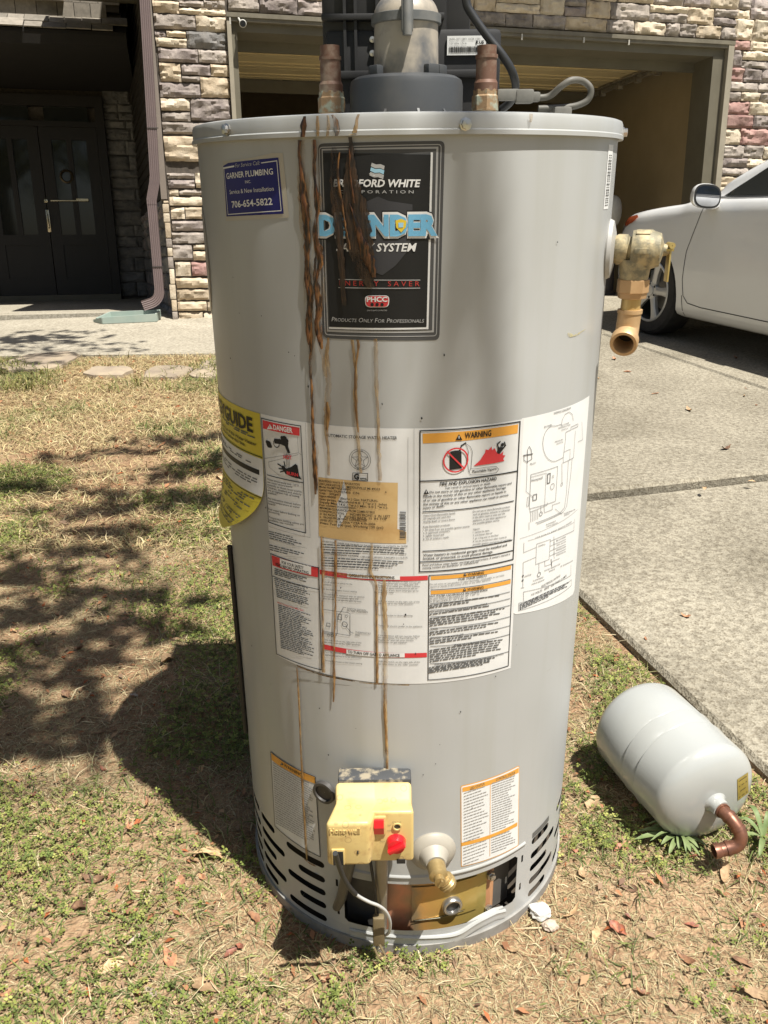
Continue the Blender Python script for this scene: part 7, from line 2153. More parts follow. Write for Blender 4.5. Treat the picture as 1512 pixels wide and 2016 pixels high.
glb = bpy.data.objects['gold_label']
gl_t = MB(); rgl2 = random.Random(3)
for j in range(1, n1):
    if j % 2 == 0: continue
    for i in range(1, n1 - 1):
        if rgl2.random() < 0.7:
            a_, b2_ = lv[j*(n1+1)+i], lv[j*(n1+1)+i+1]; c2_ = lv[(j+1)*(n1+1)+i] - a_
            o2_ = (CC - TORG - a_).normalized() * 0.0004
            gl_t.add([a_ + o2_, b2_ + o2_, b2_ + c2_ * 0.35 + o2_, a_ + c2_ * 0.35 + o2_], [(0, 1, 2, 3)])
gl_t.build('label_print', pm('label_brown_ink', (0.10, 0.07, 0.02), 0.6), glb, fix=False, kind='stuff')

# ================================================================== SPLASH BLOCK, FLAGSTONES
p0 = house_to_site((-0.16, 0.02, 0)); p1 = house_to_site((-0.70, 0.10, 0))
dx = Vector((p1.x - p0.x, p1.y - p0.y, 0)); Lb = dx.length; dx.normalize(); dy = Vector((-dx.y, dx.x, 0))
Msb = Matrix((dx, dy, Vector((0, 0, 1)))).transposed().to_4x4(); Msb.translation = Vector((p0.x, p0.y, 0.008))
sb = MB()
w0, w1 = 0.12, 0.17; hh = 0.065
# trough: floor plus three raised walls, open and flared at the far end
fl_ = [(0, -w0, 0), (Lb - 0.10, -w1, 0), (Lb, -0.04, 0), (Lb, 0.04, 0), (Lb - 0.10, w1, 0), (0, w0, 0)]
sb.add([(x, y, 0.002) for x, y, z in fl_] + [(x, y, 0.012) for x, y, z in fl_], [tuple(range(6, 12))] + [(i, (i+1) % 6, 6 + (i+1) % 6, 6 + i) for i in range(6)])
def wall(a, b_, h0, h1, t=0.014):
    a = Vector(a); b_ = Vector(b_); d = (b_ - a).normalized(); n = Vector((-d.y, d.x, 0)) * t / 2
    sb.add([a - n, b_ - n, b_ + n, a + n, a - n + Vector((0, 0, h0)), b_ - n + Vector((0, 0, h1)), b_ + n + Vector((0, 0, h1)), a + n + Vector((0, 0, h0))], [(0, 3, 2, 1), (4, 5, 6, 7), (0, 1, 5, 4), (1, 2, 6, 5), (2, 3, 7, 6), (3, 0, 4, 7)])
wall((0.004, -w0, 0.004), (0.004, w0, 0.004), hh, hh)
wall((0.0, -w0, 0.004), (Lb - 0.10, -w1, 0.004), hh, hh * 0.8); wall((0.0, w0, 0.004), (Lb - 0.10, w1, 0.004), hh, hh * 0.8)
wall((Lb - 0.10, -w1, 0.004), (Lb, -0.045, 0.004), hh * 0.8, 0.018); wall((Lb - 0.10, w1, 0.004), (Lb, 0.045, 0.004), hh * 0.8, 0.018)
splash = sb.build('splash_block', pm('faded_green_plastic', (0.27, 0.34, 0.30), 0.6, col2=(0.33, 0.38, 0.33), scale=7), M=SITE @ Msb, label='faded green plastic splash block under the brown downspout', cat='splash block')

M_FLAG = pm('flagstone_a', (0.36, 0.29, 0.20), 0.9, col2=(0.27, 0.215, 0.16), scale=9, rnd=0.18, bump=0.5, bscale=30)
fspec = [((75, 718), 140, 38, 'broad flagstone lying in the grass nearest the left end of the stepping row', 1), ((215, 736), 92, 18, 'narrow grey flagstone sunk in the grass between two tan flagstones', 2),
         ((332, 738), 100, 22, 'pale tan flat flagstone in the dry grass of the stepping row', 3), ((415, 732), 60, 42, 'brown squarish flagstone beside the water heater end of the stepping row', 4)]
for (c, wpx, hpx, lab, sd) in fspec:
    rg = random.Random(sd * 13)
    g0 = gnd(c[0] - wpx / 2, c[1]); g1 = gnd(c[0] + wpx / 2, c[1]); gt_ = gnd(c[0], c[1] - hpx / 2); gb_ = gnd(c[0], c[1] + hpx / 2)
    cx_, cy_ = (g0.x + g1.x) / 2, (gt_.y + gb_.y) / 2; rx = (g1.x - g0.x) / 2; ry = max(0.08, abs(gt_.y - gb_.y) / 2)
    n = 14; ring = []
    for i in range(n):
        a = 2 * math.pi * i / n; k = rg.uniform(0.82, 1.08)
        ca, sa = math.cos(a), math.sin(a)
        ring.append((rx * math.copysign(abs(ca) ** 0.7, ca) * k, ry * math.copysign(abs(sa) ** 0.7, sa) * k))
    hgt = 0.035
    vs = [(x * 1.02, y * 1.02, -0.03) for x, y in ring] + [(x, y, hgt - 0.008 + rg.uniform(-.004, .004)) for x, y in ring] + [(x * 0.93, y * 0.92, hgt + rg.uniform(-.003, .004)) for x, y in ring] + [(x * 0.45, y * 0.45, hgt + 0.003 + rg.uniform(-.004, .004)) for x, y in ring] + [(0, 0, hgt + 0.002)]
    fs = []
    for lv_ in range(3):
        for i in range(n):
            j = (i + 1) % n; fs.append((lv_*n+i, lv_*n+j, (lv_+1)*n+j, (lv_+1)*n+i))
    for i in range(n): fs.append((3*n+i, 3*n+(i+1) % n, 4*n))
    MB().add(vs, fs).build('flagstone', M_FLAG, M=SITE @ Matrix.Translation((cx_, cy_, -0.006)), smooth=35, label=lab, cat='flagstone', group='flagstones along the walk')

# two pale stones by the heater's foot
for (px, py, s, lab, colr, sd) in ((1063, 1794, 0.0165, 'white quartz pebble beside the foot of the water heater', (0.62, 0.60, 0.55), 3), (1083, 1822, 0.011, 'small pinkish pebble near the white quartz pebble', (0.52, 0.42, 0.33), 8)):
    g = gnd(px, py, s * 0.4)
    bm = bmesh.new(); bmesh.ops.create_icosphere(bm, subdivisions=3, radius=1.0)
    for v in bm.verts:
        d = v.co.normalized(); k = 1 + 0.35 * noise.noise(d * 1.6 + Vector((sd, 0, 0))) + 0.15 * noise.noise(d * 4 + Vector((0, sd, 0)))
        v.co = Vector((d.x * s * 1.15 * k, d.y * s * 0.9 * k, d.z * s * 0.62 * k))
    bm.verts.index_update()
    MB().add([v.co.copy() for v in bm.verts], [[v.index for v in f.verts] for f in bm.faces]).build('pebble', pm('pebble_%d' % sd, colr, 0.7, col2=tuple(c * 0.75 for c in colr), scale=60, bump=0.5), M=SITE @ Matrix.Translation((g.x, g.y, s * 0.42)), smooth=28, label=lab, cat='pebble')
    bm.free()

# ================================================================== GRASS, STRAW, CLOVER (uncountable)
rs = np.random.RandomState(11)
M_BLADE = tint_mat('grass_blades', 0.75, 0.2)
def ok_ground(x, y):
    u = (x - E0.x) * ACROSS.x + (y - E0.y) * ACROSS.y
    d = np.hypot(x - HX, y - HY)
    wl = (x - WN0.x) * (-wd.y) + (y - WN0.y) * wd.x
    return (u < -0.006) & (d > 0.283) & (wl < -0.01)
def np_noise(x, y, s, seed):
    """cheap value noise on arrays"""
    xs_ = x * s + seed * 17.3; ys_ = y * s - seed * 9.1
    xi = np.floor(xs_).astype(np.int64); yi = np.floor(ys_).astype(np.int64)
    fx = xs_ - xi; fy = ys_ - yi; fx = fx*fx*(3-2*fx); fy = fy*fy*(3-2*fy)
    def h(a, b_):
        n = (a * 374761393 + b_ * 668265263 + seed * 1442695) & 0x7fffffff
        n = ((n ^ (n >> 13)) * 1274126177) & 0x7fffffff
        return (n ^ (n >> 16)) % 100003 / 100003.0
    return (h(xi, yi)*(1-fx)+h(xi+1, yi)*fx)*(1-fy) + (h(xi, yi+1)*(1-fx)+h(xi+1, yi+1)*fx)*fy
def fbm_np(x, y, s, seed): return 0.55*np_noise(x, y, s, seed) + 0.3*np_noise(x, y, s*2.1, seed+1) + 0.15*np_noise(x, y, s*4.3, seed+2)
LX0, LX1, LY0, LY1 = -4.5, 1.6, -1.2, 6.6
LZ = np.array([v[2] for v in V]).reshape(len(ys), len(xs))
def ground_h(x, y):
    fx = np.clip((x - LX0) / (LX1 - LX0) * (len(xs) - 1), 0, len(xs) - 1.001); fy = np.clip((y - LY0) / (LY1 - LY0) * (len(ys) - 1), 0, len(ys) - 1.001)
    i = fx.astype(int); j = fy.astype(int); a = fx - i; b_ = fy - j
    return (LZ[j, i]*(1-a)+LZ[j, i+1]*a)*(1-b_) + (LZ[j+1, i]*(1-a)+LZ[j+1, i+1]*a)*b_
def scatter(n, x0, x1, y0, y1):
    x = rs.uniform(x0, x1, n); y = rs.uniform(y0, y1, n)
    k = ok_ground(x, y); return x[k], y[k]
def view_wedge(x, y, m_=0.75):
    """keeps what can be seen from near the photograph's position"""
    return np.abs(x) < 0.5 * (y + 0.3) + m_ + 0.35
def blades(x, y, L_, w, lean, tint, name, label, cat):
    """two-segment bent blades; lean 0 upright .. 1 flat"""
    n = len(x); az = rs.uniform(0, 2*np.pi, n)
    el0 = (1 - lean) * np.pi/2 * rs.uniform(0.75, 1.1, n) + 0.06; el1 = el0 * rs.uniform(0.0, 0.6, n)
    z = ground_h(x, y) - 0.002
    d0 = np.stack([np.cos(az)*np.cos(el0), np.sin(az)*np.cos(el0), np.sin(el0)], 1)
    az2 = az + rs.normal(0, 0.35, n)
    d1 = np.stack([np.cos(az2)*np.cos(el1), np.sin(az2)*np.cos(el1), np.sin(el1) - 0.05], 1)
    sd = np.stack([-np.sin(az), np.cos(az), rs.normal(0, 0.3, n)], 1)
    b0 = np.stack([x, y, z], 1); b1 = b0 + d0*(L_*0.5)[:, None]; b2 = b1 + d1*(L_*0.5)[:, None]
    b1[:, 2] = np.maximum(b1[:, 2], z + 0.003); b2[:, 2] = np.maximum(b2[:, 2], z + 0.002)
    hw_ = (w/2)[:, None]
    vv = np.stack([b0 - sd*hw_, b0 + sd*hw_, b1 + sd*hw_*0.9, b1 - sd*hw_*0.9, b2 + sd*hw_*0.15, b2 - sd*hw_*0.15], 1).reshape(-1, 3)
    base = (np.arange(n)*6)[:, None]
    q = np.concatenate([base + np.array([[0, 1, 2, 3]]), base + np.array([[3, 2, 4, 5]])], 1).ravel()
    cols = np.repeat(np.concatenate([tint, np.ones((n, 1))], 1), 6, 0)
    o = mesh_np(name, vv, q, 4, M_BLADE, M=SITE, cols=cols)
    return tag(o, label, cat, kind='stuff')
def straw_tint(n):
    a = np.array([[0.47, 0.385, 0.22], [0.38, 0.30, 0.165], [0.56, 0.475, 0.30], [0.25, 0.18, 0.105], [0.36, 0.335, 0.18]])
    return a[rs.choice(5, n, p=[.3, .22, .16, .18, .14])] * rs.uniform(0.65, 1.12, (n, 1))
def green_tint(n):
    a = np.array([[0.135, 0.165, 0.05], [0.19, 0.21, 0.065], [0.09, 0.12, 0.04], [0.26, 0.26, 0.10]])
    return a[rs.choice(4, n, p=[.35, .3, .2, .15])] * rs.uniform(0.75, 1.2, (n, 1))
# near field straw
x, y = scatter(400000, -2.0, 1.3, 0.5, 2.6); k = view_wedge(x, y) & (0.6 * fbm_np(x, y, 3.2, 5) + 0.4 * fbm_np(x, y, 11, 6) > rs.uniform(0.22, 0.62, len(x))); x, y = x[k], y[k]
n = len(x); blades(x, y, rs.uniform(0.008, 0.024, n) + 0.022 * rs.uniform(0, 1, n) ** 5, rs.uniform(0.0008, 0.0020, n), rs.uniform(0.68, 1.0, n), straw_tint(n), 'dry_grass', 'dry straw-coloured grass clippings over the bare soil', 'dry grass')
# longer pale stems lying over the rest, in drifts
x, y = scatter(16000, -1.25, 1.3, 0.55, 2.6); k = view_wedge(x, y) & (fbm_np(x, y, 4.5, 91) > rs.uniform(0.35, 0.7, len(x))); x, y = x[k], y[k]
n = len(x); blades(x, y, rs.uniform(0.025, 0.075, n), rs.uniform(0.0010, 0.0022, n), rs.uniform(0.6, 0.97, n), straw_tint(n) * 1.15, 'dry_stems', 'long pale dry grass stems lying on the lawn', 'dry grass')
# mid and far straw
x, y = scatter(200000, -4.2, 0.6, 2.5, 6.3); k = view_wedge(x, y) & (fbm_np(x, y, 1.6, 15) > rs.uniform(0.05, 0.55, len(x))); x, y = x[k], y[k]
n = len(x); blades(x, y, rs.uniform(0.02, 0.075, n), rs.uniform(0.002, 0.0042, n), rs.uniform(0.5, 1.0, n), straw_tint(n) * np.array([[1.15, 1.12, 1.04]]), 'dry_lawn', 'dry pale lawn grass stretching to the walk', 'dry grass')
# green grass in patches
x, y = scatter(260000, -4.0, 1.3, 0.5, 6.3); f_ = np.maximum(fbm_np(x, y, 2.6, 33), np.where(x > -0.1, fbm_np(x, y, 5.2, 133) + 0.03, 0)); near = y < 2.5
thr = np.where(near, rs.uniform(0.43, 0.66, len(x)), rs.uniform(0.52, 0.78, len(x)))
k = view_wedge(x, y) & (f_ > thr); x, y = x[k], y[k]; n = len(x)
blades(x, y, rs.uniform(0.015, 0.05, n) * np.where(y > 2.5, 1.4, 1.0), rs.uniform(0.0015, 0.003, n) * np.where(y > 2.5, 1.5, 1.0), rs.uniform(0.35, 0.9, n), green_tint(n), 'green_grass', 'patchy green lawn grass among the straw', 'grass')
# taller green fringe by the flagstones and along the driveway edge
x1_ = rs.uniform(-2.9, -0.9, 9000); y1_ = rs.uniform(4.7, 5.95, 9000); k = (fbm_np(x1_, y1_, 3.0, 61) > rs.uniform(0.45, 0.75, len(x1_))) & ok_ground(x1_, y1_); x1_, y1_ = x1_[k], y1_[k]
n = len(x1_); blades(x1_, y1_, rs.uniform(0.05, 0.13, n), rs.uniform(0.003, 0.006, n), rs.uniform(0.1, 0.5, n), green_tint(n) * np.array([[1.2, 1.05, 1.1]]), 'long_grass', 'longer green grass tufts round the flagstones', 'grass')
# clover
def clover(x, y, s, name):
    n = len(x); z = ground_h(x, y) + rs.uniform(0.004, 0.022, n)
    vv = []; tint = []
    t0 = rs.uniform(0, 2*np.pi, n); tilt = rs.normal(0, 0.35, (n, 2))
    base_t = green_tint(n) * np.array([[1.25, 1.25, 1.0]])
    for j in range(3):
        a = t0 + j * 2*np.pi/3
        ca, sa = np.cos(a), np.sin(a)
        def pt(r, u, dz):
            px = ca*r*s - sa*u*s; py = sa*r*s + ca*u*s
            return np.stack([x + px, y + py, z + dz*s + tilt[:, 0]*px + tilt[:, 1]*py], 1)
        P6 = [pt(0.05, 0, 0), pt(0.55, 0.42, 0.12), pt(0.98, 0.30, 0.08), pt(0.92, 0.0, -0.02), pt(0.98, -0.30, 0.08), pt(0.55, -0.42, 0.12)]
        vv.append(np.stack(P6, 1)); tint.append(np.repeat((base_t * rs.uniform(0.85, 1.15, (n, 1)))[:, None, :], 6, 1))
    vv = np.concatenate(vv, 0).reshape(-1, 3); tint = np.concatenate(tint, 0).reshape(-1, 3)
    m_ = len(vv) // 6; base = (np.arange(m_)*6)[:, None]
    q = np.concatenate([base + np.array([[0, 1, 2, 3]]), base + np.array([[0, 3, 4, 5]])], 1).ravel()
    o = mesh_np(name, vv, q, 4, M_BLADE, M=SITE, cols=np.concatenate([tint, np.ones((len(tint), 1))], 1))
    return tag(o, 'low green clover spreading in patches over the lawn', 'clover', kind='stuff')
x, y = scatter(150000, -2.0, 1.3, 0.5, 3.4); f_ = np.maximum(fbm_np(x, y, 2.6, 33)*0.6 + fbm_np(x, y, 5.5, 71)*0.4, np.where(x > -0.1, fbm_np(x, y, 5.2, 133), 0))
lefty = np.clip((0.25 - x) * 0.05, -0.01, 0.05)
k = view_wedge(x, y) & (f_ + lefty > rs.uniform(0.50, 0.66, len(x))); x, y = x[k], y[k]
clover(x, y, rs.uniform(0.0030, 0.0062, len(x)), 'clover')
# crumbled leaf litter
def litter(n, x0, x1, y0, y1, smin, smax, name):
    x, y = scatter(n, x0, x1, y0, y1); k = view_wedge(x, y); x, y = x[k], y[k]; n = len(x)
    z = ground_h(x, y) + rs.uniform(0.002, 0.010, n); a = rs.uniform(0, 2*np.pi, n); L_ = rs.uniform(smin, smax, n); w = L_ * rs.uniform(0.25, 0.6, n)
    tl = rs.normal(0, 0.35, n)
    d = np.stack([np.cos(a), np.sin(a), tl], 1); s = np.stack([-np.sin(a), np.cos(a), rs.normal(0, 0.4, n)], 1); c = np.stack([x, y, z], 1)
    up = np.array([[0, 0, 1.0]])
    vv = np.stack([c - d*L_[:, None]/2, c + s*w[:, None]/2 + up*0.002, c + d*L_[:, None]/2, c - s*w[:, None]/2 + up*0.002], 1).reshape(-1, 3)
    vv[:, 2] = np.maximum(vv[:, 2], np.repeat(ground_h(x, y), 4) + 0.001)
    pal = np.array([[0.36, 0.17, 0.085], [0.42, 0.13, 0.05], [0.30, 0.20, 0.13], [0.47, 0.30, 0.17], [0.20, 0.12, 0.08]])
    t = pal[rs.choice(5, n, p=[.3, .15, .2, .25, .1])] * rs.uniform(0.7, 1.15, (n, 1))
    o = mesh_np(name, vv, (np.arange(n)[:, None]*4 + np.array([[0, 1, 2, 3]])).ravel(), 4, M_BLADE, M=SITE, cols=np.repeat(np.concatenate([t, np.ones((n, 1))], 1), 4, 0))
    return tag(o, 'crumbled brown leaf litter scattered over the lawn', 'leaf litter', kind='stuff')
litter(2600, -1.25, 1.3, 0.55, 2.6, 0.006, 0.022, 'leaf_litter')
litter(1500, -3.2, 0.6, 2.6, 6.2, 0.015, 0.045, 'leaf_litter')

# ================================================================== FALLEN LEAVES (each its own thing)
def leaf_mesh(L_, w, curl, fold, seed):
    rg = random.Random(seed); vs = []; fs = []
    n = 7
    for i in range(n + 1):
        t = i / n; ww = w * (math.sin(math.pi * min(1, t ** 0.8)) ** 0.8 + 0.03) * (1 + rg.uniform(-.3, .25))
        xx = L_ * (t - 0.5); zc_ = curl * L_ * (2*t - 1) ** 2 + 0.02 * L_ * rg.uniform(-1, 1)
        bend = 0.08 * L_ * math.sin(2.2 * t + seed)
        vs += [(xx, -ww/2 + bend, zc_ + fold * ww), (xx, bend, zc_), (xx, ww/2 + bend, zc_ + fold * ww * rg.uniform(.4, 1.2))]
    for i in range(n):
        fs += [(3*i, 3*i+1, 3*i+4, 3*i+3), (3*i+1, 3*i+2, 3*i+5, 3*i+4)]
    vs += [(-L_*0.5 - 0.25*w, -0.0008, curl*L_), (-L_*0.5 - 0.25*w, 0.0008, curl*L_)]
    fs.append((1, len(vs)-2, len(vs)-1))
    me = bpy.data.meshes.new('leaf'); mz = min(v[2] for v in vs)
    me.from_pydata([(a, b_, c - mz) for a, b_, c in vs], [], fs); me.shade_smooth()
    return me
LEAFM = {'brown': pm('leaf_brown', (0.30, 0.17, 0.095), 0.7, col2=(0.15, 0.08, 0.045), scale=4, rnd=0.35, lo=0.4, hi=0.6), 'orange': pm('leaf_orange', (0.40, 0.20, 0.10), 0.6, col2=(0.21, 0.10, 0.055), scale=4, rnd=0.35, lo=0.4, hi=0.6),
         'red': pm('leaf_red', (0.33, 0.12, 0.07), 0.6, col2=(0.17, 0.07, 0.045), scale=4, rnd=0.35, lo=0.4, hi=0.6), 'tan': pm('leaf_tan', (0.50, 0.34, 0.19), 0.75, col2=(0.33, 0.21, 0.11), scale=4, rnd=0.3, lo=0.4, hi=0.6), 'grey': pm('leaf_grey', (0.33, 0.27, 0.215), 0.8, col2=(0.25, 0.20, 0.155), scale=4, rnd=0.3, lo=0.4, hi=0.6)}
LBL = {'brown': 'dry brown fallen leaf lying on the lawn', 'orange': 'orange-brown fallen leaf lying on the lawn', 'red': 'small reddish fallen leaf lying on the lawn', 'tan': 'pale tan fallen leaf lying on the lawn', 'grey': 'weathered greyish fallen leaf lying on the lawn'}
LM = {}
for c in LEAFM:
    for j in range(8):
        rg = random.Random(hash(c) % 1000 + j if False else len(c) * 31 + j)
        me = leaf_mesh(1.0, rg.uniform(0.26, 0.55), rg.uniform(-.18, .38), rg.uniform(0.05, 0.6), j * 7 + len(c))
        me.materials.append(LEAFM[c]); LM[c, j] = me
rg = random.Random(99)
# leaves measured in the photograph: pixel, length px, colour
known = [((497, 1807), 38, 'orange'), ((535, 1825), 30, 'brown'), ((405, 1948), 62, 'tan'), ((417, 1960), 40, 'orange'), ((265, 1857), 40, 'grey'), ((258, 1795), 26, 'orange'), ((185, 1733), 46, 'brown'), ((155, 1790), 44, 'brown'), ((405, 1690), 70, 'tan'), ((400, 1726), 26, 'orange'), ((350, 1744), 36, 'orange'), ((67, 1568), 24, 'red'), ((220, 1725), 24, 'orange'),
  ((215, 1905), 60, 'tan'), ((330, 1893), 56, 'orange'), ((455, 1880), 28, 'red'), ((470, 1868), 22, 'red'), ((15, 1730), 24, 'orange'), ((10, 1958), 26, 'orange'), ((255, 1628), 28, 'orange'), ((205, 1520), 20, 'red'), ((385, 1275), 26, 'tan'), ((330, 1305), 40, 'tan'), ((130, 1370), 32, 'brown'), ((70, 1270), 32, 'brown'), ((300, 1960), 30, 'grey'),
  ((1308, 1745), 36, 'brown'), ((1425, 1725), 46, 'tan'), ((1147, 1723), 40, 'tan'), ((1350, 1895), 44, 'orange'), ((1262, 1960), 30, 'orange'), ((1488, 1965), 60, 'tan'), ((1465, 1905), 48, 'brown'), ((1240, 1755), 34, 'brown'), ((1170, 1845), 40, 'tan'), ((1163, 1523), 32, 'brown'), ((1170, 1587), 46, 'tan'), ((1300, 1690), 26, 'tan'), ((1485, 1553), 26, 'red'), ((1475, 1610), 40, 'orange'), ((1370, 1665), 30, 'orange'), ((1500, 1740), 30, 'orange'),
  ((1240, 1815), 28, 'red'), ((1360, 1830), 28, 'red'), ((1205, 1880), 30, 'brown'), ((1130, 1800), 46, 'tan'), ((1010, 1870), 30, 'tan'), ((1225, 1915), 24, 'orange'), ((1135, 1675), 20, 'red'), ((1260, 1530), 24, 'orange'), ((830, 1905), 26, 'tan'), ((650, 1925), 26, 'orange'), ((1455, 1820), 34, 'orange'), ((275, 788), 22, 'brown'), ((190, 765), 14, 'tan'), ((430, 940), 24, 'tan'), ((370, 1022), 24, 'tan'), ((150, 1050), 14, 'orange'), ((235, 1080), 16, 'red'), ((335, 1115), 18, 'brown')]
def place_leaf(x, y, L_, c):
    o = bpy.data.objects.new('fallen_leaf', LM[c, rg.randrange(8)]); link(o)
    zz = float(ground_h(np.array([x]), np.array([y]))[0]) + 0.0025
    o.matrix_world = SITE @ Matrix.Translation((x, y, zz)) @ Matrix.Rotation(rg.uniform(0, 6.28), 4, 'Z') @ Matrix.Rotation(rg.uniform(-.5, .5), 4, 'X') @ Matrix.Rotation(rg.uniform(-.25, .25), 4, 'Y') @ Matrix.Diagonal((L_, L_, L_, 1))
    return tag(o, LBL[c], 'leaf', c + ' leaves fallen on the lawn')
for (p, L_, c) in known:
    g = gnd(*p); g2 = gnd(p[0] + 10, p[1]); place_leaf(g.x, g.y, L_ * abs(g2.x - g.x) / 10 * 1.05, c)
for i in range(120):
    x = rg.uniform(-1.1, 1.2); y = rg.uniform(0.75, 3.0)
    if not (ok_ground(np.array([x]), np.array([y]))[0] and view_wedge(np.array([x]), np.array([y]), 0.0)[0]): continue
    place_leaf(x, y, rg.uniform(0.012, 0.034), rg.choice(['brown', 'brown', 'orange', 'orange', 'red', 'tan', 'tan', 'grey']))
# a few on the concrete
for (px, py) in ((1470, 765), (1465, 780), (1490, 797), (1480, 948), (1385, 962), (1235, 732), (1210, 708), (1178, 745), (1355, 808), (1430, 884), (1272, 1257), (1350, 1213), (1448, 705), (1290, 775)):
    zt2 = 0.042 if drv_uv(gnd(px, py))[1] > V1 else 0.014
    g = gnd(px, py, zt2); c = rg.choice(['brown', 'tan', 'orange'])
    o = bpy.data.objects.new('fallen_leaf', LM[c, rg.randrange(8)]); link(o); s = rg.uniform(0.015, 0.04) * (1 if py > 900 else 1.6)
    o.matrix_world = SITE @ Matrix.Translation((g.x, g.y, zt2 - 0.0005)) @ Matrix.Rotation(rg.uniform(0, 6.28), 4, 'Z') @ Matrix.Diagonal((s, s, s, 1))
    tag(o, {'brown': 'dry brown leaf scrap on the concrete driveway', 'tan': 'pale tan leaf scrap on the concrete driveway', 'orange': 'orange leaf scrap on the concrete driveway'}[c], 'leaf', c + ' leaf scraps on the driveway')

# ================================================================== WEEDS
M_WEED = pm('weed_green', (0.12, 0.17, 0.06), 0.55, col2=(0.19, 0.23, 0.10), scale=45, spec=0.3)
def weed(c, blades_, label):
    root = empty('broadleaf_weed', SITE @ Matrix.Translation((c.x, c.y, 0)), label, 'weed')
    for (az, L_, w, up) in blades_:
        d = Vector((math.cos(rad(az)), math.sin(rad(az)), 0)); s = Vector((-d.y, d.x, 0)); vs = []; fs = []
        n = 9
        for i in range(n + 1):
            t = i / n; r = L_ * t * (1 - 0.12 * t); z = 0.012 + up * L_ * math.sin(min(1, t * 1.1) * math.pi * 0.75) 
            ww = w * (math.sin(math.pi * (0.12 + 0.88 * t)) ** 0.6) if t < 1 else 0.0006
            p = d * r + Vector((0, 0, z))
            vs += [p - s * ww / 2 + Vector((0, 0, ww * 0.22)), p, p + s * ww / 2 + Vector((0, 0, ww * 0.22))]
        for i in range(n): fs += [(3*i, 3*i+1, 3*i+4, 3*i+3), (3*i+1, 3*i+2, 3*i+5, 3*i+4)]
        MB().add(vs, fs).build('leaf_blade', M_WEED, root, smooth=60, fix=False)
w1_ = gnd(1335, 1655)
weed(w1_, [(178, 0.085, 0.011, 0.16), (190, 0.10, 0.012, 0.10), (215, 0.06, 0.010, 0.2), (165, 0.055, 0.010, 0.3), (250, 0.05, 0.011, 0.25), (275, 0.055, 0.010, 0.2), (300, 0.05, 0.009, 0.2), (20, 0.05, 0.009, 0.4), (50, 0.045, 0.009, 0.4), (235, 0.07, 0.010, 0.12), (320, 0.06, 0.008, 0.15), (205, 0.08, 0.006, 0.3), (172, 0.07, 0.006, 0.4), (262, 0.065, 0.006, 0.35), (288, 0.07, 0.006, 0.12)], 'flat broad-bladed weed growing against the white tank')
w2_ = gnd(1500, 1660)
weed(w2_, [(100, 0.07, 0.010, 0.5), (140, 0.06, 0.010, 0.4), (200, 0.07, 0.009, 0.3), (240, 0.075, 0.010, 0.25), (60, 0.06, 0.009, 0.5), (280, 0.05, 0.008, 0.3)], 'broad-bladed weed beside the copper elbow of the tank')
# shrub against the wall beyond the car
sp0 = house_to_site((6.0, -0.75, 0)); 
shr = empty('shrub', SITE @ Matrix.Translation((sp0.x, sp0.y, 0)), 'dark green shrub against the stone wall behind the car', 'shrub')
n = 2600; a = rs.normal(0, 1, (n, 3)); a /= np.linalg.norm(a, axis=1)[:, None]; rr = rs.uniform(0.55, 1.0, n)[:, None] ** 0.5
cc = a * rr * np.array([[0.42, 0.36, 0.62]]) + np.array([[0, 0, 0.72]])
az = rs.uniform(0, 6.28, n); el_ = rs.normal(0.2, 0.5, n); d = np.stack([np.cos(az)*np.cos(el_), np.sin(az)*np.cos(el_), np.sin(el_)], 1); s = np.stack([-np.sin(az), np.cos(az), np.zeros(n)], 1)
vv = np.stack([cc - d*0.028, cc + s*0.012, cc + d*0.028, cc - s*0.012], 1).reshape(-1, 3)
o = mesh_np('crown', vv, np.arange(n*4), 4, M_BLADE, parent=shr, cols=np.repeat(np.concatenate([green_tint(n)*0.9, np.ones((n, 1))], 1), 4, 0))
st = MB()
for k in range(6):
    st.tube([(0.02*math.cos(k), 0.02*math.sin(k), 0), (0.12*math.cos(k), 0.12*math.sin(k), 0.35), (0.25*math.cos(k), 0.22*math.sin(k), 0.8)], [0.012, 0.009, 0.004], 7)
st.build('stem', pm('shrub_bark', (0.12, 0.09, 0.06), 0.9), shr)

# ================================================================== SHADE TREE (stands behind and left of the camera; its branches dapple the lawn)
M_BARK = pm('tree_bark', (0.14, 0.11, 0.08), 0.95, col2=(0.09, 0.07, 0.05), scale=9, bump=0.6, stretch=(1, 1, 0.3))
tb = Vector((-3.4, -2.0, 0))
tree = empty('shade_tree', SITE @ Matrix.Translation(tb), 'broadleaf shade tree whose branches overhang the lawn', 'tree')
up_site = SITE.inverted().to_3x3() @ Vector((0, 0, 1))
trunk_pts = [Vector((0, 0, -0.1)), Vector((0.03, 0.02, 0.8)), Vector((-0.04, 0.06, 2.0)), Vector((-0.1, 0.2, 3.4)), Vector((-0.2, 0.35, 4.8)), Vector((-0.3, 0.5, 6.2)), Vector((-0.3, 0.6, 7.6))]
MB().tube(trunk_pts, [0.26, 0.21, 0.19, 0.17, 0.13, 0.09, 0.04], 16).build('trunk', M_BARK, tree, smooth=60)
sv = SUN_SITE / SUN_SITE.z
clusters = []
def shade_at(px, py, rx, ry, dens, h, on='g'):
    """leaf spray whose shadow falls on the pixel's ground point"""
    g = gnd(px, py) if on == 'g' else on
    clusters.append((g + sv * (h - g.z) if on == 'g' else g + sv * h, rx, ry, dens))
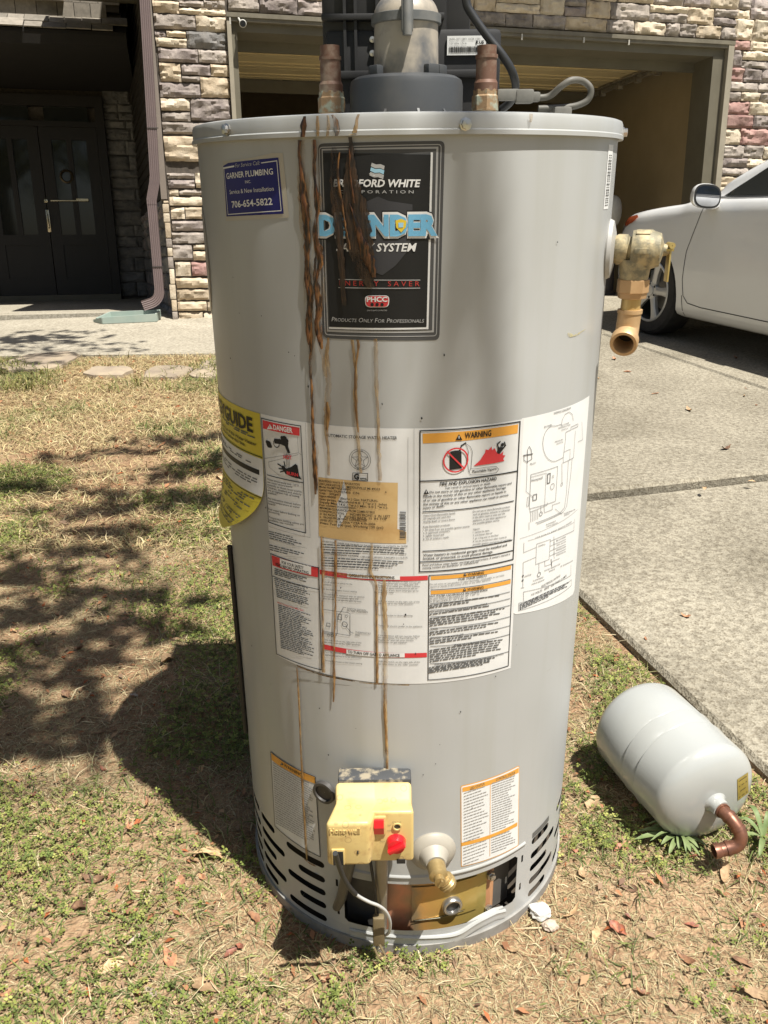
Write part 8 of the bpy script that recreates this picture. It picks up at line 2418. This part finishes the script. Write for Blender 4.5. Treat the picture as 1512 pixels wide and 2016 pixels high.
SH = [
 (350, 868, 0.30, 0.09, 60, 4.6), (450, 862, 0.20, 0.06, 40, 4.6), (250, 890, 0.20, 0.07, 40, 4.7), (130, 900, 0.18, 0.06, 22, 4.7), (400, 918, 0.16, 0.07, 40, 4.6), (340, 935, 0.22, 0.10, 60, 4.6), (460, 900, 0.12, 0.06, 30, 4.6),
 (270, 985, 0.24, 0.10, 70, 4.5), (360, 990, 0.16, 0.08, 46, 4.5), (420, 975, 0.16, 0.07, 34, 4.4), (200, 1010, 0.20, 0.07, 46, 4.5), (220, 1045, 0.24, 0.07, 60, 4.5), (130, 970, 0.16, 0.05, 24, 4.6), (20, 965, 0.18, 0.06, 30, 4.6),
 (60, 1010, 0.16, 0.05, 24, 4.6), (130, 1090, 0.26, 0.07, 60, 4.4), (60, 1130, 0.20, 0.07, 54, 4.4), (40, 1210, 0.20, 0.08, 50, 4.3), (150, 1180, 0.16, 0.06, 34, 4.3), (250, 1165, 0.18, 0.05, 30, 4.3), (330, 1180, 0.16, 0.05, 24, 4.3),
 (230, 1235, 0.16, 0.06, 44, 4.2), (150, 1265, 0.16, 0.06, 40, 4.2), (60, 1290, 0.15, 0.06, 36, 4.2), (200, 1300, 0.14, 0.06, 46, 4.2), (130, 1340, 0.13, 0.06, 38, 4.2), (20, 1390, 0.13, 0.07, 46, 4.2), (50, 1450, 0.12, 0.05, 34, 4.1), (170, 1400, 0.10, 0.05, 26, 4.1), (150, 1470, 0.10, 0.05, 34, 4.1), (200, 1440, 0.08, 0.05, 30, 4.1), (20, 1470, 0.10, 0.04, 28, 4.1), (310, 1240, 0.12, 0.05, 26, 4.1),
 (60, 668, 0.5, 0.15, 60, 5.4), (160, 678, 0.4, 0.12, 40, 5.4), (20, 690, 0.4, 0.14, 50, 5.4), (110, 655, 0.35, 0.10, 30, 5.4), (210, 690, 0.4, 0.08, 26, 5.4), (80, 705, 0.4, 0.1, 40, 5.3), (70, 722, 0.25, 0.06, 20, 5.3), (10, 740, 0.2, 0.08, 20, 5.2)]
for q in SH:
    px, py, rx, ry, dn, h = q
    shade_at(px, py, rx, ry, int(dn * (0.5 if py > 1150 else (0.62 if py > 800 else 0.9))), h)
# softer shade on the heater's face from a higher spray
hbands = []
for (x0_, y0_, x1_, y1_, nn, rx, dens, h) in ((893, 275, 918, 530, 11, 0.016, 9, 4.6), (945, 470, 972, 860, 15, 0.016, 10, 4.5), (872, 640, 850, 860, 8, 0.013, 6, 4.6), (668, 680, 690, 830, 6, 0.016, 9, 4.7), (600, 320, 620, 480, 5, 0.016, 7, 4.8), (690, 1000, 700, 1080, 3, 0.013, 5, 4.8)):
    path = []
    for k in range(nn):
        px = x0_ + (x1_ - x0_) * k / (nn - 1); py = y0_ + (y1_ - y0_) * k / (nn - 1)
        t, z = K(px, py); p = cyl(t, z) + Vector((HX, HY, 0)) + sv * h
        clusters.append((p, rx, rx, dens)); path.append(p)
    hbands.append(path)
# unseen crown behind the camera, filled out to block sky light left of the heater
rgt = random.Random(41)
ncr = 0
while ncr < 420:
    c = tb + Vector((rgt.gauss(0.2, 1.9), rgt.gauss(0.4, 2.2), rgt.uniform(3.2, 9.0)))
    g = c - sv * c.z
    if g.y > -1.0 and g.x > -0.55 * (g.y + 0.3) - 0.9: continue
    if c.y > 1.2 + 0.0 * c.x and c.z < 5: continue
    if c.y > 0 and abs(c.x) < 0.75 * c.y + 0.6 and c.z < 1.2 + 0.35 * c.y + 1.0: continue
    clusters.append((c, 0.42, 0.42, 56)); ncr += 1
lc = []; lt_ = []
for (c, rx, ry, n) in clusters:
    q = rs.normal(0, 0.5, (n, 3)) * np.array([[rx, ry, 0.12]])
    q[:, 2] *= (2.2 if rx > 0.41 else 1.0)
    lc.append(q + np.array([[c.x - tb.x, c.y - tb.y, c.z]]))
cc = np.concatenate(lc, 0); n = len(cc)
az = rs.uniform(0, 6.28, n); el_ = rs.normal(0, 0.4, n); Ll = np.concatenate([np.full(len(q), 0.085 if c_[1] > 0.41 else (0.012 if c_[1] < 0.02 else 0.05)) for q, c_ in zip(lc, clusters)])[:, None] * rs.uniform(0.7, 1.25, (n, 1))
d = np.stack([np.cos(az)*np.cos(el_), np.sin(az)*np.cos(el_), np.sin(el_)], 1); s = np.stack([-np.sin(az), np.cos(az), rs.normal(0, .3, n)], 1)
vv = np.stack([cc - d*Ll, cc + s*Ll*0.5 - d*Ll*.1, cc + d*Ll, cc - s*Ll*0.5 - d*Ll*.1], 1).reshape(-1, 3)
mesh_np('crown', vv, np.arange(n*4), 4, M_BLADE, parent=tree, cols=np.repeat(np.concatenate([green_tint(n), np.ones((n, 1))], 1), 4, 0))
# limbs reaching the sprays: group sprays by direction and run one limb to each few
lim = MB(); rgt = random.Random(6)
targets = [c - tb for (c, rx, ry, n) in clusters if rx > 0.02] + [b[-1] - tb for b in hbands]
for b in hbands: lim.tube([p - tb for p in b], 0.003, 5)
main = []
for (ex, ey, tz, zstart) in ((0.6, 1.0, 4.6, 3.0), (0.9, 0.4, 4.5, 3.2), (-0.2, 1.6, 4.8, 3.4), (-0.6, 4.2, 5.5, 3.6), (2.6, -1.6, 9.9, 6.0), (-5.0, -3.2, 6.6, 4.4), (-4.8, 0.2, 6.9, 4.6), (-2.2, -3.8, 6.8, 4.5)):
    tx, ty = ex - tb.x, ey - tb.y
    a = Vector((-0.12, 0.25, zstart)); b_ = Vector((tx, ty, tz)); m1 = a.lerp(b_, 0.35) + Vector((0, 0, 0.5)); m2 = a.lerp(b_, 0.7) + Vector((0, 0, 0.35))
    P = smooth_path([a, m1, m2, b_], 5); lim.tube(P, [0.075 * (1 - 0.85 * i / (len(P) - 1)) for i in range(len(P))], 8); main += P[3:]
for t in targets:
    q = min(main, key=lambda m_: (m_ - t).length)
    if 0.05 < (q - t).length < 1.6:
        mid = q.lerp(t, 0.5) + Vector((rgt.uniform(-.08, .08), rgt.uniform(-.08, .08), 0.08))
        lim.tube([q, mid, t], [0.010, 0.007, 0.003], 5)
lim.build('limb', M_BARK, tree, smooth=60)
